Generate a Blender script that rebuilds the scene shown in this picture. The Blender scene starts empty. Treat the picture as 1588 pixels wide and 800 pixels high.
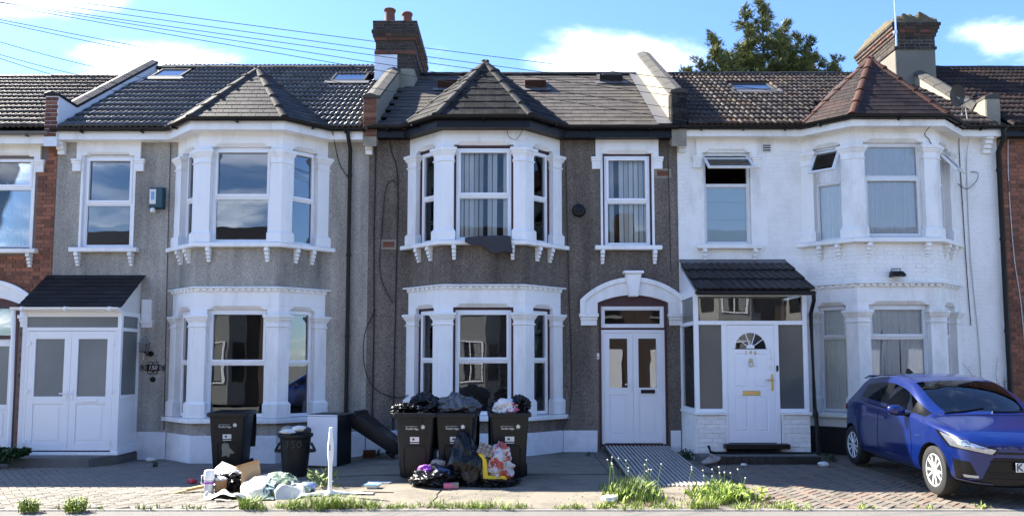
import bpy, bmesh, math, random
from mathutils import Vector, Matrix, noise
R = math.radians
rnd = random.Random(148)
SC = bpy.context.scene
COL = SC.collection

# ------------------------------------------------------------------ camera
cam_d = bpy.data.cameras.new('camera')
cam = bpy.data.objects.new('camera', cam_d); COL.objects.link(cam)
cam.location = (0, -14.29, 1.607)
cam.rotation_euler = (R(90) + math.atan(95 / 1200), 0, 0)
cam_d.sensor_fit = 'HORIZONTAL'; cam_d.sensor_width = 36
cam_d.lens = 36 * 1200 / 1588
cam_d.shift_y = 68 / 1588
cam_d.clip_end = 3000; cam_d.clip_start = 0.1
SC.camera = cam

# ------------------------------------------------------------------ sky and sun
SUN_AZ = R(27)          # from -X towards +Y
SUN_EL = R(43)
sun_vec = Vector((-math.cos(SUN_AZ) * math.cos(SUN_EL), math.sin(SUN_AZ) * math.cos(SUN_EL), math.sin(SUN_EL)))
sd = bpy.data.lights.new('sun', 'SUN'); sd.energy = 2.9; sd.angle = R(0.53); sd.color = (1, .93, .81)
so = bpy.data.objects.new('sun', sd); COL.objects.link(so)
so.rotation_euler = (-sun_vec).to_track_quat('-Z', 'Y').to_euler()
so.location = (-20, 12, 30)

W = bpy.data.worlds.new('World'); SC.world = W; W.use_nodes = True
nt = W.node_tree; nt.nodes.clear()
def N(t, **k):
    n = nt.nodes.new(t)
    for a, b in k.items(): setattr(n, a, b)
    return n
def LK(a, b): nt.links.new(a, b)
sky = N('ShaderNodeTexSky', sky_type='NISHITA', sun_disc=False)
sky.sun_elevation = SUN_EL; sky.sun_rotation = math.atan2(sun_vec.x, sun_vec.y)
sky.altitude = 20; sky.air_density = 1.0; sky.dust_density = .3; sky.ozone_density = 2.0
tc = N('ShaderNodeTexCoord')
sep = N('ShaderNodeSeparateXYZ'); LK(tc.outputs['Generated'], sep.inputs[0])
def MA(op, a, b=None, c=None):
    n = N('ShaderNodeMath', operation=op)
    for i, v in enumerate((a, b, c)):
        if v is None: continue
        if isinstance(v, (int, float)): n.inputs[i].default_value = v
        else: LK(v, n.inputs[i])
    return n.outputs[0]
zc_ = MA('ADD', MA('MAXIMUM', sep.outputs[2], 0.0), .12)
px_ = MA('DIVIDE', sep.outputs[0], zc_); py_ = MA('DIVIDE', sep.outputs[1], zc_)
cmb = N('ShaderNodeCombineXYZ'); LK(px_, cmb.inputs[0]); LK(py_, cmb.inputs[1])
n1 = N('ShaderNodeTexNoise'); n1.inputs['Scale'].default_value = 1.15; n1.inputs['Detail'].default_value = 9; n1.inputs['Roughness'].default_value = .6
n1.inputs['Distortion'].default_value = .35
mp = N('ShaderNodeMapping'); mp.inputs['Location'].default_value = (3.7, 1.9, 0.4); LK(cmb.outputs[0], mp.inputs[0]); LK(mp.outputs[0], n1.inputs['Vector'])
# drifting cumulus banks: soft mounds at a few headings, broken up by the noise
def bank(u, v, ru, rv, amp):
    dx = MA('DIVIDE', MA('SUBTRACT', MA('DIVIDE', sep.outputs[0], MA('MAXIMUM', sep.outputs[1], .05)), u), ru)
    dz = MA('DIVIDE', MA('SUBTRACT', MA('DIVIDE', sep.outputs[2], MA('MAXIMUM', sep.outputs[1], .05)), v), rv)
    d = MA('SQRT', MA('ADD', MA('MULTIPLY', dx, dx), MA('MULTIPLY', dz, dz)))
    return MA('MULTIPLY', MA('MAXIMUM', MA('SUBTRACT', 1.0, d), 0.0), amp)
banks = None
for b in [(-.50, .385, .17, .05, .26), (-.60, .50, .20, .05, .22), (.14, .40, .17, .06, .32), (.64, .435, .16, .06, .26), (-1.0, .45, .25, .10, .25), (1.1, .6, .35, .16, .3)]:
    o = bank(*b); banks = o if banks is None else MA('ADD', banks, o)
cov = MA('ADD', n1.outputs[0], banks)
ramp = N('ShaderNodeValToRGB'); ramp.color_ramp.interpolation = 'EASE'; LK(cov, ramp.inputs[0])
ramp.color_ramp.elements[0].position = .50; ramp.color_ramp.elements[0].color = (0, 0, 0, 1)
ramp.color_ramp.elements[1].position = .96; ramp.color_ramp.elements[1].color = (1, 1, 1, 1)
mix = N('ShaderNodeMix', data_type='RGBA'); LK(ramp.outputs[0], mix.inputs['Factor'])
tint = N('ShaderNodeMix', data_type='RGBA', blend_type='MULTIPLY'); tint.inputs['Factor'].default_value = 1
LK(sky.outputs[0], tint.inputs[6]); tint.inputs[7].default_value = (.60, .745, 1.0, 1)
LK(tint.outputs[2], mix.inputs[6]); mix.inputs[7].default_value = (26.0, 26.0, 26.0, 1)
bg = N('ShaderNodeBackground'); LK(mix.outputs[2], bg.inputs[0]); bg.inputs[1].default_value = .05
out = N('ShaderNodeOutputWorld'); LK(bg.outputs[0], out.inputs[0])

SC.view_settings.view_transform = 'Standard'; SC.view_settings.look = 'None'
SC.view_settings.exposure = 2.93; SC.view_settings.gamma = 1
SC.view_settings.use_curve_mapping = False
SC.render.engine = 'CYCLES'
SC.cycles.max_bounces = 8; SC.cycles.diffuse_bounces = 4; SC.cycles.glossy_bounces = 4
SC.cycles.transparent_max_bounces = 12; SC.cycles.transmission_bounces = 4
SC.cycles.caustics_reflective = False; SC.cycles.caustics_refractive = False
SC.cycles.use_denoising = True
SC.cycles.sample_clamp_indirect = 8

# ------------------------------------------------------------------ materials
def lin(c):
    return tuple((x / 12.92 if x <= .04045 else ((x + .055) / 1.055) ** 2.4) for x in [v / 255 for v in c]) + (1,)
MATS = {}
def mat(name, col, rough=.6, var=0., vscale=3., rand=0., bump=0., bscale=40., metal=0., spec=.5, coat=0., dirt=None, dirt_amt=0., dirt_scale=2., sss=None, streak=0., stretch=None, srgb=False):
    """Principled surface: base colour with broad mottling (var), per-object variation (rand), fine bump and optional grime."""
    m = bpy.data.materials.new(name); m.use_nodes = True; t = m.node_tree
    b = t.nodes['Principled BSDF']; L = t.links.new
    c = lin(col) if srgb else tuple(col) + (1,)
    b.inputs['Roughness'].default_value = rough; b.inputs['Metallic'].default_value = metal
    b.inputs['Specular IOR Level'].default_value = spec; b.inputs['Coat Weight'].default_value = coat
    b.inputs['Coat Roughness'].default_value = .03
    geo = t.nodes.new('ShaderNodeNewGeometry'); pos = geo.outputs['Position']
    if stretch:
        mpn = t.nodes.new('ShaderNodeMapping'); mpn.inputs['Scale'].default_value = stretch; L(pos, mpn.inputs[0]); pos_s = mpn.outputs[0]
    else: pos_s = pos
    cur = None
    def val(k):
        n = t.nodes.new('ShaderNodeMath'); n.operation = 'MULTIPLY_ADD'
        return n
    hs = t.nodes.new('ShaderNodeHueSaturation'); hs.inputs['Color'].default_value = c
    if var or rand:
        s = None
        if var:
            nz = t.nodes.new('ShaderNodeTexNoise'); nz.inputs['Scale'].default_value = vscale; nz.inputs['Detail'].default_value = 6
            nz.inputs['Roughness'].default_value = .65
            L(pos_s, nz.inputs['Vector'])
            a = val(0); L(nz.outputs[0], a.inputs[0]); a.inputs[1].default_value = var * 2.4; a.inputs[2].default_value = 1 - var * 1.2; s = a.outputs[0]
        if rand:
            oi = t.nodes.new('ShaderNodeObjectInfo'); a = val(0); L(oi.outputs['Random'], a.inputs[0])
            a.inputs[1].default_value = rand * 2; a.inputs[2].default_value = 1 - rand
            if s is None: s = a.outputs[0]
            else:
                q = t.nodes.new('ShaderNodeMath'); q.operation = 'MULTIPLY'; L(s, q.inputs[0]); L(a.outputs[0], q.inputs[1]); s = q.outputs[0]
        L(s, hs.inputs['Value'])
    cur = hs.outputs[0]
    if dirt:
        nz = t.nodes.new('ShaderNodeTexNoise'); nz.inputs['Scale'].default_value = dirt_scale; nz.inputs['Detail'].default_value = 8; nz.inputs['Roughness'].default_value = .7
        if streak:
            mpn = t.nodes.new('ShaderNodeMapping'); mpn.inputs['Scale'].default_value = (1, 1, 1 - streak); L(pos, mpn.inputs[0]); L(mpn.outputs[0], nz.inputs['Vector'])
        else: L(pos, nz.inputs['Vector'])
        rp = t.nodes.new('ShaderNodeValToRGB'); L(nz.outputs[0], rp.inputs[0])
        rp.color_ramp.elements[0].position = .48; rp.color_ramp.elements[0].color = (0, 0, 0, 1)
        rp.color_ramp.elements[1].position = .75; rp.color_ramp.elements[1].color = (dirt_amt,) * 3 + (1,)
        mx = t.nodes.new('ShaderNodeMix'); mx.data_type = 'RGBA'; L(rp.outputs[0], mx.inputs['Factor']); L(cur, mx.inputs[6]); mx.inputs[7].default_value = tuple(dirt) + (1,)
        cur = mx.outputs[2]
    L(cur, b.inputs['Base Color'])
    if bump:
        nb = t.nodes.new('ShaderNodeTexNoise'); nb.inputs['Scale'].default_value = bscale; nb.inputs['Detail'].default_value = 5
        L(pos_s, nb.inputs['Vector'])
        bp = t.nodes.new('ShaderNodeBump'); bp.inputs['Strength'].default_value = bump; bp.inputs['Distance'].default_value = .02
        L(nb.outputs[0], bp.inputs['Height']); L(bp.outputs[0], b.inputs['Normal'])
        if rough > .15:
            rr = val(0); L(nb.outputs[0], rr.inputs[0]); rr.inputs[1].default_value = .25; rr.inputs[2].default_value = rough - .125; L(rr.outputs[0], b.inputs['Roughness'])
    MATS[name] = m
    return m

def pebbledash(name, stones, base_scale=76.):
    """Dry dash: each pebble of the render takes its own grey from the ramp, with relief between pebbles and faint rain streaks."""
    m = bpy.data.materials.new(name); m.use_nodes = True; t = m.node_tree; L = t.links.new; b = t.nodes['Principled BSDF']
    b.inputs['Roughness'].default_value = .92; b.inputs['Specular IOR Level'].default_value = .25
    geo = t.nodes.new('ShaderNodeNewGeometry')
    vo = t.nodes.new('ShaderNodeTexVoronoi'); vo.inputs['Scale'].default_value = base_scale; L(geo.outputs['Position'], vo.inputs['Vector'])
    sp = t.nodes.new('ShaderNodeSeparateColor'); L(vo.outputs['Color'], sp.inputs[0])
    rp = t.nodes.new('ShaderNodeValToRGB'); L(sp.outputs[0], rp.inputs[0]); cr = rp.color_ramp
    while len(cr.elements) < len(stones): cr.elements.new(.5)
    for i, c in enumerate(stones): cr.elements[i].position = i / (len(stones) - 1); cr.elements[i].color = tuple(c) + (1,)
    nz = t.nodes.new('ShaderNodeTexNoise'); nz.inputs['Scale'].default_value = 1.1; nz.inputs['Detail'].default_value = 8; nz.inputs['Roughness'].default_value = .62
    mpn = t.nodes.new('ShaderNodeMapping'); mpn.inputs['Scale'].default_value = (1, 1, .35); L(geo.outputs['Position'], mpn.inputs[0]); L(mpn.outputs[0], nz.inputs['Vector'])
    n2 = t.nodes.new('ShaderNodeTexNoise'); n2.inputs['Scale'].default_value = 5.5; n2.inputs['Detail'].default_value = 5      # rain streaks
    mp2 = t.nodes.new('ShaderNodeMapping'); mp2.inputs['Scale'].default_value = (1, 1, .06); L(geo.outputs['Position'], mp2.inputs[0]); L(mp2.outputs[0], n2.inputs['Vector'])
    sm_ = t.nodes.new('ShaderNodeMath'); sm_.operation = 'MULTIPLY_ADD'; L(n2.outputs[0], sm_.inputs[0]); sm_.inputs[1].default_value = .55; L(nz.outputs[0], sm_.inputs[2])
    a = t.nodes.new('ShaderNodeMath'); a.operation = 'MULTIPLY_ADD'; L(sm_.outputs[0], a.inputs[0]); a.inputs[1].default_value = 1.75; a.inputs[2].default_value = -.36
    hs = t.nodes.new('ShaderNodeHueSaturation'); L(rp.outputs[0], hs.inputs['Color']); L(a.outputs[0], hs.inputs['Value'])
    L(hs.outputs[0], b.inputs['Base Color'])
    bp = t.nodes.new('ShaderNodeBump'); bp.inputs['Strength'].default_value = .55; bp.inputs['Distance'].default_value = .012; bp.invert = True
    L(vo.outputs['Distance'], bp.inputs['Height']); L(bp.outputs[0], b.inputs['Normal'])
    MATS[name] = m
    return m

def glass(name, tint=(.75, .8, .8), ior=1.9, rough=.0):
    """Sheet glass: Fresnel mix of a mirror reflection and a tinted see-through."""
    m = bpy.data.materials.new(name); m.use_nodes = True; t = m.node_tree; t.nodes.clear(); L = t.links.new
    o = t.nodes.new('ShaderNodeOutputMaterial'); mx = t.nodes.new('ShaderNodeMixShader')
    fr = t.nodes.new('ShaderNodeFresnel'); fr.inputs[0].default_value = ior
    tr = t.nodes.new('ShaderNodeBsdfTransparent'); tr.inputs[0].default_value = tint + (1,)
    gl = t.nodes.new('ShaderNodeBsdfGlossy'); gl.inputs['Roughness'].default_value = rough; gl.inputs[0].default_value = (.95, .97, 1, 1)
    nz = t.nodes.new('ShaderNodeTexNoise'); nz.inputs['Scale'].default_value = 1.3
    geo = t.nodes.new('ShaderNodeNewGeometry'); L(geo.outputs['Position'], nz.inputs['Vector'])
    bp = t.nodes.new('ShaderNodeBump'); bp.inputs['Strength'].default_value = .05; bp.inputs['Distance'].default_value = .03
    L(nz.outputs[0], bp.inputs['Height']); L(bp.outputs[0], gl.inputs['Normal'])
    L(fr.outputs[0], mx.inputs[0]); L(tr.outputs[0], mx.inputs[1]); L(gl.outputs[0], mx.inputs[2]); L(mx.outputs[0], o.inputs[0])
    MATS[name] = m
    return m

pebbledash('dash_light', [(.225, .203, .165), (.37, .342, .292), (.285, .262, .222), (.45, .42, .37), (.32, .293, .25)])
pebbledash('dash_dark', [(.07, .055, .043), (.165, .135, .109), (.104, .085, .068), (.245, .206, .174), (.122, .10, .081), (.19, .157, .129)])
mat('white_paint', (.88, .87, .85), .55, var=.05, vscale=2.5, bump=.12, bscale=35, dirt=(.42, .40, .36), dirt_amt=.5, dirt_scale=2.2, streak=.75)
mat('white_old', (.87, .85, .80), .6, var=.07, vscale=2.5, bump=.25, bscale=28, dirt=(.36, .33, .26), dirt_amt=.55, dirt_scale=1.8, streak=.6)
mat('plinth_white', (.76, .77, .79), .6, var=.05, vscale=2, bump=.2, bscale=20, dirt=(.32, .31, .28), dirt_amt=.4, dirt_scale=3)
mat('upvc', (.85, .85, .86), .28, var=.02, vscale=4)
mat('upvc_old', (.74, .74, .72), .4, var=.05, vscale=4, dirt=(.4, .39, .34), dirt_amt=.3, dirt_scale=5)
mat('maroon', (.055, .016, .018), .5, var=.1)
mat('black_plastic', (.0055, .0055, .006), .42, var=.15, vscale=5, spec=.3)
mat('bin_plastic', (.0075, .0085, .0105), .45, var=.2, vscale=7, bump=.1, bscale=90, spec=.35, dirt=(.03, .028, .025), dirt_amt=.4, dirt_scale=6)
mat('black_paint', (.006, .006, .006), .7, var=.2, bump=.2, bscale=20)
mat('brick_red', (.255, .095, .05), .85, var=.2, vscale=14, rand=.35, bump=.5, bscale=60)
mat('brick_red_dark', (.20, .078, .045), .88, var=.2, vscale=14, rand=.4, bump=.5, bscale=60)
mat('brick_stock', (.036, .027, .02), .9, var=.25, vscale=14, rand=.55, bump=.5, bscale=60)
mat('brick_orange', (.13, .045, .025), .88, var=.25, vscale=12, rand=.3, bump=.5, bscale=60)
mat('mortar', (.17, .14, .12), .95, var=.15, vscale=8, bump=.4, bscale=90)
mat('mortar_pale', (.33, .31, .27), .95, var=.15, vscale=8, bump=.4, bscale=90)
mat('brick_white', (.87, .85, .80), .62, var=.04, vscale=6, rand=.02, bump=.18, bscale=30, dirt=(.42, .38, .30), dirt_amt=.35, dirt_scale=1.6, streak=.5)
mat('tile_grey', (.058, .057, .056), .36, spec=.45, var=.2, vscale=8, rand=.22, bump=.3, bscale=60, dirt=(.14, .13, .11), dirt_amt=.4, dirt_scale=3)
mat('tile_brown', (.040, .032, .028), .55, spec=.3, var=.25, vscale=6, rand=.25, bump=.4, bscale=60, dirt=(.19, .105, .045), dirt_amt=.5, dirt_scale=1.4)
mat('tile_umber', (.026, .019, .017), .65, spec=.2, var=.25, vscale=6, rand=.3, bump=.4, bscale=60, dirt=(.13, .06, .045), dirt_amt=.4, dirt_scale=2)
mat('slate', (.068, .059, .050), .7, spec=.15, var=.2, vscale=5, rand=.16, bump=.3, bscale=40, dirt=(.17, .155, .135), dirt_amt=.4, dirt_scale=3)
mat('slate_dark', (.014, .014, .0155), .55, spec=.25, var=.25, vscale=5, rand=.3, bump=.3, bscale=40)
mat('felt', (.014, .014, .0155), .85, spec=.15, var=.3, vscale=6, rand=.35, bump=.4, bscale=40, dirt=(.2, .19, .15), dirt_amt=.25, dirt_scale=5)
mat('tile_bay', (.034, .033, .032), .6, var=.25, vscale=6, rand=.3, bump=.4, bscale=50, spec=.2)
mat('brick_sooty', (.062, .036, .026), .9, var=.3, vscale=12, rand=.45, bump=.5, bscale=60)
mat('ridge_grey', (.042, .040, .037), .75, spec=.15, var=.25, vscale=8, rand=.15, bump=.4, bscale=40)
mat('ridge_brown', (.06, .026, .018), .7, spec=.2, var=.25, vscale=8, rand=.2, bump=.4, bscale=40)
mat('lead', (.14, .14, .145), .55, var=.2, vscale=5, metal=.35)
mat('coping_stone', (.055, .051, .044), .9, var=.25, vscale=7, bump=.5, bscale=30, dirt=(.11, .10, .08), dirt_amt=.5, dirt_scale=3)
mat('render_cement', (.25, .225, .17), .9, var=.2, vscale=5, bump=.35, bscale=30, dirt=(.36, .32, .24), dirt_amt=.5, dirt_scale=2.5)
mat('render_grey', (.17, .155, .125), .9, var=.3, vscale=4, bump=.35, bscale=30, dirt=(.08, .075, .06), dirt_amt=.6, dirt_scale=2)
mat('render_white', (.72, .74, .78), .7, var=.05, vscale=3, bump=.2, bscale=20)
mat('moss', (.085, .068, .032), .95, var=.4, vscale=9, bump=.9, bscale=35, dirt=(.17, .14, .07), dirt_amt=.7, dirt_scale=8)
mat('terracotta', (.19, .066, .038), .8, var=.2, vscale=9, rand=.25, bump=.3, bscale=50, dirt=(.09, .06, .05), dirt_amt=.5, dirt_scale=6)
mat('concrete', (.185, .163, .127), .92, var=.26, vscale=9, bump=.6, bscale=60, dirt=(.06, .054, .045), dirt_amt=.8, dirt_scale=1.6)
mat('asphalt', (.14, .134, .124), .93, var=.16, vscale=5, bump=.5, bscale=120, dirt=(.14, .13, .115), dirt_amt=.5, dirt_scale=1.1)
mat('kerb_stone', (.18, .172, .158), .9, var=.2, vscale=4, bump=.4, bscale=50)
mat('paver_grey', (.165, .152, .13), .9, var=.2, vscale=6, rand=.2, bump=.4, bscale=60, dirt=(.085, .078, .066), dirt_amt=.5, dirt_scale=1.5)
mat('paver_buff', (.145, .127, .104), .9, var=.22, vscale=4, rand=.25, bump=.4, bscale=60, dirt=(.075, .066, .054), dirt_amt=.55, dirt_scale=1.3)
mat('paver_red', (.155, .112, .086), .9, var=.2, vscale=4, rand=.2, bump=.4, bscale=60, dirt=(.085, .07, .056), dirt_amt=.55, dirt_scale=1.3)
mat('paver_joint', (.06, .053, .041), .95, var=.3, vscale=5, bump=.3, bscale=60, dirt=(.06, .075, .03), dirt_amt=.6, dirt_scale=1.5)
mat('step_stone', (.13, .12, .105), .9, var=.3, vscale=4, bump=.4, bscale=30, dirt=(.05, .05, .045), dirt_amt=.6, dirt_scale=2.5)
mat('black_tile', (.018, .018, .019), .4, var=.3, vscale=5, rand=.3)
mat('ramp_metal', (.44, .425, .395), .5, var=.15, vscale=6, metal=.25, dirt=(.2, .19, .17), dirt_amt=.5, dirt_scale=2)
mat('steel', (.42, .42, .41), .42, var=.12, vscale=5, metal=.85)
mat('interior', (.30, .27, .235), .8, var=.1)
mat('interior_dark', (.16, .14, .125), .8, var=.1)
mat('net', (.92, .92, .92), .9, var=.06, vscale=10)
mat('net_grey', (.88, .88, .88), .9, var=.06, vscale=10)
mat('blind', (.36, .345, .33), .7, var=.05)
mat('blind_dark', (.22, .195, .175), .6, var=.05)
mat('vblind', (.84, .82, .77), .8, var=.06, rand=.3)
mat('frosted_blue', (.72, .88, .93), .35, var=.05, vscale=2)
mat('brass', (.52, .40, .17), .3, metal=.9)
mat('chrome', (.75, .75, .76), .12, metal=1.)
mat('cable_black', (.012, .012, .012), .6)
mat('cable_white', (.55, .55, .52), .6)
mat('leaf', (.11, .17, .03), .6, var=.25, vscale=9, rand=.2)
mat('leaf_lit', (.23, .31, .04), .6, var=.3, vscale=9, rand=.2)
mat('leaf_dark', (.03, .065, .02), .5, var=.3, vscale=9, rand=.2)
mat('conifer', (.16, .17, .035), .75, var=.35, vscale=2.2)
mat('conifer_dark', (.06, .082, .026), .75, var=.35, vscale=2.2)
mat('bark', (.075, .055, .04), .9, var=.3, vscale=8, bump=.6, bscale=30)
mat('straw', (.32, .25, .13), .9, var=.2)
mat('seed_white', (.66, .64, .56), .9)
mat('bag_black', (.004, .004, .0045), .3, var=.2, bump=.12, bscale=20, spec=.35)
mat('bag_grey', (.065, .068, .075), .25, var=.2, bump=.25, bscale=20)
mat('paper_white', (.74, .72, .68), .8, var=.08, vscale=8)
mat('cardboard', (.36, .25, .14), .9, var=.12, vscale=7)
mat('pulp', (.33, .28, .24), .95, var=.12, vscale=10, bump=.3, bscale=60)
mat('yellow', (.80, .55, .03), .4)
mat('pink', (.72, .16, .26), .45, var=.1)
mat('purple', (.32, .06, .42), .6, var=.15, vscale=14)
mat('teal_box', (.01, .055, .075), .4)
mat('blue_tray', (.16, .36, .60), .4)
mat('red_plastic', (.5, .03, .05), .4)
mat('lime', (.45, .62, .08), .4)
mat('grey_cloth', (.045, .045, .05), .95, var=.3, vscale=60, bump=.4, bscale=120)
glass('window_glass', (.90, .92, .92), 1.75); glass('window_glass_clear', (.93, .95, .95), 1.45)
mat('frosted_dark', (.085, .092, .09), .14, var=.2, vscale=1.5, spec=.6)
mat('frosted', (.17, .185, .185), .18, var=.25, vscale=1.2, spec=.6)

# ------------------------------------------------------------------ mesh helpers
class MB:
    def __init__(s): s.v = []; s.f = []
    def add(s, vs, fs):
        o = len(s.v); s.v += [tuple(p) for p in vs]; s.f += [tuple(i + o for i in q) for q in fs]; return s
    def box(s, x0, x1, y0, y1, z0, z1):
        return s.add([(x0, y0, z0), (x1, y0, z0), (x1, y1, z0), (x0, y1, z0), (x0, y0, z1), (x1, y0, z1), (x1, y1, z1), (x0, y1, z1)],
                     [(3, 2, 1, 0), (4, 5, 6, 7), (0, 1, 5, 4), (1, 2, 6, 5), (2, 3, 7, 6), (3, 0, 4, 7)])
    def fbox(s, F, u0, u1, n0, n1, z0, z1):
        o, d, n = F
        P = lambda u, k, z: (o[0] + d[0] * u + n[0] * k, o[1] + d[1] * u + n[1] * k, z)
        return s.add([P(u0, n1, z0), P(u1, n1, z0), P(u1, n0, z0), P(u0, n0, z0), P(u0, n1, z1), P(u1, n1, z1), P(u1, n0, z1), P(u0, n0, z1)],
                     [(3, 2, 1, 0), (4, 5, 6, 7), (0, 1, 5, 4), (1, 2, 6, 5), (2, 3, 7, 6), (3, 0, 4, 7)])
    def loft(s, rings, caps=True, closed=True):
        o = len(s.v); n = len(rings[0])
        for r in rings: s.v += [tuple(p) for p in r]
        for i in range(len(rings) - 1):
            for j in range(n if closed else n - 1):
                k = (j + 1) % n
                s.f.append((o + i * n + j, o + i * n + k, o + (i + 1) * n + k, o + (i + 1) * n + j))
        if caps:
            s.f.append(tuple(o + j for j in reversed(range(n)))); s.f.append(tuple(o + (len(rings) - 1) * n + j for j in range(n)))
        return s
    def sweep(s, path, prof):
        """prof: closed (offset, z) polygon carried along the plan path with mitred corners."""
        return s.loft([[(*offset_at(path, i, o), z) for (o, z) in prof] for i in range(len(path))])
    def tube(s, pts, r, seg=6, caps=True):
        pts = [Vector(p) for p in pts]; rings = []
        up = Vector((0, 0, 1))
        for i, p in enumerate(pts):
            d = (pts[min(i + 1, len(pts) - 1)] - pts[max(i - 1, 0)]).normalized()
            a = d.cross(up)
            if a.length < 1e-3: a = d.cross(Vector((0, 1, 0)))
            a.normalize(); b = a.cross(d).normalized()
            rr = r[i] if isinstance(r, (list, tuple)) else r
            rings.append([p + a * rr * math.cos(2 * math.pi * k / seg) + b * rr * math.sin(2 * math.pi * k / seg) for k in range(seg)])
        return s.loft(rings, caps)
    def lathe(s, prof, c=(0, 0, 0), seg=16, axis='z', a0=0):
        rings = []
        for (r, h) in prof:
            ring = []
            for k in range(seg):
                a = a0 + 2 * math.pi * k / seg; x, y = r * math.cos(a), r * math.sin(a)
                q = (x, y, h) if axis == 'z' else ((x, h, y) if axis == 'y' else (h, x, y))
                ring.append((c[0] + q[0], c[1] + q[1], c[2] + q[2]))
            rings.append(ring)
        return s.loft(rings)
    def prism(s, poly, h0, h1, axis='y'):
        """poly: 2-D outline; extruded along axis (y: poly is x,z; x: poly is y,z; z: poly is x,y)."""
        f = {'y': lambda p, h: (p[0], h, p[1]), 'x': lambda p, h: (h, p[0], p[1]), 'z': lambda p, h: (p[0], p[1], h)}[axis]
        return s.loft([[f(p, h0) for p in poly], [f(p, h1) for p in poly]])
    def mesh(s, name, smooth=False, bevel=0, seg=1, angle=35):
        me = bpy.data.meshes.new(name); me.from_pydata(s.v, [], s.f); me.validate(clean_customdata=False)
        bm = bmesh.new(); bm.from_mesh(me)
        bmesh.ops.recalc_face_normals(bm, faces=bm.faces)
        if bevel:
            es = [e for e in bm.edges if len(e.link_faces) == 2 and e.calc_face_angle(0) > R(30)]
            bmesh.ops.bevel(bm, geom=es, offset=bevel, segments=seg, affect='EDGES', clamp_overlap=True)
        if smooth:
            for f in bm.faces: f.smooth = True
            for e in bm.edges:
                if len(e.link_faces) == 2 and e.calc_face_angle(0) > R(angle): e.smooth = False
        bm.to_mesh(me); bm.free()
        return me
    def build(s, name, m, parent=None, smooth=False, bevel=0, seg=1, angle=35, **tags):
        return link(name, s.mesh(name, smooth, bevel, seg, angle), m, parent, **tags)

def link(name, me, m, parent=None, **tags):
    o = bpy.data.objects.new(name, me)
    if m is not None and len(me.materials) == 0: me.materials.append(MATS[m] if isinstance(m, str) else m)
    COL.objects.link(o); o.parent = parent
    for k, v in tags.items(): o[k] = v
    return o
def thing(name, label, cat, loc=(0, 0, 0), rz=0, group=None):
    o = bpy.data.objects.new(name, None); COL.objects.link(o); o.empty_display_size = .1
    o.location = loc; o.rotation_euler = (0, 0, rz); o['label'] = label; o['category'] = cat
    if group: o['group'] = group
    return o
def copy_tree(o, parent=None):
    c = o.copy(); COL.objects.link(c); c.parent = parent
    for ch in list(o.children): copy_tree(ch, c)
    return c
def norm2(v):
    l = math.hypot(*v); return (v[0] / l, v[1] / l)
def offset_at(path, i, o):
    """Plan path offset outwards (towards the street when the path runs left to right) by o at vertex i, mitred."""
    n = len(path); ns = []
    if i > 0: d = norm2((path[i][0] - path[i - 1][0], path[i][1] - path[i - 1][1])); ns.append((d[1], -d[0]))
    if i < n - 1: d = norm2((path[i + 1][0] - path[i][0], path[i + 1][1] - path[i][1])); ns.append((d[1], -d[0]))
    if len(ns) == 1: m = ns[0]; k = 1
    else:
        m = norm2((ns[0][0] + ns[1][0], ns[0][1] + ns[1][1])); k = 1 / max(.2, m[0] * ns[0][0] + m[1] * ns[0][1])
    return (path[i][0] + m[0] * o * k, path[i][1] + m[1] * o * k)
def lerp2(a, b, t): return (a[0] + (b[0] - a[0]) * t, a[1] + (b[1] - a[1]) * t)
def along(a, b, dist):
    d = norm2((b[0] - a[0], b[1] - a[1])); return (a[0] + d[0] * dist, a[1] + d[1] * dist)
def text_obj(s, size, name, m, parent, mtx, extrude=.001, align='CENTER', shear=0, **tags):
    cu = bpy.data.curves.new('lettering', 'FONT'); cu.body = s; cu.size = size; cu.align_x = align; cu.align_y = 'CENTER'; cu.extrude = extrude; cu.shear = shear
    cu.resolution_u = 3
    tmp = bpy.data.objects.new('lettering_tmp', cu); COL.objects.link(tmp)
    dg = bpy.context.evaluated_depsgraph_get(); me = bpy.data.meshes.new_from_object(tmp.evaluated_get(dg))
    bpy.data.objects.remove(tmp); bpy.data.curves.remove(cu)
    me.materials.clear()
    me.transform(mtx)
    return link(name, me, m, parent, **tags)
def face_mtx(p, right=(1, 0, 0), up=(0, 0, 1)):
    """Lettering plane: x along right, y along up, at p."""
    r = Vector(right).normalized(); u = Vector(up).normalized(); n = r.cross(u)
    return Matrix(((r.x, u.x, n.x, p[0]), (r.y, u.y, n.y, p[1]), (r.z, u.z, n.z, p[2]), (0, 0, 0, 1)))
def gz(y): return .022 * y        # the right-hand front yards fall gently towards the street
def sst(a, b, t): t = min(1, max(0, (t - a) / (b - a))); return t * t * (3 - 2 * t)
def gh(x, y):                     # the left-hand yard lies lower, level with the pavement
    k = sst(-3.4, -2.0, x); return (1 - k) * (-.13 - .004 * y) + k * gz(y)
FRONT = ((0, 0), (1, 0), (0, -1))  # frame of the facade plane: u along X, n towards the street

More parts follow.
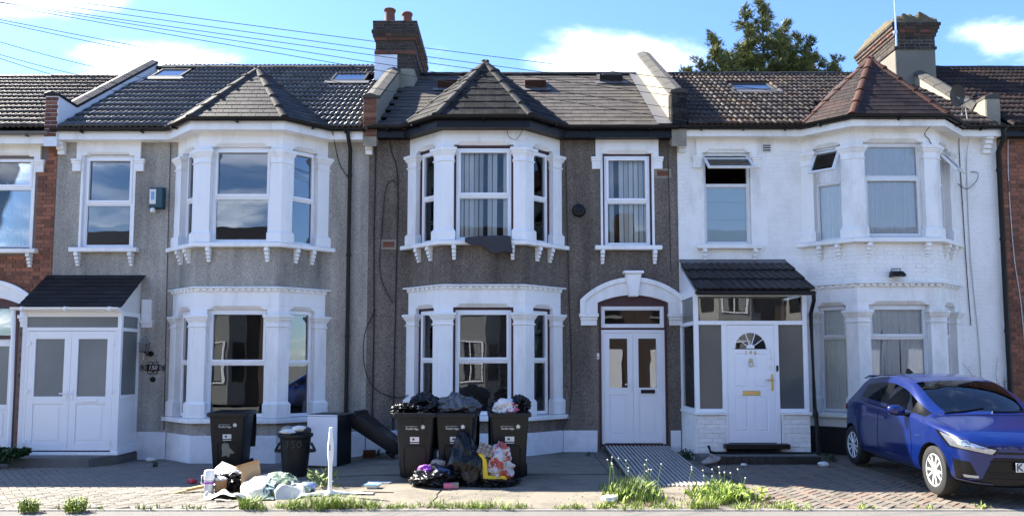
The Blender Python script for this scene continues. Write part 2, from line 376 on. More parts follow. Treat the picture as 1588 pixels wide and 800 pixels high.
# ------------------------------------------------------------------ ground
def flat(name, x0, x1, y0, y1, z0, z1, m, **t):
    return MB().add([(x0, y0, z0), (x1, y0, z0), (x1, y1, z1), (x0, y1, z1)], [(0, 1, 2, 3)]).build(name, m, None, kind='structure', **t)
YE = -4.95                                    # back edge of the pavement
flat('ground', -400, 400, -400, 400, -.34, -.34, 'asphalt')
pav = MB().box(-60, 60, -6.9, YE, -.33, gz(YE) - .012); pavement = pav.build('pavement', 'asphalt', None, kind='structure')
kerb = MB().box(-60, 60, -7.05, -6.903, -.33, gz(YE) - .02).build('kerb', 'kerb_stone', None, bevel=.015, kind='structure')
flat('road', -200, 200, -14.9, -7.05, -.235, -.235, 'asphalt')
far_pav = MB().box(-60, 60, -17.2, -14.9, -.33, -.12).build('pavement', 'asphalt', None, kind='structure')

# ------------------------------------------------------------------ walls, bricks
def wall_mesh(u0, u1, z0, z1, holes, n0=0., n1=-.24, F=FRONT):
    """Slab with rectangular openings, with the reveals of the openings."""
    us = sorted({u0, u1, *[min(max(v, u0), u1) for h in holes for v in h[:2]]}); zs = sorted({z0, z1, *[min(max(v, z0), z1) for h in holes for v in h[2:]]})
    o, d, n = F; P = lambda u, k, z: (o[0] + d[0] * u + n[0] * k, o[1] + d[1] * u + n[1] * k, z)
    solid = lambda i, j: 0 <= i < len(us) - 1 and 0 <= j < len(zs) - 1 and not any(h[0] - 1e-6 <= us[i] and us[i + 1] <= h[1] + 1e-6 and h[2] - 1e-6 <= zs[j] and zs[j + 1] <= h[3] + 1e-6 for h in holes)
    b = MB(); nu, nz = len(us), len(zs)
    b.v = [P(u, k, z) for k in (n0, n1) for z in zs for u in us]; I = lambda k, i, j: k * nu * nz + j * nu + i
    for i in range(nu - 1):
        for j in range(nz - 1):
            if not solid(i, j): continue
            b.f.append((I(0, i, j), I(0, i + 1, j), I(0, i + 1, j + 1), I(0, i, j + 1))); b.f.append((I(1, i, j), I(1, i, j + 1), I(1, i + 1, j + 1), I(1, i + 1, j)))
            if not solid(i - 1, j): b.f.append((I(0, i, j), I(0, i, j + 1), I(1, i, j + 1), I(1, i, j)))
            if not solid(i + 1, j): b.f.append((I(0, i + 1, j), I(1, i + 1, j), I(1, i + 1, j + 1), I(0, i + 1, j + 1)))
            if not solid(i, j - 1): b.f.append((I(0, i, j), I(1, i, j), I(1, i + 1, j), I(0, i + 1, j)))
            if not solid(i, j + 1): b.f.append((I(0, i, j + 1), I(0, i + 1, j + 1), I(1, i + 1, j + 1), I(1, i, j + 1)))
    return b
BRICK_MESH = {}
def brick_mesh(w, h, d, m):
    k = (round(w, 3), round(h, 3), round(d, 3), m)
    if k not in BRICK_MESH:
        b = MB(); c = .004
        P = [(-w / 2, 0), (w / 2, 0)]
        b.loft([[(-w / 2, d, -h / 2), (w / 2, d, -h / 2), (w / 2, d, h / 2), (-w / 2, d, h / 2)], [(-w / 2, c, -h / 2), (w / 2, c, -h / 2), (w / 2, c, h / 2), (-w / 2, c, h / 2)],
                [(-w / 2 + c, 0, -h / 2 + c), (w / 2 - c, 0, -h / 2 + c), (w / 2 - c, 0, h / 2 - c), (-w / 2 + c, 0, h / 2 - c)]])
        me = b.mesh('brick'); me.materials.append(MATS[m]); BRICK_MESH[k] = me
    return BRICK_MESH[k]
def brick_cells(u0, u1, z0, z1, holes, ch=.075, bond='flemish'):
    """(u, w, z, h) of each brick; bricks stop at openings. Courses are counted from z0."""
    out = []; J = .010; k = 0; z = z0
    while z + ch * .6 < z1:
        zt = min(z + ch, z1); segs = [(u0, u1)]
        for h in holes:
            if h[2] < (z + zt) / 2 < h[3]:
                ns = []
                for a, b in segs:
                    if h[1] <= a or h[0] >= b: ns.append((a, b)); continue
                    if h[0] > a: ns.append((a, h[0]))
                    if h[1] < b: ns.append((h[1], b))
                segs = ns
        off = (0 if k % 2 == 0 else (-.1125 - .056 if bond == 'flemish' else -.1125))
        u = math.floor((u0 - 1) / .3375) * .3375 + off; i = 0
        cells = []
        while u < u1 + .3:
            w = (.225 if i % 2 == 0 else .1125) if bond == 'flemish' else .225
            cells.append((u, u + w)); u += w; i += 1
        for a, b in segs:
            for c, d in cells:
                s, e = max(a, c), min(b, d)
                if e - s > .035: out.append(((s + e) / 2, e - s - J, (z + zt) / 2, zt - z - J))
        z += ch; k += 1
    return out
def lay_bricks(cells, F, m, parent, n=0., depth=.012, limit=300, jitter=.002, keep=None):
    o, d, nn = F; ang = math.atan2(d[1], d[0]); rest = {}; cnt = 0
    for (u, w, z, h) in cells:
        j = rnd.uniform(-jitter, jitter); mm = m if isinstance(m, str) else rnd.choice(m)
        p = (o[0] + d[0] * u + nn[0] * (n + j), o[1] + d[1] * u + nn[1] * (n + j), z)
        if cnt < limit:
            ww = min((.215, .1025), key=lambda q: abs(q - w)); me = brick_mesh(ww if abs(ww - w) < .004 else w, h, depth, mm)
            b = link('brick', me, None, parent); b.location = p; b.rotation_euler = (0, 0, ang); cnt += 1
        else:
            rest.setdefault((mm, rnd.randint(0, 2)), MB()).fbox(F, u - w / 2, u + w / 2, n - depth, n + j, z - h / 2, z + h / 2)
    for (mm, _), q in rest.items(): q.build('brickwork', mm, parent, bevel=.003, kind='stuff')

# ------------------------------------------------------------------ window kit
def window(F, u0, u1, z0, z1, n, parent, zt=None, fm='upvc', fw=.05, sash='top', gm='window_glass', skip_top=False, name='window'):
    """Plastic frame with a transom; the opening light has a heavier sash set proud. Panes are the frame's children."""
    b = MB(); d = .06
    b.fbox(F, u0, u0 + fw, n - d, n, z0, z1); b.fbox(F, u1 - fw, u1, n - d, n, z0, z1)
    b.fbox(F, u0 + fw, u1 - fw, n - d, n, z0, z0 + fw); b.fbox(F, u0 + fw, u1 - fw, n - d, n, z1 - fw, z1)
    lights = []
    if zt is None: lights = [(z0 + fw, z1 - fw, sash == 'all')]
    else:
        b.fbox(F, u0 + fw, u1 - fw, n - d, n, zt - fw / 2, zt + fw / 2)
        lights = [(z0 + fw, zt - fw / 2, sash in ('bottom', 'all')), (zt + fw / 2, z1 - fw, sash in ('top', 'all'))]
    panes = []
    for i, (a, c, s) in enumerate(lights):
        if skip_top and i == 1: continue
        g = .048 if s else .018; nn = n + .016 if s else n - .012
        ua, ub = u0 + fw - (.012 if s else 0), u1 - fw + (.012 if s else 0); aa, cc = a - (.012 if s else 0), c + (.012 if s else 0)
        b.fbox(F, ua, ua + g, n - .05, nn, aa, cc); b.fbox(F, ub - g, ub, n - .05, nn, aa, cc)
        b.fbox(F, ua + g, ub - g, n - .05, nn, aa, aa + g); b.fbox(F, ua + g, ub - g, n - .05, nn, cc - g, cc)
        panes.append((ua + g - .004, ub - g + .004, aa + g - .004, cc - g + .004))
    w = b.build(name, fm, parent, bevel=.004)
    for (ua, ub, a, c) in panes:
        MB().fbox(F, ua, ub, n - .040, n - .034, a, c).build('pane', gm, w)
    return w
def chamfer_lintel(b, F, u0, u1, z0, z1, nb=-.2, cut=.06, stop=.10, ease=.08):
    """Lintel edge with a stopped chamfer over an opening."""
    o, d, n = F; P = lambda u, k, z: (o[0] + d[0] * u + n[0] * k, o[1] + d[1] * u + n[1] * k, z)
    sq = lambda u: [P(u, nb, z0), P(u, -.001, z0), P(u, 0, z0 + .001), P(u, 0, z1), P(u, nb, z1)]
    cf = lambda u: [P(u, nb, z0), P(u, -cut, z0), P(u, -.004, z1 - .006), P(u, 0, z1), P(u, nb, z1)]
    b.loft([sq(u0), sq(u0 + stop - ease), cf(u0 + stop), cf(u1 - stop), sq(u1 - stop + ease), sq(u1)])
def bracket(F, u, n, ztop, m, parent, h=.27, w=.075):
    b = MB(); p = [.13, .10, .075, .05]; hs = [.075, .07, .06, .055]; z = ztop
    for i in range(4):
        b.fbox(F, u - w / 2 + .002 * i, u + w / 2 - .002 * i, n - .01, n + p[i], z - hs[i], z - .012); b.fbox(F, u - w / 2 + .008, u + w / 2 - .008, n - .01, n + p[i] - .02, z - .014, z); z -= hs[i]
    return b.build('bracket', m, parent, bevel=.006)
def corbel(F, ua, ub, z0, z1, m, parent, inner):
    """Capital block under the end of a window or door hood."""
    b = MB(); h = z1 - z0
    b.fbox(F, ua, ub, -.02, .075, z1 - .04, z1); b.fbox(F, ua + .008, ub - .008, -.02, .06, z1 - .085, z1 - .04); b.fbox(F, ua + .02, ub - .02, -.02, .045, z0, z1 - .085)
    return b.build('corbel', m, parent, bevel=.005)

# ------------------------------------------------------------------ canted bay
BAY_D, BAY_W, BAY_F = .62, 1.41, .74
def frame(a, b):
    d = norm2((b[0] - a[0], b[1] - a[1])); return (a, d, (d[1], -d[0]))
def bay(h, c, dz, wm, pm, spec):
    """Two-storey canted bay of house h around X = c: piers, sills, brackets, cornice, windows."""
    P = [(c - BAY_W, 0), (c - BAY_F, -BAY_D), (c + BAY_F, -BAY_D), (c + BAY_W, 0)]
    ext = [along(P[0], P[1], -.16)] + P[1:3] + [along(P[3], P[2], -.16)]
    FR = [frame(P[i], P[i + 1]) for i in range(3)]; LEN = [math.hypot(P[i + 1][0] - P[i][0], P[i + 1][1] - P[i][1]) for i in range(3)]
    Z = lambda z: z + dz
    pw = .205
    # masonry bands
    MB().sweep(ext, [(-.2, -.3), (-.2, Z(.61)), (-.012, Z(.61)), (-.012, -.3)]).build('bay_wall', wm, h); MB().sweep(ext, [(-.2, Z(2.98)), (-.2, Z(3.71)), (-.012, Z(3.71)), (-.012, Z(2.98))]).build('bay_wall', wm, h)
    MB().sweep(ext, [(-.1, -.25), (-.1, Z(spec.get('pt', .385))), (.02, Z(spec.get('pt', .385))), (.026, Z(spec.get('pt', .385) - .015)), (.026, -.25)]).build('plinth', spec.get('plinth', 'plinth_white'), h)
    for z0, o, nm in ((.60, .10, 'sill'), (3.70, .115, 'sill')):
        MB().sweep(ext, [(-.2, Z(z0)), (-.2, Z(z0 + .075)), (-.06, Z(z0 + .09)), (o - .01, Z(z0 + .078)), (o, Z(z0 + .07)), (o, Z(z0 + .005)), (o - .012, Z(z0))]).build('sill', pm, h, bevel=.004)
    # lintel panels over the openings
    for z0, zt in ((2.66, 2.945), (5.595, 5.99)):
        MB().sweep(ext, [(-.2, Z(z0)), (-.2, Z(zt)), (0, Z(zt)), (0, Z(z0))]).build('lintel_panel', pm, h, bevel=.004)
    # cornice with dentils
    MB().sweep(ext, [(-.2, Z(2.905)), (-.2, Z(2.99)), (.0, Z(3.005)), (.07, Z(2.995)), (.078, Z(2.982)), (.07, Z(2.968)), (.022, Z(2.962)), (.016, Z(2.905))]).build('cornice', pm, h, bevel=.002)
    for i in range(3):
        n = (13 if i == 1 else 7)
        for k in range(n):
            u = (k + .5) * LEN[i] / n
            MB().fbox(FR[i], u - .034, u + .034, .015, .058, Z(2.925), Z(2.9635)).build('dentil', pm, h)
    # piers, heads and windows of both storeys
    for lo, (zs, zb, zsh, zr, zcap, zh, zl) in enumerate([(.69, .93, .975, 2.28, 2.385, 2.50, 2.66), (3.79, 3.955, 4.0, 5.22, 5.345, 5.468, 5.595)]):
        paths = [[along(P[0], P[1], -.16), along(P[0], P[1], pw)], [along(P[1], P[0], pw), P[1], along(P[1], P[2], pw)],
                 [along(P[2], P[1], pw), P[2], along(P[2], P[3], pw)], [along(P[3], P[2], pw), along(P[3], P[2], -.16)]]
        for k, pth in enumerate(paths):
            lv = [(zs, .055), (zb, .055), (zb + .012, .048), (zsh, .022), (zr, .022), (zr + .002, .038), (zr + .016, .042), (zr + .030, .036), (zr + .032, .024), (zcap - .012, .026), (zcap, .04),
                  (zcap + .022, .045), (zcap + .03, .058), (zcap + .058, .06), (zcap + .066, .078), (zh - .006, .082), (zh, .076)]
            rings = []
            for z, o in lv:
                q = list(pth); e = o - .022
                if k != 0: q[0] = along(q[0], q[1], -e)
                if k != 3: q[-1] = along(q[-1], q[-2], -e)
                out_ = [offset_at(q, i, o) for i in range(len(q))]; inn = [offset_at(q, i, -.17) for i in reversed(range(len(q)))]
                rings.append([(x, y, Z(z)) for x, y in out_ + inn])
            MB().loft(rings).build('pier', pm, h, bevel=.0035)
            MB().sweep(pth, [(-.2, Z(zh)), (-.2, Z(zl)), (-.0005, Z(zl)), (-.0005, Z(zh))]).build('pier_head', pm, h)
            # sunk panel margin: a raised fillet on the street side of each shaft
        for i in range(3):
            u0, u1 = pw, LEN[i] - pw
            b = MB(); chamfer_lintel(b, FR[i], u0, u1, Z(zl - .062), Z(zl), stop=.13 if i == 1 else .09); b.build('lintel', pm, h)
            sp = spec['win'][lo][i]
            m = spec.get('margin', .0)
            if m:
                s = MB(); s.fbox(FR[i], u0, u0 + m, -.16, -.085, Z(zs), Z(zl - .062)); s.fbox(FR[i], u1 - m, u1, -.16, -.085, Z(zs), Z(zl - .062)); s.fbox(FR[i], u0 + m, u1 - m, -.16, -.085, Z(zl - .062 - m), Z(zl - .062))
                s.build('window_surround', 'maroon', h)
            window(FR[i], u0 + m + .002, u1 - m - .002, Z(zs + .004), Z(zl - .064 - m * 1.3), -.10, h, Z(sp[0]), sash=sp[1], fm=spec.get('fm', 'upvc'), fw=.05 if i == 1 else .038, gm=spec.get('gm', 'window_glass') if (lo or spec.get('gm_all')) else 'window_glass', skip_top=sp[2] if len(sp) > 2 else False)
    for i, us in ((0, (.30, .62)), (1, (.22, 1.26)), (2, (.30, .62))):
        for u in us: bracket(FR[i], u, -.012, Z(3.70), pm, h)
    return P, FR, LEN

def flat_window(h, x0, x1, dz, pm, margin=0., fm='upvc', zt=4.60, sash='top', skip_top=False, sill_mat=None, hood=True, gm='window_glass'):
    """First-floor window beside the bay: hood panel on corbels, sill on two brackets."""
    Z = lambda z: z + dz
    pa, pb = x0 - .10, x1 + .10
    b = MB(); b.fbox(FRONT, pa, pb, -.05, .035, Z(5.595), Z(5.90)); b.fbox(FRONT, pa, x0, -.05, .035, Z(5.46), Z(5.595)); b.fbox(FRONT, x1, pb, -.05, .035, Z(5.46), Z(5.595))
    b.build('hood_panel', pm, h)
    b = MB(); F2 = ((0, -.035), (1, 0), (0, -1)); chamfer_lintel(b, F2, x0 + .001, x1 - .001, Z(5.53), Z(5.594), nb=-.12, stop=.14); b.build('lintel', pm, h)
    corbel(FRONT, pa - .09, x0 + .01, Z(5.23), Z(5.46), pm, h, 1); corbel(FRONT, x1 - .01, pb + .09, Z(5.23), Z(5.46), pm, h, -1)
    for a, e in ((x0 - .012, x0 + .03), (x1 - .03, x1 + .012)): MB().fbox(FRONT, a, e, -.2, .012, Z(3.78), Z(5.53)).build('reveal', pm, h)
    MB().fbox(FRONT, x0 - .13, x1 + .13, -.2, .12, Z(3.70), Z(3.78)).build('sill', sill_mat or pm, h, bevel=.008)
    for u in (x0 - .02, x1 + .02 - .05): bracket(FRONT, u + .03, 0, Z(3.70), pm, h)
    m = margin
    if m:
        s = MB(); s.fbox(FRONT, x0 + .03, x0 + .03 + m, -.12, -.03, Z(3.78), Z(5.53)); s.fbox(FRONT, x1 - .03 - m, x1 - .03, -.12, -.03, Z(3.78), Z(5.53)); s.fbox(FRONT, x0 + .03 + m, x1 - .03 - m, -.12, -.03, Z(5.53 - m), Z(5.53)); s.build('window_surround', 'maroon', h)
    return window(FRONT, x0 + .032 + m, x1 - .032 - m, Z(3.784), Z(5.528 - m), -.05, h, Z(zt), sash=sash, fm=fm, skip_top=skip_top, gm=gm)

def rooms(h, x0, x1, split, m='interior'):
    """Inside of the two storeys as seen through the glass: floors, ceilings, back and party walls."""
    b = MB()
    for z0, z1 in ((.05, 2.85), (3.15, 5.85)):
        for a, c in ((x0 + .12, split - .05), (split + .05, x1 - .12)):
            y0, y1 = .245, 4.2
            b.add([(a, y0, z0), (c, y0, z0), (c, y1, z0), (a, y1, z0), (a, y0, z1), (c, y0, z1), (c, y1, z1), (a, y1, z1)], [(0, 1, 2, 3), (7, 6, 5, 4), (2, 3, 7, 6), (0, 3, 7, 4), (1, 2, 6, 5)])
    return b.build('rooms', m, h)
def bay_floor(h, c, m='interior'):
    b = MB()
    for z in (.62, 2.80, 3.72, 5.84): b.prism([(c - 1.2, .3), (c - .62, -.40), (c + .62, -.40), (c + 1.2, .3)], z, z + .04, 'z')
    return b.build('bay_floor', m, h)

# ------------------------------------------------------------------ roofs
EY, RY = -.30, 3.60                      # eaves and ridge, in depth
def tile_mesh(kind, m):
    b = MB()
    if kind == 'roman':                  # interlocking tile, three rolls
        w, L, n = .312, .385, 12
        us = [w * i / n for i in range(n + 1)]; hh = [.017 * (1 - math.cos(2 * math.pi * 3 * i / n)) for i in range(n + 1)]
        rows = [[(u, 0, .022 + h - .022) for u, h in zip(us, hh)], [(u, 0, .040 + h) for u, h in zip(us, hh)], [(u, L, .004 + h) for u, h in zip(us, hh)]]
        b.loft(rows, caps=False, closed=False)
        b.f.append((0, n + 1, 2 * n + 2)); b.f.append((n, 3 * n + 2, 2 * n + 1))
    else:
        w, L = .318, .36
        b.loft([[(.003, 0, 0), (w - .003, 0, 0), (w - .003, L, -.012), (.003, L, -.012)], [(.003, 0, .016), (w - .003, 0, .016), (w - .003, L, .002), (.003, L, .002)]])
    me = b.mesh('tile'); me.materials.append(MATS[m])
    if kind == 'roman':
        for p in me.polygons: p.use_smooth = p.normal.z > .3
    return me
def roof(h, x0, x1, ez, rz, kind, m, bayc=None, holes=(), rm='ridge_grey', limit=300, gauge=.335):
    """Front slope laid tile by tile, over boarding; plain back slope; ridge tiles."""
    sl = (rz - ez) / (RY - EY); L = math.hypot(RY - EY, rz - ez); v = Vector((0, RY - EY, rz - ez)).normalized(); w = Vector((0, -v.z, v.y))
    base = MB().add([(x0, EY, ez - .06), (x1, EY, ez - .06), (x1, RY, rz - .06), (x0, RY, rz - .06), (x1, RY + 4.2, ez), (x0, RY + 4.2, ez)], [(0, 1, 2, 3), (3, 2, 4, 5)]).build('roof', 'slate_dark', h)
    tw = .312 if kind == 'roman' else .318
    nc = max(1, round((x1 - x0) / tw)); tw2 = (x1 - x0) / nc; nr = int(L / gauge) + 1; me = tile_mesh(kind, m); cnt = 0; rest = None
    cells = []
    for r in range(nr):
        for c in range(nc):
            a = x0 + c * tw2 + (0 if kind == 'roman' or r % 2 == 0 else tw2 / 2)
            if a + tw2 * .6 > x1: continue
            cv = r * gauge; y = EY + v.y * (cv + gauge / 2); z = ez + v.z * (cv + gauge / 2); cx = a + tw2 / 2
            if bayc is not None:
                f = (z - ez) / (bayc[1] - ez)
                if abs(cx - bayc[0]) < 1.62 * (1 - f) - .12: continue
            if any(q[0] < cx < q[1] and q[2] < y < q[3] for q in holes): continue
            cells.append((a, cv))
    cells.sort(key=lambda q: q[1])
    for a, cv in cells[:limit]:
        p = Vector((a, EY, ez)) + v * cv
        if cv + gauge * 1.15 > L: p -= v * (cv + gauge * 1.12 - L) * 0
        o = link('tile', me, None, base); j = rnd.uniform(-.0025, .0025)
        o.matrix_world = Matrix(((tw2 / tw, 0, 0, p.x), (0, v.y, w.y, p.y), (0, v.z, w.z, p.z + j), (0, 0, 0, 1)))
    n = max(1, round((x1 - x0) / .45)); s = (x1 - x0) / n
    rm_me = MB().loft([[(u, RY + .13 * math.cos(a), rz - .035 + .10 * math.sin(a)) for a in [math.pi * k / 8 for k in range(9)]] for u in (0, s - .008)], closed=False).mesh('ridge_tile', smooth=True)
    rm_me.materials.append(MATS[rm])
    for k in range(n):
        o = link('ridge_tile', rm_me, None, base); o.location = (x0 + k * s, 0, rnd.uniform(-.006, .006))
    return base
def clip_poly(poly, a, b):
    """Keep the part of a 2-D polygon left of a->b."""
    out_ = []; s = lambda p: (b[0] - a[0]) * (p[1] - a[1]) - (b[1] - a[1]) * (p[0] - a[0])
    for i in range(len(poly)):
        p, q = poly[i], poly[(i + 1) % len(poly)]; sp, sq = s(p), s(q)
        if sp >= 0: out_.append(p)
        if sp * sq < 0: t = sp / (sp - sq); out_.append((p[0] + (q[0] - p[0]) * t, p[1] + (q[1] - p[1]) * t))
    return out_
def slope_slates(A, B, C, w, g, m, parent, name='slate', th=.016):
    A, B, C = Vector(A), Vector(B), Vector(C); u = (B - A).normalized(); n = u.cross(C - A).normalized(); v = n.cross(u)
    if n.z < 0: n = -n
    to = lambda p: ((p - A).dot(u), (p - A).dot(v)); t2 = [to(A), to(B), to(C)]
    if (t2[1][0] - t2[0][0]) * (t2[2][1] - t2[0][1]) - (t2[1][1] - t2[0][1]) * (t2[2][0] - t2[0][0]) < 0: t2 = [t2[0], t2[2], t2[1]]
    umin, umax = min(p[0] for p in t2), max(p[0] for p in t2); vm = max(p[1] for p in t2); r = 0
    MB().add([A - n * .03, B - n * .03, C - n * .03], [(0, 1, 2)]).build('roof_boarding', 'slate_dark', parent)
    while r * g < vm:
        x = umin - (w / 2 if r % 2 else 0) - .02
        while x < umax:
            q = [(x + .003, r * g), (x + w - .003, r * g), (x + w - .003, (r + 1) * g + .03), (x + .003, (r + 1) * g + .03)]
            for k in range(3):
                q = clip_poly(q, t2[k], t2[(k + 1) % 3])
                if len(q) < 3: break
            if len(q) >= 3 and abs(sum(q[i][0] * q[(i + 1) % len(q)][1] - q[(i + 1) % len(q)][0] * q[i][1] for i in range(len(q)))) > .004:
                hgt = lambda p, t: A + u * p[0] + v * p[1] + n * (t - (p[1] - r * g) * .045)
                MB().loft([[hgt(p, .001) for p in q], [hgt(p, th + .003) for p in q]]).build(name, m, parent)
            x += w
        r += 1
HIP_ME = {}
def hip(A, B, m, parent, r=.095, seg=.36, name='hip_tile'):
    A, B = Vector(A), Vector(B); d = (B - A); L = d.length; d.normalize(); s = d.cross(Vector((0, 0, 1))).normalized(); up = s.cross(d).normalized()
    if up.z < 0: up = -up
    n = max(1, round(L / seg)); sl = L / n
    k = (m, round(sl, 3), r)
    if k not in HIP_ME:
        b = MB()
        b.loft([[(r * sc * math.cos(a), y, r * .8 * sc * math.sin(a) - .03 + dz) for a in [math.pi * q / 8 for q in range(9)]] for y, sc, dz in ((0, 1.0, .014), (.045, 1.0, .014), (.05, .9, .008), (sl + .03, .88, 0))], closed=False)
        me = b.mesh('hip_tile', smooth=True, angle=50); me.materials.append(MATS[m]); HIP_ME[k] = me
    for i in range(n):
        p = A + d * sl * i; o = link(name, HIP_ME[k], None, parent)
        o.matrix_world = Matrix(((s.x, d.x, up.x, p.x), (s.y, d.y, up.y, p.y), (s.z, d.z, up.z, p.z), (0, 0, 0, 1)))
def bay_roof(h, c, ez, apex, main_sl, w, g, m, hm, name='slate', edge=True):
    P = [(c - 3, 0), (c - BAY_W, 0), (c - BAY_F, -BAY_D), (c + BAY_F, -BAY_D), (c + BAY_W, 0), (c + 3, 0)]
    E = [offset_at(P, i, .29) for i in range(1, 5)]; E = [(x, y, ez) for x, y in E]; A = (c, apex[0], apex[1])
    Bk = (c, EY + (apex[1] - ez) / main_sl + .05, apex[1])
    base = MB().add([(*e[:2], ez - .03) for e in E] + [A, Bk], [(0, 1, 4), (1, 2, 4), (2, 3, 4), (0, 4, 5), (3, 5, 4)]).build('bay_roof', 'slate_dark', h)
    for a, b in ((0, 1), (1, 2), (2, 3)): slope_slates(E[a], E[b], A, w, g, m, base, name)
    slope_slates(Bk, E[0], A, w, g, m, base, name); slope_slates(E[3], Bk, A, w, g, m, base, name)
    for i in range(4): hip(E[i], A, hm, base, r=.075 if i in (0, 3) else .085)
    return base
def gutter(h, x0, x1, c, z, fascia, gm='black_plastic', fz=(5.735, 5.84), bracket_step=.75, deep=False):
    """Fascia board, soffit and half-round gutter following the eaves round the bay."""
    P = [(x0, 0)] + ([(c - BAY_W, 0), (c - BAY_F, -BAY_D), (c + BAY_F, -BAY_D), (c + BAY_W, 0)] if c is not None else []) + [(x1, 0)]
    MB().sweep(P, [(-.02, fz[0] + .012), (-.02, fz[0] + .03), (.20, fz[0] + .03), (.20, fz[1] + .06), (.225, fz[1] + .06), (.225, fz[0]), (.205, fz[0]), (.205, fz[0] + .012)]).build('fascia', fascia, h)
    r = .058; a = [math.pi + math.pi * k / 6 for k in range(7)]
    prof = [(.29 + r * math.cos(t), z + r * math.sin(t)) for t in a]; prof += [(.29 + (r - .006) * math.cos(t), z + (r - .006) * math.sin(t)) for t in reversed(a)]
    g = MB().sweep(P, prof).build('gutter', gm, h, smooth=True, angle=45)
    for i in range(len(P) - 1):
        F = frame(P[i], P[i + 1]); L = math.hypot(P[i + 1][0] - P[i][0], P[i + 1][1] - P[i][1]); n = max(1, int(L / bracket_step))
        for k in range(n):
            u = (k + .5) * L / n
            MB().fbox(F, u - .018, u + .018, .226, .353, z - .078, z - .052).build('gutter_bracket', gm, h)
def downpipe(h, pts, r=.036, m='black_plastic', clips=()):
    d = MB().tube(pts, r, 10); d.build('downpipe', m, h, smooth=True, angle=60)
    for (x, y, z) in clips: MB().lathe([(r + .01, z - .025), (r + .01, z + .025)], (x, y, 0), 10).build('pipe_clip', m, h)
def parapet(h, xc, prof, front_m, m_l, cop_m, th=.25, cop=.055, cop_len=.55, ridge=.03):
    """Party wall rising above the roof: body, brick or felted front pier, coping stones."""
    body = MB().prism([(prof[0][0] + .012, 5.6)] + [(max(y, prof[0][0] + .012), z) for y, z in prof[1:]] + [(prof[-1][0], 7.2)], xc - th / 2, xc + th / 2, 'x').build('parapet', m_l, h)
    if front_m == 'brick':
        lay_bricks(brick_cells(xc - th / 2, xc + th / 2, 5.78, prof[1][1] - .01, [], bond='stretcher'), ((0, prof[0][0]), (1, 0), (0, -1)), ['brick_orange', 'brick_red_dark'], body, n=.0, depth=.03)
    else: MB().box(xc - th / 2 - .012, xc + th / 2 + .012, prof[0][0] - .012, prof[0][0] + .25, 5.93, prof[1][1] + .01).build('pier_cladding', front_m, body, bevel=.02)
    for i in range(1, len(prof) - 1):
        (y0, z0), (y1, z1) = prof[i], prof[i + 1]; L = math.hypot(y1 - y0, z1 - z0); n = max(1, round(L / cop_len)); dy, dz = (y1 - y0) / L, (z1 - z0) / L
        for k in range(n):
            b = MB(); a0, a1 = L * k / n + .004, L * (k + 1) / n - .004
            ring = lambda s: [(xc + q, y0 + dy * s - dz * e, z0 + dz * s + dy * e) for q, e in ((-th / 2 - .022, -.01), (th / 2 + .022, -.01), (th / 2 + .022, cop * .7), (.0, cop + ridge), (-th / 2 - .022, cop * .7))]
            b.loft([ring(a0 - (.03 if i == 1 and k == 0 else 0)), ring(a1)]).build('coping_stone', cop_m, body, bevel=.008)
    return body
def rooflight(h, x0, x1, v0, v1, ez, rz, tilt=0., fm='slate_dark', gm='window_glass', hh=.06):
    v = Vector((0, RY - EY, rz - ez)).normalized(); w = Vector((0, -v.z, v.y)); o = Vector((0, EY, ez))
    P = lambda x, s, k: o + Vector((x, 0, 0)) + v * s + w * k
    b = MB(); f = .055
    def bar(xa, xb, sa, sb, k0=.0, k1=hh, t0=0, t1=0):
        b.loft([[P(xa, sa, k0), P(xb, sa, k0), P(xb, sb, k0), P(xa, sb, k0)], [P(xa, sa, k1 + t0), P(xb, sa, k1 + t0), P(xb, sb, k1 + t1), P(xa, sb, k1 + t1)]])
    bar(x0, x0 + f, v0, v1, t0=tilt); bar(x1 - f, x1, v0, v1, t0=tilt); bar(x0 + f, x1 - f, v0, v0 + f * 1.3, t0=tilt, t1=tilt); bar(x0 + f, x1 - f, v1 - f, v1)
    s = b.build('rooflight', fm, h, bevel=.006)
    p = MB(); p.add([P(x0 + f, v0 + f, hh * .7 + tilt), P(x1 - f, v0 + f, hh * .7 + tilt), P(x1 - f, v1 - f, hh * .7), P(x0 + f, v1 - f, hh * .7)], [(0, 1, 2, 3)]).build('pane', gm, s)
    MB().loft([[P(x0 - .1, v0 - .14, .03), P(x1 + .1, v0 - .14, .03), P(x1 + .1, v0, .045), P(x0 - .1, v0, .045)], [P(x0 - .1, v0 - .14, .038), P(x1 + .1, v0 - .14, .038), P(x1 + .1, v0, .053), P(x0 - .1, v0, .053)]]).build('flashing', 'lead', s)
    MB().loft([[P(x0 + f, v0 + f, -.04), P(x1 - f, v0 + f, -.04), P(x1 - f, v1 - f, -.04), P(x0 + f, v1 - f, -.04)], [P(x0 + f, v0 + f, .0), P(x1 - f, v0 + f, .0), P(x1 - f, v1 - f, .0), P(x0 + f, v1 - f, .0)]]).build('blind', 'net', s)
    return s
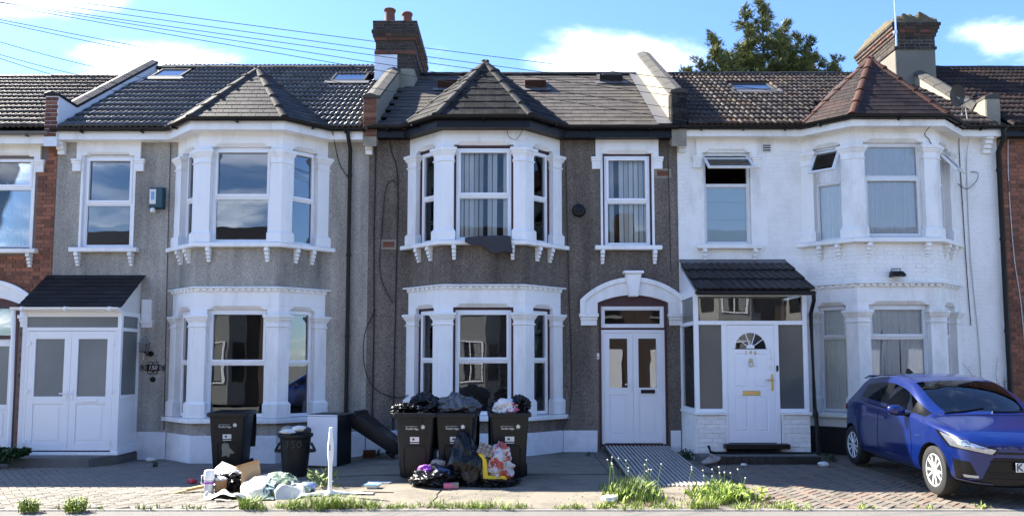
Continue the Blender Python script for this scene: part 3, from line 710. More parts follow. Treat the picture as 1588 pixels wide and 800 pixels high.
def chimney(h, x0, x1, y0, y1, levels, zb, pots, cap_m, render):
    """Stack: levels = (z0, z1, oversail, brick, mortar) courses; rendered base; clay pots."""
    body = MB().box(x0, x1, y0, y1, zb, levels[0][0]).build('chimney_stack', render, h, bevel=.012)
    for z0, z1, ov, bm_, mm in levels:
        MB().box(x0 - ov + .01, x1 + ov - .01, y0 - ov + .01, y1 + ov - .01, z0, z1).build('mortar_core', mm, body)
        n = max(1, round((z1 - z0) / .075)); ch = (z1 - z0) / n
        lay_bricks(brick_cells(x0 - ov, x1 + ov, z0, z1 + .001, [], ch), ((0, y0 - ov), (1, 0), (0, -1)), bm_, body, depth=.02, limit=400)
        lay_bricks(brick_cells(0, y1 - y0 + 2 * ov, z0, z1 + .001, [], ch), ((x1 + ov, y0 - ov), (0, 1), (1, 0)), bm_, body, depth=.02, limit=400)
        lay_bricks([(-u, w, z, hh) for u, w, z, hh in brick_cells(0, y1 - y0 + 2 * ov, z0, z1 + .001, [], ch)], ((x0 - ov, y0 - ov), (0, -1), (-1, 0)), bm_, body, depth=.02, limit=400)
    zt = levels[-1][1]; ov = levels[-1][2]; b = MB(); nx, ny = 22, 40
    g = [[(x0 - ov + .02 + (x1 - x0 + 2 * ov - .04) * i / nx, y0 - ov + .02 + (y1 - y0 + 2 * ov - .04) * j / ny) for i in range(nx + 1)] for j in range(ny + 1)]
    if cap_m == 'moss': hf = lambda x, y, e: zt + e * (.17 + .14 * abs(noise.noise(Vector((x * 3.1, y * 2.3, 1.7)))) + .10 * noise.noise(Vector((x * 9, y * 9, 4))))
    else: hf = lambda x, y, e: zt + e * (.05 + .02 * noise.noise(Vector((x * 5, y * 5, 1.7))))
    edge = lambda i, j: min(1, min(i, nx - i) * .45, min(j, ny - j) * .45)
    b.v = [(x, y, hf(x, y, edge(i, j)) - (.01 if edge(i, j) == 0 else 0)) for j, r in enumerate(g) for i, (x, y) in enumerate(r)]
    b.f = [(j * (nx + 1) + i, j * (nx + 1) + i + 1, (j + 1) * (nx + 1) + i + 1, (j + 1) * (nx + 1) + i) for j in range(ny) for i in range(nx)]
    b.build('flaunching', cap_m, body, smooth=True, angle=80)
    for (x, y, r, hh, lean) in pots:
        p = MB(); prof = [(r * 1.05, 0), (r * .98, .05), (r * .9, hh * .8), (r * .92, hh * .84), (r * 1.08, hh * .88), (r * 1.1, hh * .97), (r, hh), (r * .8, hh), (r * .75, hh * .5)]
        p.lathe(prof, (0, 0, 0), 16); o = p.build('chimney_pot', 'terracotta', body, smooth=True, angle=50); o.location = (x, y, zt + .03); o.rotation_euler = (0, lean, 0)
    return body

# ------------------------------------------------------------------ the five houses
X1, X2, X3, X4 = -8.54, -2.685, 3.105, 9.12
CB = {150: -4.87, 148: -.51, 146: 6.86}
H152 = thing('terraced_house', 'red brick house cut off by the left edge of the picture', 'house', (-10.5, 0, 0))
H150 = thing('terraced_house', 'light grey pebbledash house with white bay and glazed white porch', 'house', (-5.6, 0, 0))
H148 = thing('terraced_house', 'dark brown pebbledash house in the middle with arched white door hood', 'house', (0, 0, 0))
H146 = thing('terraced_house', 'white painted brick house with bay behind the blue car', 'house', (6, 0, 0))
H144 = thing('terraced_house', 'red brick house cut off by the right edge of the picture', 'house', (10.5, 0, 0))
for h in (H152, H150, H148, H146, H144): h.location = (0, 0, 0); h['group'] = 'houses of the terrace'

def door_leaf(F, u0, u1, z0, z1, n, parent, glazed, panel, handle=None, m='upvc', gm='frosted', th=.045, name='door', letter=None):
    """Panelled plastic door: frame members round a glazed light and a lower panel."""
    b = MB(); g0, g1, g2, g3 = glazed; p0, p1, p2, p3 = panel
    b.fbox(F, u0, g0, n - th, n, z0, z1); b.fbox(F, g1, u1, n - th, n, z0, z1); b.fbox(F, g0, g1, n - th, n, g3, z1); b.fbox(F, g0, g1, n - th, n, p3, g2); b.fbox(F, g0, g1, n - th, n, z0, p2)
    b.fbox(F, g0 + .0005, g1 - .0005, n - th, n - .014, p2 + .0005, p3 - .0005)
    if p1 - p0 > .2: b.fbox(F, p0 + .05, p1 - .05, n - .016, n - .006, p2 + .05, p3 - .05)
    d = b.build(name, m, parent, bevel=.004)
    MB().fbox(F, g0, g1, n - .03, n - .024, g2, g3).build('pane', gm, d)
    if handle:
        hu, hz, s = handle; k = MB(); k.fbox(F, hu - .016, hu + .016, n, n + .012, hz - .12, hz + .06); k.fbox(F, min(hu, hu + s * .11), max(hu, hu + s * .11) , n + .03, n + .046, hz - .008, hz + .012); k.fbox(F, hu - .008, hu + .008, n + .01, n + .045, hz - .008, hz + .012)
        k.build('handle', 'upvc', d, bevel=.003)
    if letter:
        lu, lz, lm = letter; MB().fbox(F, lu - .13, lu + .13, n, n + .012, lz - .035, lz + .035).build('letter_box', lm, d, bevel=.004)
    return d
def arch_hood(h, xc, dz, half=.96, pm='white_paint'):
    Z = lambda z: z + dz; inn = half - .305
    def arc(hw, zs, zc, n=16):
        r = (hw * hw + (zc - zs) ** 2) / (2 * (zc - zs)); a = math.asin(hw / r); return [(xc + r * math.sin(t), Z(zc - r) + r * math.cos(t)) for t in [-a + 2 * a * k / n for k in range(n + 1)]]
    def ring(o, i, y0, y1, name, leg0=2.52):
        outer = [(xc - o[0], Z(leg0))] + arc(*o) + [(xc + o[0], Z(leg0))]; inner = [(xc - i[0], Z(leg0))] + arc(*i) + [(xc + i[0], Z(leg0))]
        b = MB(); n = len(outer)
        b.v = [(x, y, z) for y in (y0, y1) for P in (outer, inner) for x, z in P]
        for k in range(n - 1):
            b.f += [(k, k + 1, n + k + 1, n + k), (2 * n + k, 3 * n + k, 3 * n + k + 1, 2 * n + k + 1), (k, 2 * n + k, 2 * n + k + 1, k + 1), (n + k, n + k + 1, 3 * n + k + 1, 3 * n + k)]
        b.f += [(0, n, 3 * n, 2 * n), (n - 1, 3 * n - 1, 4 * n - 1, 2 * n - 1)]
        return b.build(name, pm, h, bevel=.004)
    ring((half, 2.76, 3.17), (inn, 2.72, 2.86), -.055, .12, 'arch_hood'); ring((half + .02, 2.775, 3.19), (half - .07, 2.735, 3.105), -.095, -.054, 'arch_moulding')
    MB().loft([[(xc + a, y, Z(2.83)) for a, y in ((-.085, .02), (-.085, -.13), (.085, -.13), (.085, .02))], [(xc + a, y, Z(3.25)) for a, y in ((-.15, .02), (-.15, -.15), (.15, -.15), (.15, .02))]]).build('keystone', pm, h, bevel=.008)
    MB().box(xc - .185, xc + .185, -.19, .02, Z(3.25), Z(3.30)).build('keystone_cap', pm, h, bevel=.008)
    for s in (-1, 1):
        a, b_ = sorted((xc + s * (half + .035), xc + s * (inn - .015)))
        q = MB(); q.box(a, b_, -.10, .05, Z(2.455), Z(2.52)); q.box(a + .02, b_ - .02, -.075, .05, Z(2.40), Z(2.455)); q.box(a + .03, b_ - .03, -.055, .05, Z(2.30), Z(2.40)); q.build('impost', pm, h, bevel=.005)
def shell(h, x0, x1, z1, holes, m, split, im='interior'):
    w = wall_mesh(x0, x1, -.33, z1, holes).build('wall', m, h); rooms(h, x0, x1, split, im)
    return w
bay_holes = lambda c: [(c - 1.16, c + 1.16, .64, 2.84), (c - 1.16, c + 1.16, 3.74, 5.84)]

# --- house with the glazed porch (number 150)
c = CB[150]; dz = -.04
shell(H150, X1, X2, 5.95, bay_holes(c) + [(-8.06, -7.08, 3.74, 5.5)], 'dash_light', -6.7)
bay_floor(H150, c)
two = lambda z, s: [(z, s)] * 3
bay(H150, c, dz, 'dash_light', 'white_paint', {'win': [two(1.65, 'top'), two(4.625, 'top')]})
flat_window(H150, -8.07, -7.07, dz, 'white_paint', zt=4.63)
ez, rz = 5.94, 8.57; ap = (.15, 7.24)
roof(H150, X1 + .14, X2 - .13, ez, rz, 'roman', 'tile_grey', (c, ap[1]), [(-8.25, -7.45, 2.55, 3.5), (-4.15, -3.2, 2.25, 3.15)])
bay_roof(H150, c, ez, ap, (rz - ez) / (RY - EY), .24, .125, 'tile_bay', 'ridge_grey', 'tile')
gutter(H150, X1 + .02, X2 - .02, c, ez - .012, 'white_paint')
rooflight(H150, -8.2, -7.5, 3.72, 4.45, ez, rz); rooflight(H150, -4.05, -3.27, 3.35, 4.1, ez, rz)
parapet(H150, X1 + .0, [(-.27, 5.7), (-.27, 6.56), (.34, 6.54), (3.62, 8.72)], 'brick', 'render_white', 'slate_dark', th=.24)
for x in (X1 + .03, X2 - .06):
    b = MB()
    for i, (p, z0_, z1_) in enumerate(((.20, 5.74, 5.81), (.16, 5.66, 5.735), (.12, 5.58, 5.655), (.08, 5.50, 5.575))): b.box(x, x + .13, -p, 0, z0_, z1_)
    b.build('eaves_corbel', 'white_paint', H150, bevel=.006)
MB().box(X1 + .02, CB[150] - 1.45, -.03, .01, -.3, .36).build('plinth', 'plinth_white', H150, bevel=.006); MB().box(CB[150] + 1.45, X2, -.03, .01, -.3, .36).build('plinth', 'plinth_white', H150, bevel=.006)
downpipe(H150, [(-3.03, -.29, 5.88), (-3.03, -.29, 5.80), (-3.03, -.06, 5.60), (-3.03, -.06, 3), (-3.03, -.06, .0)], clips=[(-3.03, -.06, z) for z in (5.1, 3.6, 2.1, .7)])

# --- middle house (number 148)
c = CB[148]; dz = 0.
shell(H148, X2, X3, 5.98, bay_holes(c) + [(1.69, 2.63, 3.78, 5.56), (1.60, 2.86, .12, 2.86)], 'dash_dark', 1.35)
bay_floor(H148, c)
bay(H148, c, dz, 'dash_dark', 'white_paint', {'win': [two(1.65, 'top'), two(4.61, 'top')], 'margin': .034, 'gm': 'window_glass_clear'})
flat_window(H148, 1.67, 2.65, .0, 'white_paint', margin=.03, zt=4.63, gm='window_glass_clear')
ez, rz = 5.98, 8.42; ap = (.13, 7.36)
roof(H148, X2 + .14, X3 - .16, ez, rz, 'slate', 'slate', (c, ap[1]), [], gauge=.285)
bay_roof(H148, c, ez, ap, (rz - ez) / (RY - EY), .36, .20, 'felt', 'ridge_grey')
gutter(H148, X2 + .02, X3 - .02, c, ez - .012, 'black_plastic', fz=(5.775, 5.87))
rooflight(H148, .28, .74, 2.95, 3.75, ez, rz, tilt=.16, fm='ridge_brown'); rooflight(H148, 1.98, 2.5, 3.65, 4.35, ez, rz, tilt=.14, fm='slate_dark'); rooflight(H148, -1.62, -1.1, 2.95, 3.8, ez, rz, tilt=.16, fm='ridge_brown')
parapet(H148, X2 + .05, [(-.27, 5.7), (-.27, 6.52), (-.02, 6.60), (2.95, 8.36)], 'brick', 'render_cement', 'coping_stone', th=.25)
chimney(H148, -3.05, -2.18, 2.5, 4.6, [(8.15, 8.47, .0, 'brick_stock', 'mortar'), (8.47, 8.56, .025, 'brick_orange', 'mortar'), (8.56, 8.79, .0, 'brick_stock', 'mortar'), (8.79, 8.865, .03, 'brick_orange', 'mortar'), (8.865, 8.94, .06, ['brick_orange', 'brick_stock'], 'mortar'), (8.94, 9.015, .085, 'brick_stock', 'mortar'), (9.015, 9.23, .06, 'brick_stock', 'mortar')], 7.4,
        [(-2.78, 2.75, .125, .36, 0), (-2.43, 3.15, .12, .46, -.03), (-2.42, 3.7, .11, .36, 0), (-2.40, 4.2, .10, .30, 0)], 'felt', 'render_cement')
MB().box(-3.065, -2.56, 2.485, 2.53, 7.6, 8.46).build('rendered_patch', 'render_white', H148)
MB().add([(X3 - .42, EY, 6.02), (X3 - .15, EY, 6.02), (X3 - .15, 3.55, 8.45), (X3 - .34, 3.55, 8.45)], [(0, 1, 2, 3)]).build('flashing', 'lead', H148)
arch_hood(H148, 2.235, 0)
b = MB(); b.box(1.60, 1.645, -.01, .10, .12, 2.9); b.box(2.82, 2.86, -.01, .10, .12, 2.9); b.box(1.645, 2.82, .02, .10, 2.66, 2.9); b.box(1.645, 2.82, .02, .10, 2.222, 2.258); b.box(1.60, 2.86, -.03, .10, .06, .135); b.build('door_surround', 'maroon', H148)
window(FRONT, 1.648, 2.817, 2.26, 2.658, -.03, H148, None, fw=.055, sash='none', name='fanlight')
b = MB(); b.box(1.645, 1.70, .02, .08, .135, 2.222); b.box(2.765, 2.82, .02, .08, .135, 2.222); b.box(1.70, 2.765, .02, .08, 2.17, 2.222); b.build('door_frame', 'upvc', H148, bevel=.004)
door_leaf(FRONT, 1.702, 2.2305, .15, 2.168, -.03, H148, (1.80, 2.13, 1.16, 2.06), (1.80, 2.13, .28, 1.03), (2.185, 1.22, -1), gm='window_glass')
door_leaf(FRONT, 2.2335, 2.763, .15, 2.168, -.03, H148, (2.335, 2.665, 1.16, 2.06), (2.335, 2.665, .28, 1.03), None, gm='window_glass', letter=(2.50, 1.09, 'black_plastic'))
for a, e in ((CB[148] + 1.45, 1.56), (2.90, X3 - .02), (X2 + .02, CB[148] - 1.45)): MB().box(a, e, -.03, .01, -.2, .385).build('plinth', 'plinth_white', H148, bevel=.006)

# --- white house (number 146)
c = CB[146]; dz = .045
w146 = shell(H146, X3, X4, 5.98, bay_holes(c) + [(3.57, 4.49, 3.78, 5.56), (3.72, 4.72, .02, 2.5)], 'white_old', 5.2)
bay_floor(H146, c)
win = [[(2.02, 'top'), (2.02, 'top'), (2.02, 'top')], [(4.86, 'none', True), (4.90, 'bottom'), (4.86, 'none', True)]]
P146, FR146, LEN146 = bay(H146, c, dz, 'brick_white', 'white_old', {'win': win, 'plinth': 'black_paint', 'pt': .43, 'fm': 'upvc_old', 'gm': 'window_glass_clear', 'gm_all': True})
flat_window(H146, 3.56, 4.50, .02, 'white_old', fm='upvc_old', zt=4.92, sash='none', skip_top=True, gm='window_glass_clear')
cells = brick_cells(X3 + .01, c - 1.42, 2.55, 5.60, [(3.32, 4.76, 3.66, 5.6), (3.1, 5.2, 2.5, 3.40)])
cells += brick_cells(c + 1.43, X4 - .06, .35, 5.62, [])
lay_bricks(cells, FRONT, 'brick_white', w146, n=.005, depth=.008, limit=300, jitter=.001)
for i in range(3): lay_bricks(brick_cells(.0, LEN146[i], 3.06, 3.73, [], ch=.0765), FR146[i], 'brick_white', w146, n=-.004, depth=.012, limit=60, jitter=.002)
ez, rz = 5.99, 8.42; ap = (.12, 7.42)
roof(H146, X3 + .17, X4 - .15, ez, rz, 'roman', 'tile_brown', (c, ap[1]), [(4.75, 5.75, 2.05, 2.75)], rm='slate_dark')
bay_roof(H146, c, ez, ap, (rz - ez) / (RY - EY), .26, .115, 'tile_umber', 'ridge_brown', 'tile')
gutter(H146, X3 + .02, X4 - .02, c, ez - .012, 'white_old', fz=(5.80, 5.86))
rooflight(H146, 4.82, 5.72, 2.75, 3.4, ez, rz)
parapet(H146, X3 - .01, [(-.27, 5.7), (-.27, 6.62), (-.05, 6.68), (3.45, 8.86)], 'felt', 'render_cement', 'coping_stone', th=.27)
b = MB()
for i, (p, z0_, z1_) in enumerate(((.20, 5.78, 5.86), (.16, 5.70, 5.775), (.12, 5.62, 5.695), (.08, 5.54, 5.615))): b.box(X3 + .01, X3 + .15, -p, 0, z0_, z1_)
b.build('eaves_corbel', 'white_old', H146, bevel=.006)
b = MB()
for i, (p, z0_, z1_) in enumerate(((.20, 5.76, 5.84), (.16, 5.68, 5.755), (.12, 5.60, 5.675), (.08, 5.52, 5.595))): b.box(X4 - .30, X4 - .16, -p, 0, z0_, z1_)
b.build('eaves_corbel', 'white_old', H146, bevel=.006)
downpipe(H146, [(X4 - .03, -.28, 5.92), (X4 - .02, -.26, 5.75), (X4 - .02, -.08, 5.55), (X4 - .02, -.08, 2), (X4 - .02, -.08, -.02)], r=.045, clips=[(X4 - .02, -.08, z) for z in (5.2, 3.9, 2.2, .8)])
# open top-hung lights of the white house
def open_light(F, u0, u1, zt, h, n, tilt, parent, m='upvc_old', gm='window_glass_clear'):
    o, d, nn = F; b = MB(); f = .045; sn, cs = math.sin(tilt), math.cos(tilt)
    P = lambda u, s, k: (o[0] + d[0] * u + nn[0] * (n + s * sn + k * cs), o[1] + d[1] * u + nn[1] * (n + s * sn + k * cs), zt - s * cs + k * sn)
    def bar(a, c_, s0, s1, q): q.loft([[P(a, s0, -.02), P(c_, s0, -.02), P(c_, s1, -.02), P(a, s1, -.02)], [P(a, s0, .02), P(c_, s0, .02), P(c_, s1, .02), P(a, s1, .02)]])
    bar(u0, u0 + f, 0, h, b); bar(u1 - f, u1, 0, h, b); bar(u0 + f, u1 - f, 0, f, b); bar(u0 + f, u1 - f, h - f, h, b)
    s = b.build('opening_light', m, parent, bevel=.004); p = MB()
    p.loft([[P(u0 + f, f, -.003), P(u1 - f, f, -.003), P(u1 - f, h - f, -.003), P(u0 + f, h - f, -.003)], [P(u0 + f, f, .003), P(u1 - f, f, .003), P(u1 - f, h - f, .003), P(u0 + f, h - f, .003)]]); p.build('pane', gm, s)
    return s
for i in (0, 2): open_light(FR146[i], .225, LEN146[i] - .225, 5.50, .56, -.06, R(38), H146)
open_light(FRONT, 3.60, 4.46, 5.44, .42, .0, R(52), H146)

# --- brick houses at both edges
brick_wall_holes = [(-9.95, -8.93, 3.70, 5.56), (-10.7, -8.95, -.2, 2.9)]
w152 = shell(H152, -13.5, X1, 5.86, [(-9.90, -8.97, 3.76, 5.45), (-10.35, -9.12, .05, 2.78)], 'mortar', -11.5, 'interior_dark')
hs = [(-10.15, -8.72, 5.38, 5.9), (-9.97, -8.90, 3.60, 5.4), (-10.4, -9.08, -.2, 2.80)]
lay_bricks(sorted(brick_cells(-13.4, X1 - .005, .0, 5.80, hs), key=lambda q: -q[0]), FRONT, ['brick_red', 'brick_red', 'brick_red_dark'], w152, n=.010, depth=.014, limit=300)
flat_window(H152, -9.92, -8.95, -.06, 'white_old', fm='upvc', zt=4.95, sash='top')
arch_hood(H152, -9.74, -.03, half=.97, pm='white_paint')
b = MB(); b.box(-10.36, -10.30, -.01, .10, .05, 2.8); b.box(-9.18, -9.12, -.01, .10, .05, 2.8); b.box(-10.3, -9.18, .0, .10, 2.05, 2.12); b.box(-10.3, -9.18, .0, .10, 2.62, 2.9); b.build('door_surround', 'maroon', H152)
MB().box(-10.3, -9.18, .05, .06, 2.12, 2.62).build('fanlight', 'window_glass', H152)
door_leaf(FRONT, -9.78, -9.19, .08, 2.05, -.03, H152, (-9.68, -9.29, .85, 1.92), (-9.68, -9.29, .2, .75), None, gm='frosted'); door_leaf(FRONT, -10.29, -9.785, .08, 2.05, -.03, H152, (-10.2, -9.88, .85, 1.92), (-10.2, -9.88, .2, .75), None, gm='frosted')
roof(H152, -13.5, X1 - .13, 5.93, 8.36, 'roman', 'tile_brown', None, [], rm='slate_dark', limit=260)
gutter(H152, -13.5, X1 - .02, None, 5.86, 'white_old', gm='lead', fz=(5.66, 5.76))
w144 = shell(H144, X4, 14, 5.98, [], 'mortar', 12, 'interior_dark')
lay_bricks(sorted(brick_cells(X4 + .005, 13.9, .0, 5.80, []), key=lambda q: q[0] + (9 if q[2] < 1 else 0)), FRONT, ['brick_red_dark', 'brick_red_dark', 'brick_red'], w144, n=.010, depth=.014, limit=300)
roof(H144, X4 + .14, 14, 5.99, 8.57, 'roman', 'tile_umber', None, [], rm='slate_dark', limit=260)
gutter(H144, X4 + .02, 14, None, 5.975, 'black_plastic', fz=(5.80, 5.86))
parapet(H144, X4 - .02, [(.02, 5.7), (.02, 6.60), (.30, 6.60), (.45, 6.50), (3.4, 8.66)], 'render_cement', 'render_cement', 'coping_stone', th=.26, cop=.07)
chimney(H144, 8.56, 9.46, 2.5, 4.25, [(8.58, 8.655, .025, 'brick_stock', 'mortar_pale'), (8.655, 8.88, .0, 'brick_stock', 'mortar_pale'), (8.88, 8.955, .025, 'brick_sooty', 'mortar'), (8.955, 9.03, .05, ['brick_orange', 'brick_sooty'], 'mortar'), (9.03, 9.105, .075, 'brick_sooty', 'mortar'), (9.105, 9.18, .10, 'brick_stock', 'mortar')], 7.2, [], 'moss', 'render_grey')

# ------------------------------------------------------------------ front yards
def yard_sheet(name, x0, x1, y0, y1, m, nx, ny, drop=0., rough=0.):
    b = MB(); b.v = [(x0 + (x1 - x0) * i / nx, y0 + (y1 - y0) * j / ny, 0) for j in range(ny + 1) for i in range(nx + 1)]
    b.v = [(x, y, gh(x, y) - drop + rough * noise.noise(Vector((x * 1.7, y * 1.7, 3)))) for x, y, z in b.v]
    b.f = [(j * (nx + 1) + i, j * (nx + 1) + i + 1, (j + 1) * (nx + 1) + i + 1, (j + 1) * (nx + 1) + i) for j in range(ny) for i in range(nx)]
    return b.build(name, m, None, smooth=True, kind='structure')
yard_l = yard_sheet('yard_left', -9.1, -3.3, YE, .1, 'paver_joint', 8, 8, drop=.014)
yard_m = yard_sheet('yard_middle', -3.3, 3.12, YE, .1, 'concrete', 34, 26, rough=.012)
yard_r = yard_sheet('yard_right', 3.12, 9.4, YE, .1, 'paver_joint', 8, 8, drop=.014)
yard_far_left = yard_sheet('yard_far_left', -14, -9.1, YE, .1, 'concrete', 8, 8)
yard_far_right = yard_sheet('yard_far_right', 9.4, 14, YE, .1, 'concrete', 8, 8)
# worn edging strip between yards and pavement
MB().box(-14, 14, YE - .10, YE, -.3, gz(YE) + .002).build('edging', 'kerb_stone', None, kind='structure', bevel=.01)
def pave(parent, x0, x1, y0, y1, mats, a=R(45), limit=300, bw=.2, bh=.1):
    """Herringbone block paving, each block with its own edges."""
    mes = {m: brick_block(bw - .008, bh - .008, .05, m) for m in set(mats)}
    ca, sa = math.cos(a), math.sin(a); cx, cy = (x0 + x1) / 2, (y0 + y1) / 2; cells = []
    n = 46
    for i in range(-n, n):
        for j in range(-n, n):
            # herringbone: one horizontal and one vertical block per step
            for k in (0, 1):
                px, py = (i * bh + j * bw, i * bh - j * bw)
                if k == 0: ux, uy, r = px + bw / 2, py + bh / 2, 0
                else: ux, uy, r = px + bh / 2, py + bh + bw / 2, math.pi / 2
                X, Y = cx + ux * ca - uy * sa, cy + ux * sa + uy * ca
                if x0 + .02 < X < x1 - .02 and y0 + .05 < Y < y1 - .02: cells.append((X, Y, r + a))
    seen = set(); cells = [c_ for c_ in cells if not ((round(c_[0], 2), round(c_[1], 2)) in seen or seen.add((round(c_[0], 2), round(c_[1], 2))))]
    cells.sort(key=lambda q: q[1] + rnd.uniform(-.05, .05)); rest = {m: MB() for m in set(mats)}
    for q, (X, Y, r) in enumerate(cells):
        m = rnd.choice(mats); z = gh(X, Y) + rnd.uniform(-.003, .002)
        if q < limit:
            o = link('paving_block', mes[m], None, parent); o.location = (X, Y, z); o.rotation_euler = (R(rnd.uniform(-.8, .8)), R(rnd.uniform(-.8, .8)), r)
        else:
            d = (math.cos(r), math.sin(r)); F = ((X, Y), d, (d[1], -d[0])); b = rest[m]; w2, h2 = bw / 2 - .004, bh / 2 - .004
            P = lambda u, k, zz: (X + d[0] * u + d[1] * k, Y + d[1] * u - d[0] * k, zz)
            b.loft([[P(-w2, h2, z - .03), P(w2, h2, z - .03), P(w2, -h2, z - .03), P(-w2, -h2, z - .03)], [P(-w2, h2, z - .006), P(w2, h2, z - .006), P(w2, -h2, z - .006), P(-w2, -h2, z - .006)],
                    [P(-w2 + .006, h2 - .006, z), P(w2 - .006, h2 - .006, z), P(w2 - .006, -h2 + .006, z), P(-w2 + .006, -h2 + .006, z)]])
    for m, b in rest.items():
        if b.v: b.build('paving_blocks', m, parent, kind='stuff')
def brick_block(w, h, d, m):
    c = .006; b = MB()
    R_ = lambda s, z: [(-w / 2 + s, -h / 2 + s, z), (w / 2 - s, -h / 2 + s, z), (w / 2 - s, h / 2 - s, z), (-w / 2 + s, h / 2 - s, z)]
    b.loft([R_(0, -d), R_(0, -c), R_(c, 0)]); me = b.mesh('paving_block'); me.materials.append(MATS[m]); return me
pave(yard_l, -9.0, -3.32, YE, -.02, ['paver_grey'] * 5 + ['paver_buff'], a=R(38))
pave(yard_r, 3.14, 9.3, YE, -.02, ['paver_buff', 'paver_buff', 'paver_red'], a=R(45))
# cracked slabs: saw cuts in the concrete
for (xa, ya, xb, yb) in ((-3.2, -2.6, 3.1, -2.45), (-.9, -2.5, -1.0, YE), (1.45, -.1, 1.5, YE)):
    pts = [(xa + (xb - xa) * t / 14 + rnd.uniform(-.015, .015), ya + (yb - ya) * t / 14 + rnd.uniform(-.015, .015)) for t in range(15)]
    MB().tube([(x, y, gh(x, y) + .001) for x, y in pts], .008, 4).build('slab_joint', 'paver_joint', yard_m)

# ------------------------------------------------------------------ ribbed ramp to the middle door
ramp = thing('access_ramp', 'ribbed metal ramp sloping up to the arched double door', 'ramp', (0, 0, 0))
for y0, y1 in ((-.10, -1.72), (-1.74, -3.50)):
    zt = lambda y: .105 + (y + .10) / 3.4 * .185 - .0
    b = MB(); n = 18; x0, x1 = 1.66, 2.83; prof = []
    for i in range(n):
        a = x0 + (x1 - x0) * i / n; s = (x1 - x0) / n
        b.loft([[(a + s * .42, y, zt(y) - .005), (a + s * .47, y, zt(y) + .022), (a + s * .93, y, zt(y) + .022), (a + s * .98, y, zt(y) - .005)] for y in (y0 - .01, y1 + .01)])
    pn = MB().loft([[(x0, y, zt(y) - .03), (x1, y, zt(y) - .03), (x1, y, zt(y)), (x0, y, zt(y))] for y in (y0, y1)]).build('ramp_panel', 'slate_dark', ramp)
    b.build('ribs', 'ramp_metal', pn, kind='stuff')
MB().box(1.62, 2.87, -.12, .05, gz(0) - .1, .10).build('threshold', 'step_stone', ramp, bevel=.01)

# ------------------------------------------------------------------ white glazed porch (150)
p150 = thing('entrance_porch', 'white glazed double-door porch with slate lean-to roof on the light grey house', 'porch', (0, 0, 0))
Yf = -.70; xl, xr = -8.60, -6.86; F0 = ((0, Yf), (1, 0), (0, -1)); FS = ((xr, Yf), (0, 1), (1, 0)); FL = ((xl, Yf), (0, 1), (1, 0))
MB().box(xl - .02, xr + .03, Yf - .03, 0, .02, .075).build('base_sill', 'upvc', p150, bevel=.006)
b = MB(); b.box(xl, xl + .07, Yf, Yf + .07, .075, 2.52); b.box(xr - .07, xr, Yf, Yf + .07, .075, 2.52); b.box(xl + .07, xr - .07, Yf + .001, Yf + .07, 2.42, 2.52); b.box(xl + .07, xr - .07, Yf + .001, Yf + .07, 2.17, 2.235); b.box(xl + .07, xl + .12, Yf + .003, Yf + .06, .075, 2.17); b.box(xr - .12, xr - .07, Yf + .003, Yf + .06, .075, 2.17)
b.box(xr - .07, xr - .002, -.06, 0, .075, 2.52); b.box(xr - .06, xr, Yf + .07, -.06, .98, 1.05); b.box(xr - .06, xr, Yf + .07, -.06, 2.17, 2.235); b.box(xr - .06, xr, Yf + .07, -.06, 2.44, 2.52); b.box(xr - .06, xr, Yf + .07, -.06, .075, .16)
b.box(xl, xl + .06, Yf + .07, 0, .075, 2.52)
b.build('frame', 'upvc', p150, bevel=.005)
MB().box(xl + .07, xr - .07, Yf + .03, Yf + .036, 2.235, 2.42).build('transom_pane', 'frosted', p150)
MB().box(xr - .035, xr - .03, Yf + .07, -.06, 1.05, 2.17).build('side_pane', 'frosted', p150); MB().box(xr - .035, xr - .03, Yf + .07, -.06, 2.235, 2.44).build('side_pane', 'frosted', p150); MB().box(xr - .035, xr - .012, Yf + .07, -.06, .16, .98).build('side_panel', 'upvc', p150, bevel=.004)
mid = (xl + .12 + xr - .12) / 2
for u0, u1, hd, let in ((xl + .122, mid - .002, (mid - .05, 1.08, -1), None), (mid + .002, xr - .122, (mid + .05, 1.08, -1), (mid + .36, .965, 'upvc_old'))):
    d = door_leaf(F0, u0, u1, .10, 2.165, -.004, p150, (u0 + .12, u1 - .12, 1.03, 2.03), (u0 + .12, u1 - .12, .22, .90), hd, letter=let)
    hx = u0 + .012 if hd[0] == mid - .05 else u1 - .012
    for z in (.25, 1.12, 1.95): MB().fbox(F0, hx - .03, hx + .03, -.002, .016, z - .035, z + .035).build('hinge', 'upvc', d, bevel=.004)
    if let: MB().fbox(F0, mid + .36 - .125, mid + .36 + .125, .006, .0095, .965 - .028, .965 + .028).build('letter_flap', 'upvc', d)
MB().box(xl + .07, xr - .07, -.03, -.012, .1, 2.15).build('inner_door', 'interior_dark', p150)
# lean-to roof of the porch
ra, rb = Vector((xl - .02, Yf - .14, 2.60)), Vector((xl + .05, -.02, 3.215)); RW = 1.80
rs = MB().loft([[(xl + .02, Yf - .10, 2.55), (xr, Yf - .10, 2.55), (xr, .0, 3.17), (xl + .02, 0, 3.17)], [(xl + .02, Yf - .10, 2.58), (xr, Yf - .10, 2.58), (xr, 0, 3.20), (xl + .02, 0, 3.20)]]).build('roof', 'slate_dark', p150)
v = (Vector((0, 0, 3.215)) - Vector((0, Yf - .14, 2.57))); L = v.length; v.normalize(); wv = Vector((0, -v.z, v.y)); nr = 8; g = L / nr
sm = MB().loft([[(.002, 0, 0), (.296, 0, 0), (.296, g * 1.3, -.004), (.002, g * 1.3, -.004)], [(.002, 0, .016), (.296, 0, .016), (.296, g * 1.3, .004), (.002, g * 1.3, .004)]]).mesh('slate'); sm.materials.append(MATS['slate_dark'])
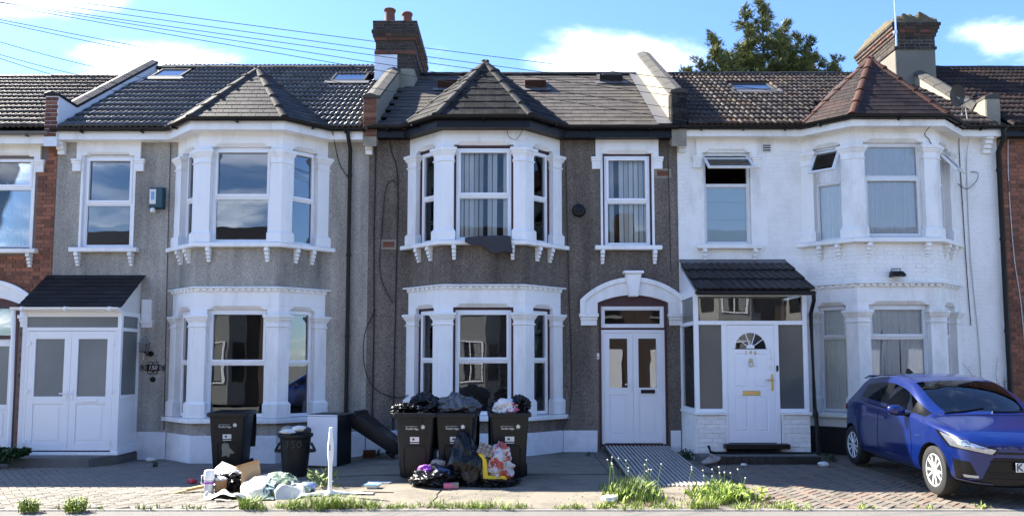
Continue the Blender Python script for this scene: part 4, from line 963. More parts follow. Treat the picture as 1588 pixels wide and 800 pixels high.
for r in range(nr):
    x = xl - .03 - (.15 if r % 2 else 0)
    while x < xr + .05:
        a, e = max(x, xl - .03), min(x + .298, xr + .06)
        if e - a > .03:
            o = link('slate', sm, None, rs); p = Vector((a, Yf - .14, 2.585)) + v * g * r
            o.matrix_world = Matrix(((((e - a) / .298), 0, 0, p.x), (0, v.y, wv.y, p.y), (0, v.z, wv.z, p.z + rnd.uniform(-.002, .002)), (0, 0, 0, 1)))
        x += .298
for x in (xr - .05, xl + .04): MB().prism([(Yf, 2.52), (-.001, 2.52), (-.001, 3.15), (Yf, 2.60)], x, x + .025, 'x').build('gable_panel', 'upvc_old', p150)
a = [math.pi + math.pi * k / 6 for k in range(7)]; gp = [(Yf - .17 + .055 * math.cos(t), 2.575 + .055 * math.sin(t)) for t in a] + [(Yf - .17 + .048 * math.cos(t), 2.575 + .048 * math.sin(t)) for t in reversed(a)]
MB().loft([[(x, y, z) for y, z in gp] for x in (xl - .10, xr + .03)]).build('gutter', 'upvc', p150, smooth=True, angle=45)
MB().box(xl, xr, Yf - .10, Yf + .02, 2.50, 2.545).build('fascia', 'upvc', p150, bevel=.005)
for x in (-8.5, -7.75, -6.98): MB().box(x - .02, x + .02, Yf - .235, Yf - .10, 2.51, 2.585).build('gutter_bracket', 'upvc', p150, bevel=.006)
MB().tube([(xl - .07, Yf - .17, 2.53), (xl - .075, Yf - .14, 2.35), (xl - .085, Yf - .09, 1.2), (xl - .09, Yf - .08, -.05)], .034, 10).build('downpipe', 'upvc', p150, smooth=True, angle=60)
st = MB(); st.loft([[(x, y, -.2) for x, y in ((-8.50, -.02), (-6.82, -.02), (-6.82, -.75), (-7.05, -1.18), (-8.45, -1.20))], [(x, y, .02) for x, y in ((-8.50, -.02), (-6.82, -.02), (-6.82, -.74), (-7.07, -1.15), (-8.43, -1.17))]])
st.build('step', 'step_stone', p150, bevel=.025, seg=2)
# old door hood of the house beside the porch
b = MB(); b.box(-6.84, -6.66, -.045, .01, 2.40, 2.78); b.box(-6.85, -6.62, -.075, .01, 2.34, 2.40); b.box(-6.83, -6.64, -.055, .01, 2.26, 2.34); b.build('impost', 'white_paint', H150, bevel=.005)

# ------------------------------------------------------------------ porch of the white house (146)
p146 = thing('entrance_porch', 'white porch with panelled door 146 and dark ribbed tile roof', 'porch', (0, 0, 0))
Yf = -1.10; xl, xr = 3.11, 5.04; F0 = ((0, Yf), (1, 0), (0, -1)); FSide = ((xl, 0), (0, -1), (-1, 0))
for x0, x1, F_, u0, u1 in ((xl, 3.62, F0, xl, 3.62), (4.555, xr, F0, 4.555, xr)):
    cwl = MB().box(x0 + .004, x1 - .002, Yf + .01, Yf + .12, -.1, .735).build('dwarf_wall', 'white_old', p146)
    lay_bricks(brick_cells(u0, u1, -.04, .735, [], ch=.0775, bond='stretcher'), F_, 'brick_white', cwl, n=.004, depth=.02, jitter=.004)
cwl = MB().box(xl + .01, xl + .12, Yf + .12, 0, -.1, .735).build('dwarf_wall', 'white_old', p146)
lay_bricks(brick_cells(.02, 1.12, -.04, .735, [], ch=.0775, bond='stretcher'), ((xl, Yf + 1.10 - .0), (0, -1), (-1, 0)), 'brick_white', cwl, n=.004, depth=.02, jitter=.004)
MB().box(xr - .12, xr - .01, Yf + .12, 0, -.1, .735).build('dwarf_wall', 'brick_white', p146)
for a_ in ((xl - .03, 3.62, Yf - .04, Yf + .14), (4.55, xr + .03, Yf - .04, Yf + .14), (xl - .03, xl + .12, Yf + .141, 0)): MB().box(a_[0], a_[1], a_[2], a_[3], .735, .785).build('window_sill', 'white_old', p146, bevel=.008)
b = MB()
b.box(xl, xl + .075, Yf + .01, Yf + .09, .785, 2.80); b.box(xr - .075, xr, Yf + .01, Yf + .09, .785, 2.80); b.box(3.575, 3.66, Yf + .011, Yf + .09, .18, 2.26); b.box(4.47, 4.545, Yf + .011, Yf + .09, .18, 2.26)
b.box(xl + .075, xr - .075, Yf + .009, Yf + .09, 2.26, 2.33); b.box(xl + .075, xr - .075, Yf + .012, Yf + .09, 2.75, 2.82); b.box(xl + .075, 3.575, Yf + .012, Yf + .09, .785, .84); b.box(4.545, xr - .075, Yf + .012, Yf + .09, .785, .84)
b.box(xl, xl + .06, -.06, 0, .785, 2.8); b.box(xl + .001, xl + .06, Yf + .09, -.06, .785, .84); b.box(xl + .001, xl + .06, Yf + .09, -.06, 2.26, 2.33); b.box(xl + .001, xl + .06, Yf + .09, -.06, 2.75, 2.82)
b.box(xr - .06, xr, -.06, 0, .785, 2.8); b.box(xr - .06, xr - .001, Yf + .09, -.06, 2.26, 2.33); b.box(xr - .06, xr - .001, Yf + .09, -.06, .785, .84)
b.build('frame', 'upvc', p146, bevel=.005)
for a_ in ((xl + .075, xr - .075, 2.33, 2.75, 'window_glass'), (xl + .075, 3.575, .84, 2.26, 'frosted_dark'), (4.545, xr - .075, .84, 2.26, 'frosted_dark')): MB().box(a_[0], a_[1], Yf + .05, Yf + .056, a_[2], a_[3]).build('pane', a_[4], p146)
for x in (xl + .03, xr - .035):
    for z0, z1 in ((.84, 2.26), (2.33, 2.75)): MB().box(x, x + .006, Yf + .09, -.06, z0, z1).build('side_pane', 'window_glass', p146)
# the door
b = MB(); u0, u1 = 3.663, 4.467; n = -.02
pan = [(3.79, 3.995, 1.20, 1.76), (4.135, 4.34, 1.20, 1.76), (3.79, 3.995, .46, 1.03), (4.135, 4.34, .46, 1.03)]
w_ = wall_mesh(u0, u1, .27, 2.255, pan + [(3.77, 4.36, 1.845, 2.13)], n0=n, n1=n - .045, F=F0)
door = w_.build('door', 'upvc', p146, bevel=.003)
for a_ in pan: MB().loft([[(x, Yf - n + .012, z) for x, z in ((a_[0], a_[2]), (a_[1], a_[2]), (a_[1], a_[3]), (a_[0], a_[3]))], [(x, Yf - n + .002, z) for x, z in ((a_[0] + .03, a_[2] + .03), (a_[1] - .03, a_[2] + .03), (a_[1] - .03, a_[3] - .03), (a_[0] + .03, a_[3] - .03))]]).build('door_panel', 'upvc', door)
cx, cz, rr = 4.065, 1.86, .265
arc = [(cx + rr * math.cos(t), cz + rr * math.sin(t)) for t in [math.pi * k / 16 for k in range(17)]]
tb = MB(); top = [(3.765 + .6 * (1 - k / 16), 2.135) for k in range(17)]
tb.v = [(x, Yf - n + .004, z) for x, z in arc] + [(min(max(x, 3.765), 4.365), Yf - n + .004, z) for x, z in [(4.365, 1.84)] + [(cx + .42 * math.cos(math.pi * k / 16), min(2.135, cz + .42 * math.sin(math.pi * k / 16))) for k in range(1, 16)] + [(3.765, 1.84)]]
tb.f = [(k, k + 1, 17 + k + 1, 17 + k) for k in range(16)]; tb.build('fanlight_spandrel', 'upvc', door)
MB().prism(arc, Yf - n + .010, Yf - n + .016).build('fanlight_pane', 'window_glass', door)
for k in range(1, 5):
    t = math.pi * k / 5; MB().tube([(cx + .06 * math.cos(t), Yf - n + .004, cz + .06 * math.sin(t)), (cx + rr * math.cos(t), Yf - n + .004, cz + rr * math.sin(t))], .008, 6).build('glazing_bar', 'upvc', door)
MB().prism([(cx + .07 * math.cos(t), cz + .07 * math.sin(t)) for t in [math.pi * k / 8 for k in range(9)]], Yf - n, Yf - n + .008).build('fan_hub', 'upvc', door)
text_obj('1 4 6', .10, 'door_number', 'brass', door, face_mtx((4.065, Yf - n - .004, 1.785)), .003)
kn = MB(); kn.lathe([(.001, -.03), (.028, -.02), (.03, 0), (.02, .02), (.001, .03)], (4.065, Yf - n - .012, 1.66), 10, 'z'); kn.tube([(4.065 + .035 * math.cos(t), Yf - n - .022, 1.60 + .05 * math.sin(t)) for t in [2 * math.pi * k / 14 for k in range(15)]], .007, 6); kn.build('knocker', 'brass', door, smooth=True)
MB().box(3.91, 4.215, Yf - n - .012, Yf - n, 1.065, 1.14).build('letter_box', 'brass', door, bevel=.006)
hd = MB(); hd.box(4.40, 4.435, Yf - n - .012, Yf - n, 1.14, 1.42); hd.box(4.31, 4.43, Yf - n - .05, Yf - n - .034, 1.31, 1.335); hd.box(4.41, 4.43, Yf - n - .05, Yf - n - .01, 1.31, 1.335); hd.build('handle', 'brass', door, bevel=.004)
MB().box(4.49, 4.525, Yf - .008, Yf + .012, 1.47, 1.57).build('door_bell', 'black_plastic', p146, bevel=.004)
for s_, z_ in (('1', 1.80), ('4', 1.68), ('6', 1.54)): text_obj(s_, .17, 'ghost_number', 'paper_white', p146, face_mtx((4.405, Yf - n - .0015, z_), (1, 0, .1)), .0008)
MB().box(3.56, 4.64, Yf - .16, Yf + .1, .18, .262).build('door_sill', 'black_plastic', p146, bevel=.01)
stp = MB().box(3.09, 5.06, Yf - .40, Yf + .05, -.12, .10).build('step', 'step_stone', p146, bevel=.015)
for k in range(13): MB().box(3.36 + k * .13, 3.36 + k * .13 + .124, Yf - .412, Yf - .398, -.04, .095).build('step_tile', 'black_tile', stp, bevel=.003)
MB().tube([(3.30, Yf - .05, .22), (3.30, Yf - .09, .20), (3.32, Yf - .10, .13), (3.40, Yf - .10, .115), (5.05, Yf - .08, .105)], .022, 8).build('waste_pipe', 'black_plastic', p146, smooth=True, angle=60)
# inside the porch
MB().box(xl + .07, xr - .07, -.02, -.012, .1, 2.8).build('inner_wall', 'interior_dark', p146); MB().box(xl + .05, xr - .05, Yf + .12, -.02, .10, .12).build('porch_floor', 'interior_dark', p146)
# roof of concrete tiles, three courses
ey, ez_, ty, tz = Yf - .24, 2.83, -.02, 3.47; v = Vector((0, ty - ey, tz - ez_)); L = v.length; v.normalize(); wv = Vector((0, -v.z, v.y)); g = L / 3
rs = MB().loft([[(xl + .03, ey + .06, 2.80), (xr, ey + .06, 2.80), (xr, 0, 3.42), (xl + .03, 0, 3.42)], [(xl + .03, ey + .06, 2.84), (xr, ey + .06, 2.84), (xr, 0, 3.455), (xl + .03, 0, 3.455)]]).build('roof', 'slate_dark', p146)
tm = MB(); w0 = .30; nn_ = 14; us = [w0 * i / nn_ for i in range(nn_ + 1)]; hh = [.022 * abs(math.cos(math.pi * 2 * i / nn_)) ** 1.5 for i in range(nn_ + 1)]
tm.loft([[(u, 0, h) for u, h in zip(us, hh)], [(u, 0, .03 + h) for u, h in zip(us, hh)], [(u, g * 1.1, .004 + h) for u, h in zip(us, hh)]], caps=False, closed=False)
tme = tm.mesh('tile', smooth=True, angle=50); tme.materials.append(MATS['slate_dark'])
nc = 7; tw = (xr + .05 - xl + .01) / nc
for r in range(3):
    for c_ in range(nc):
        o = link('tile', tme, None, rs); p = Vector((xl - .01 + c_ * tw, ey, ez_)) + v * g * r
        o.matrix_world = Matrix(((tw / w0, 0, 0, p.x), (0, v.y, wv.y, p.y), (0, v.z, wv.z, p.z), (0, 0, 0, 1)))
MB().loft([[(xl, -.12, 3.44), (xr + .04, -.12, 3.44), (xr + .04, -.003, 3.50), (xl, -.003, 3.50)], [(xl, -.12, 3.455), (xr + .04, -.12, 3.455), (xr + .04, -.003, 3.53), (xl, -.003, 3.53)]]).build('flashing', 'lead', p146)
for x in (xl + .0, xr - .03): MB().prism([(Yf + .01, 2.80), (-.001, 2.80), (-.001, 3.40), (Yf + .01, 2.86)], x, x + .03, 'x').build('gable_panel', 'upvc', p146)
MB().box(xl - .03, xr + .05, ey - .075, ey + .03, 2.745, 2.815).build('gutter', 'black_plastic', p146, bevel=.02, seg=2)
MB().tube([(xr + .02, ey - .02, 2.76), (xr + .03, ey + .0, 2.66), (xr + .05, Yf - .03, 2.45), (xr + .07, Yf - .03, .85), (xr + .09, Yf - .04, .60), (xr + .10, Yf - .06, -.02)], .034, 10).build('downpipe', 'black_plastic', p146, smooth=True, angle=60)
MB().lathe([(.05, .70), (.05, .78)], (xr + .075, Yf - .035, 0), 10).build('pipe_collar', 'black_plastic', p146)

# ------------------------------------------------------------------ curtains and blinds
def net_curtain(F, u0, u1, z0, z1, n, m, label, folds=22, amp=.011, gap=None, fullness=1.):
    b = MB(); cols = folds * 6; rows = 5; ph = rnd.uniform(0, 6)
    o, d, nn = F; L = u1 - u0
    for j in range(rows + 1):
        t = j / rows; z = z1 + (z0 - z1) * t
        for i in range(cols + 1):
            s = i / cols; u = u0 + L * s + .012 * math.sin(s * 40 + t * 3 + ph)
            if gap: # drawn back towards the sides lower down
                c_ = (s - .5); u += gap * math.copysign(1, c_) * (1 - abs(c_) * 2) * t
            k = n + amp * (.35 + .65 * t) * (math.sin(s * folds * 6.283 + ph) + .4 * math.sin(s * folds * 2.3 * 6.283 / 2 + t * 2))
            b.v.append((o[0] + d[0] * u + nn[0] * k, o[1] + d[1] * u + nn[1] * k, z))
    b.f = [(j * (cols + 1) + i, j * (cols + 1) + i + 1, (j + 1) * (cols + 1) + i + 1, (j + 1) * (cols + 1) + i) for j in range(rows) for i in range(cols)]
    return b.build('curtain', m, None, smooth=True, angle=180, label=label, category='curtain', group='curtains behind the windows')
def vertical_blind(F, u0, u1, z0, z1, n, label, skip=(), step=.088, ang=R(28)):
    r = thing('vertical_blind', label, 'blind', (0, 0, 0), 0, 'vertical blinds of the middle house')
    MB().fbox(F, u0, u1, n - .03, n + .02, z1, z1 + .04).build('head_rail', 'upvc', r)
    o, d, nn = F; k = int((u1 - u0) / step)
    for i in range(k):
        if i in skip: continue
        u = u0 + (i + .5) * (u1 - u0) / k; a = ang + rnd.uniform(-.18, .18); w = .044; c_, s_ = math.cos(a) * w, math.sin(a) * w; sw = rnd.uniform(-.01, .01)
        P = lambda e, z, dx=0: (o[0] + d[0] * (u + e * c_ + dx) + nn[0] * (n + e * s_), o[1] + d[1] * (u + e * c_ + dx) + nn[1] * (n + e * s_), z)
        MB().add([P(-1, z1), P(1, z1), P(1, z0, sw), P(-1, z0, sw)], [(0, 1, 2, 3)]).build('vane', 'vblind', r)
    return r
def venetian(F, u0, u1, z0, z1, n, label, m='blind_dark'):
    r = thing('venetian_blind', label, 'blind', (0, 0, 0), 0, 'venetian blinds of the middle house')
    b = MB(); z = z0; o, d, nn = F
    while z < z1:
        P = lambda u, k, zz: (o[0] + d[0] * u + nn[0] * k, o[1] + d[1] * u + nn[1] * k, zz)
        b.add([P(u0, n - .014, z + .014), P(u1, n - .014, z + .014), P(u1, n + .014, z - .008), P(u0, n + .014, z - .008)], [(0, 1, 2, 3)]); z += .030
    b.build('slats', m, r, kind='stuff'); MB().fbox(F, u0, u1, n - .02, n + .02, z1, z1 + .04).build('head_rail', m, r)
    return r
def bay_frames(c):
    P = [(c - BAY_W, 0), (c - BAY_F, -BAY_D), (c + BAY_F, -BAY_D), (c + BAY_W, 0)]; return [frame(P[i], P[i + 1]) for i in range(3)]
f8, f6 = bay_frames(CB[148]), bay_frames(CB[146])
vertical_blind(f8[1], .20, .74, 3.80, 5.50, -.20, 'left half of the pale vertical blind in the middle upper bay window'); vertical_blind(f8[1], .80, 1.28, 3.80, 5.50, -.20, 'right half of the pale vertical blind in the middle upper bay window', skip=(2,))
vertical_blind(f8[0], .22, .70, 3.80, 5.50, -.20, 'vertical blind in the narrow left light of the middle upper bay'); vertical_blind(f8[2], .22, .70, 3.80, 5.50, -.20, 'vertical blind in the narrow right light of the middle upper bay', skip=(3,))
vertical_blind(((0, 0), (1, 0), (0, -1)), 1.74, 2.58, 3.82, 5.50, -.17, 'vertical blind in the single window above the arched door', skip=(2,))
venetian(f8[1], .20, 1.28, .72, 2.56, -.17, 'dark venetian blind in the middle lower bay window'); venetian(f8[0], .22, .70, .72, 2.56, -.17, 'dark venetian blind in the narrow left light of the middle lower bay'); venetian(f8[2], .22, .70, .72, 2.56, -.17, 'dark venetian blind in the narrow right light of the middle lower bay')
net_curtain(f6[1], .16, 1.32, 3.84, 5.56, -.16, 'net_grey', 'net curtain in the front upper bay window of the white house', 14)
net_curtain(f6[0], .16, .76, 3.84, 5.56, -.16, 'net_grey', 'net curtain behind the open left light of the white upper bay', 9); net_curtain(f6[2], .16, .76, 3.84, 5.56, -.16, 'net_grey', 'net curtain behind the open right light of the white upper bay', 9)
net_curtain(f6[1], .16, .80, .74, 2.62, -.16, 'net', 'left net curtain drawn aside in the white lower bay behind the car', 9, gap=-.08); net_curtain(f6[1], .80, 1.32, .74, 2.62, -.16, 'net', 'right net curtain drawn aside in the white lower bay behind the car', 9, gap=.05)
net_curtain(f6[0], .16, .76, .74, 2.62, -.16, 'net', 'net curtain in the left light of the white lower bay', 9); net_curtain(f6[2], .16, .76, .74, 2.62, -.16, 'net', 'net curtain in the right light of the white lower bay', 9)
net_curtain(FRONT, -9.88, -8.99, 3.76, 5.44, -.13, 'net_grey', 'lace curtain in the upper window of the left brick house', 12)
fb = thing('window_film', 'pale blue frosted film inside the single upper window of the white house', 'window film', (0, 0, 0))
for z0, z1 in ((3.83, 4.28), (4.284, 4.62), (4.624, 4.90)): MB().box(3.60, 4.46, .093, .097, z0, z1).build('film_sheet', 'frosted_blue', fb)

# ------------------------------------------------------------------ things fixed to the walls
t = thing('alarm_box', 'dark teal alarm box with white face on the light grey house', 'alarm', (-6.615, 0, 4.66))
MB().loft([[(-.14, -.002, -.2), (.14, -.002, -.2), (.14, -.002, .22), (-.14, -.002, .22)], [(-.13, -.11, -.17), (.115, -.11, -.17), (.115, -.11, .20), (-.13, -.11, .20)]]).build('case', 'teal_box', t, bevel=.012)
MB().box(-.12, .0, -.118, -.109, -.11, .17).build('face_panel', 'paper_white', t, bevel=.004); MB().box(-.09, -.03, -.121, -.117, -.03, .12).build('emblem', 'blue_tray', t)
MB().lathe([(.02, -.06), (.045, -.045), (.045, .01), (.03, .03)], (-.06, -.09, -.21), 12).build('sensor', 'upvc_old', t, smooth=True)
t = thing('wall_lantern', 'small black coach lantern on the grey wall beside the porch', 'lantern', (-6.70, 0, 1.88))
b = MB()
for x, y in ((-.055, -.11), (.055, -.11), (.055, -.22), (-.055, -.22)): b.tube([(x, y, -.06), (x * 1.15, y, .09)], .006, 5)
b.box(-.065, .065, -.23, -.10, -.072, -.058); b.build('cage', 'black_plastic', t)
MB().loft([[(-.08, -.24, .09), (.08, -.24, .09), (.08, -.09, .09), (-.08, -.09, .09)], [(-.02, -.18, .15), (.02, -.18, .15), (.02, -.15, .15), (-.02, -.15, .15)]]).build('cap', 'steel', t, smooth=True); MB().lathe([(.001, .15), (.018, .165), (.001, .19)], (0, -.165, 0), 8).build('finial', 'steel', t)
MB().box(-.05, .05, -.215, -.115, -.055, .085).build('lamp_glass', 'window_glass_clear', t)
b = MB(); b.lathe([(.05, -.02), (.05, 0)], (.05, 0, -.10), 12, 'y'); b.tube([(.05, -.01, -.10), (.03, -.10, -.12), (0, -.16, -.07)], .012, 6); b.build('arm', 'black_plastic', t); MB().tube([(-.01, -.15, -.09), (-.02, -.14, -.22)], .008, 6).build('pull_rod', 'paper_white', t)
t = thing('house_number_sign', 'black wrought iron number plate reading 150 with scrollwork', 'sign', (-6.60, -.02, 1.524))
MB().box(-.115, .115, -.012, .01, -.06, .06).build('plate', 'black_plastic', t, bevel=.008); text_obj('150', .11, 'number', 'paper_white', t, face_mtx((0, -.0135, 0)), .001, shear=.25)
for sx in (-1, 1):
    for sz in (-1, 1):
        MB().tube([(sx * (.05 + .045 * math.cos(a_)), -.004, sz * (.075 + .04 * math.sin(a_))) for a_ in [math.pi * k / 8 - .3 for k in range(14)]], .006, 5).build('scroll', 'black_plastic', t)
        MB().tube([(sx * (.115 + .07 * k / 6), -.004, sz * (.05 - .045 * k / 6)) for k in range(7)] + [(sx * (.205 + .02 * math.cos(a_ + 2.6)), -.004, sz * (.03 + .025 * math.sin(a_ + 2.6))) for a_ in [-k * .5 for k in range(11)]], .006, 5).build('scroll', 'black_plastic', t)
t = thing('door_bell', 'round black bell push below the 150 number plate', 'door bell', (-6.60, 0, 1.31)); MB().lathe([(.05, 0), (.05, -.015), (.042, -.022), (.02, -.024)], (0, 0, 0), 14, 'y').build('rim', 'black_plastic', t, smooth=True); MB().lathe([(.018, -.02), (.016, -.03), (.004, -.033)], (0, 0, 0), 12, 'y').build('button', 'slate_dark', t, smooth=True)
t = thing('alarm_box', 'round black alarm sounder on the dark pebbledash wall', 'alarm', (1.245, 0, 4.444)); MB().lathe([(.12, 0), (.125, -.03), (.105, -.065), (.05, -.08), (.005, -.082)], (0, 0, 0), 20, 'y').build('dome', 'black_plastic', t, smooth=True); MB().box(-.07, .07, -.088, -.06, -.02, .02).build('badge', 'slate_dark', t, bevel=.004)
for x, z, lb in ((-2.30, 3.81, 'terracotta air brick left of the middle upper bay'), (2.83, 5.155, 'terracotta air brick beside the window above the arched door')):
    t = thing('air_brick', lb, 'air brick', (x, 0, z), 0, 'air bricks of the middle house'); MB().box(-.17, .16, -.004, .01, -.09, .09).build('patch', 'render_cement', t, bevel=.003); MB().box(-.105, .105, -.010, .0, -.05, .05).build('brick_face', 'brick_orange', t, bevel=.003)
    for r_ in range(3):
        MB().box(-.095, .095, -.013, -.006, -.037 + r_ * .03, -.022 + r_ * .03).build('louvre', 'brick_red_dark', t)
t = thing('door_bell', 'small white bell push left of the arched double door', 'door bell', (1.585, 0, 1.737)); MB().box(-.022, .022, -.02, .0, -.055, .055).build('case', 'upvc', t, bevel=.006); MB().lathe([(.012, -.019), (.01, -.026)], (0, 0, -.02), 10, 'y').build('button', 'black_plastic', t)
t = thing('vent_cowl', 'square beige vent cowl beside the upper window of the white house', 'vent', (4.78, 0, 5.63)); MB().box(-.08, .08, -.035, 0, -.075, .075).build('base_plate', 'upvc_old', t, bevel=.008)
for z in (-.045, 0, .045): MB().loft([[(-.07, -.035, z + .015), (.07, -.035, z + .015), (.07, -.035, z - .01), (-.07, -.035, z - .01)], [(-.07, -.055, z - .005), (.07, -.055, z - .005), (.07, -.05, z - .012), (-.07, -.05, z - .012)]]).build('louvre', 'coping_stone', t)
t = thing('floodlight', 'black floodlight above the lower bay of the white house', 'floodlight', (6.80, -.62, 3.17))
MB().loft([[(-.10, -.02, .06), (.10, -.02, .06), (.10, -.12, .055), (-.10, -.12, .055)], [(-.125, -.03, -.05), (.125, -.03, -.05), (.125, -.20, -.03), (-.125, -.20, -.03)]]).build('housing', 'black_plastic', t, bevel=.01); MB().tube([(-.07, 0, .02), (-.08, -.06, .10), (.08, -.06, .10), (.07, 0, .02)], .008, 5).build('bracket', 'black_plastic', t); MB().box(-.11, .11, -.19, -.045, -.056, -.046).build('lens', 'window_glass', t)
t = thing('satellite_dish', 'grey satellite dish on the roof edge of the white house', 'satellite dish', (8.30, -.22, 6.57))
b = MB(); rings = []
for r_, hgt in ((.21, .0), (.15, -.022), (.08, -.036), (.004, -.042)): rings.append([(r_ * .82 * math.cos(2 * math.pi * k / 24), hgt, r_ * math.sin(2 * math.pi * k / 24)) for k in range(24)])
b.loft(rings, caps=False); b.loft([[(x, y - .006 + .012, z) for x, y, z in r_] for r_ in rings], caps=False); d_ = b.build('reflector', 'slate', t, smooth=True, angle=70); d_.rotation_euler = (R(8), 0, R(15)); d_.scale = (1, -1, 1)
MB().tube([(0, .03, -.02), (.16, .10, -.06), (.22, .25, -.25), (.22, .30, -.50)], .014, 8).build('mast', 'steel', t); MB().tube([(.02, -.01, -.19), (.16, -.17, -.12), (.20, -.20, -.07)], .009, 6).build('feed_arm', 'black_plastic', t); MB().box(.16, .25, -.24, -.17, -.10, -.03).build('receiver', 'black_plastic', t, bevel=.015)
t = thing('aerial_mast', 'thin aluminium aerial pole on the mossy chimney', 'aerial', (8.52, 2.36, 8.6)); MB().tube([(0, 0, 0), (0, 0, 1.0), (-.02, 0, 3.2)], .02, 8).build('pole', 'chrome', t, smooth=True); MB().box(-.035, .035, -.01, .06, .30, .36).build('wall_bracket', 'steel', t)
for k in range(5): MB().tube([(-.25 + .0 * k, -.30 + .15 * k, 3.0), (.25, -.30 + .15 * k, 3.0)], .006, 5).build('rod', 'chrome', t)
MB().tube([(0, -.35, 3.0), (0, .4, 3.0)], .010, 6).build('boom', 'chrome', t)
# rug aired over the middle bay sill
t = MB(); nx, ny = 26, 16
for j in range(ny + 1):
    for i in range(nx + 1):
        s, q = i / nx, j / ny; x = -.83 + .79 * s; ln = .10 + (.19 + .10 * s - .06 * (1 - s) ** 2) * q + .0
        zz = 3.80 + .02 * math.sin(s * 3) + (.03 * s); fold = .012 * math.sin(s * 9 + 1) * q
        L_ = q * (.20 + .24 * math.sin(math.pi * min(1, s * .62)) ** 1.5 + .03 * math.sin(s * 13))
        if L_ < .13: p = (x + .02 * q, -.62 - L_, zz)
        else: p = (x + .05 * q * s, -.752 - .010 - fold * 1.5, zz - (L_ - .13))
        t.v.append((p[0], p[1], p[2] + .004 * noise.noise(Vector((x * 8, q * 8, 2)))))
t.f = [(j * (nx + 1) + i, j * (nx + 1) + i + 1, (j + 1) * (nx + 1) + i + 1, (j + 1) * (nx + 1) + i) for j in range(ny) for i in range(nx)]
o = t.build('rug', 'grey_cloth', None, smooth=True, angle=180, label='dark grey rug hung over the sill of the middle upper bay', category='rug')
md = o.modifiers.new('thickness', 'SOLIDIFY'); md.thickness = .018; md.offset = 1

# ------------------------------------------------------------------ cables on the walls
def cable(pts, label, m='cable_black', r=.008, smooth_n=6, group='cables on the house walls'):
    P = [Vector(p) for p in pts]; out_ = []
    for i in range(len(P) - 1):
        a, b_, c_, d_ = P[max(i - 1, 0)], P[i], P[i + 1], P[min(i + 2, len(P) - 1)]
        for k in range(smooth_n):
            s = k / smooth_n; out_.append(.5 * ((2 * b_) + (c_ - a) * s + (2 * a - 5 * b_ + 4 * c_ - d_) * s * s + (3 * b_ - a - 3 * c_ + d_) * s ** 3))
    out_.append(P[-1])
    o = MB().tube(out_, r, 5).build('cable', m, None, smooth=True, angle=80, label=label, category='cable'); o['group'] = group; return o
cable([(-6.42, -.012, 5.76), (-6.41, -.012, 4), (-6.39, -.012, 2.4), (-6.36, -.012, .40)], 'thin black cable down the light grey wall left of its bay', r=.006)
cable([(-2.56, -.015, 5.78), (-2.57, -.015, 4), (-2.55, -.015, 2), (-2.57, -.015, .1)], 'straight black cable at the left edge of the dark house', r=.012)
cable([(-2.30, -.2, 5.85), (-2.27, -.015, 5.6), (-2.14, -.015, 5.0), (-2.15, -.015, 3.2), (-2.17, -.015, 1.2), (-2.18, -.015, .1)], 'black cable from the gutter down beside the air brick', r=.012)
cable([(-2.145, -.02, 4.92), (-2.24, -.03, 5.02), (-2.36, -.03, 4.85), (-2.42, -.02, 4.2), (-2.46, -.02, 3.4), (-2.36, -.03, 3.0), (-2.2, -.03, 2.72)], 'loose looped cable left of the middle upper bay', r=.009)
cable([(-2.52, -.02, 2.6), (-2.70, -.03, 2.2), (-2.73, -.04, 1.7), (-2.6, -.05, 1.25), (-2.35, -.05, 1.05), (-2.05, -.05, .98), (-1.85, -.05, 1.05)], 'sagging black cable beside the lower bay above the fallen bin', r=.009)
cable([(1.01, -.015, 5.4), (1.02, -.015, 4.6), (1.05, -.015, 3), (1.09, -.015, 1.6), (1.06, -.03, .75), (.9, -.06, .42)], 'thin black cable between the middle bay and the arched door', r=.007)
cable([(2.93, -.012, 5.7), (2.94, -.012, 4.4), (2.95, -.012, 3.3)], 'thin black cable at the right edge of the dark house', r=.006)
cable([(8.36, -.2, 6.15), (8.40, -.03, 5.75), (8.42, -.02, 4.4), (8.44, -.02, 3.2), (8.47, -.02, 2.3)], 'grey cable down the white wall nearest the bay', 'slate', r=.008)
cable([(8.40, -.25, 6.5), (8.55, -.10, 5.9), (8.53, -.02, 5.3), (8.52, -.02, 3.6), (8.60, -.02, 2.0), (8.62, -.02, .6)], 'pale cable from the dish down the white wall', 'cable_white', r=.009)
cable([(8.33, -.04, 4.95), (8.5, -.05, 4.85), (8.68, -.05, 5.0), (8.72, -.04, 5.15), (8.6, -.03, 5.18)], 'short looped cable on the white wall right of the bay', r=.006)
cable([(9.33, -.02, 5.8), (9.30, -.02, 5.0), (9.33, -.02, 3.6), (9.42, -.02, 2.6), (9.46, -.02, 1.2)], 'white cable on the right brick house', 'cable_white', r=.009)
cable([(-.10, -.78, 5.82), (-.06, -.68, 5.66), (.06, -.66, 5.61), (.14, -.68, 5.68), (.21, -.78, 5.82)], 'small wire loop under the middle bay gutter', r=.005)
cable([(7.50, -.80, 5.86), (7.42, -.66, 5.72), (7.50, -.64, 5.62), (7.56, -.64, 5.48)], 'short wire under the bay gutter of the white house', r=.007)
cable([(-6.3, -.30, 5.85), (-6.24, -.25, 5.78), (-6.2, -.22, 5.74)], 'short wire at the left gutter corner of the grey bay', r=.006)
cable([(-3.32, -.28, 5.88), (-3.30, -.06, 5.6), (-3.22, -.03, 5.3), (-3.06, -.04, 5.05)], 'loose wire from the gutter to the black downpipe', r=.008)
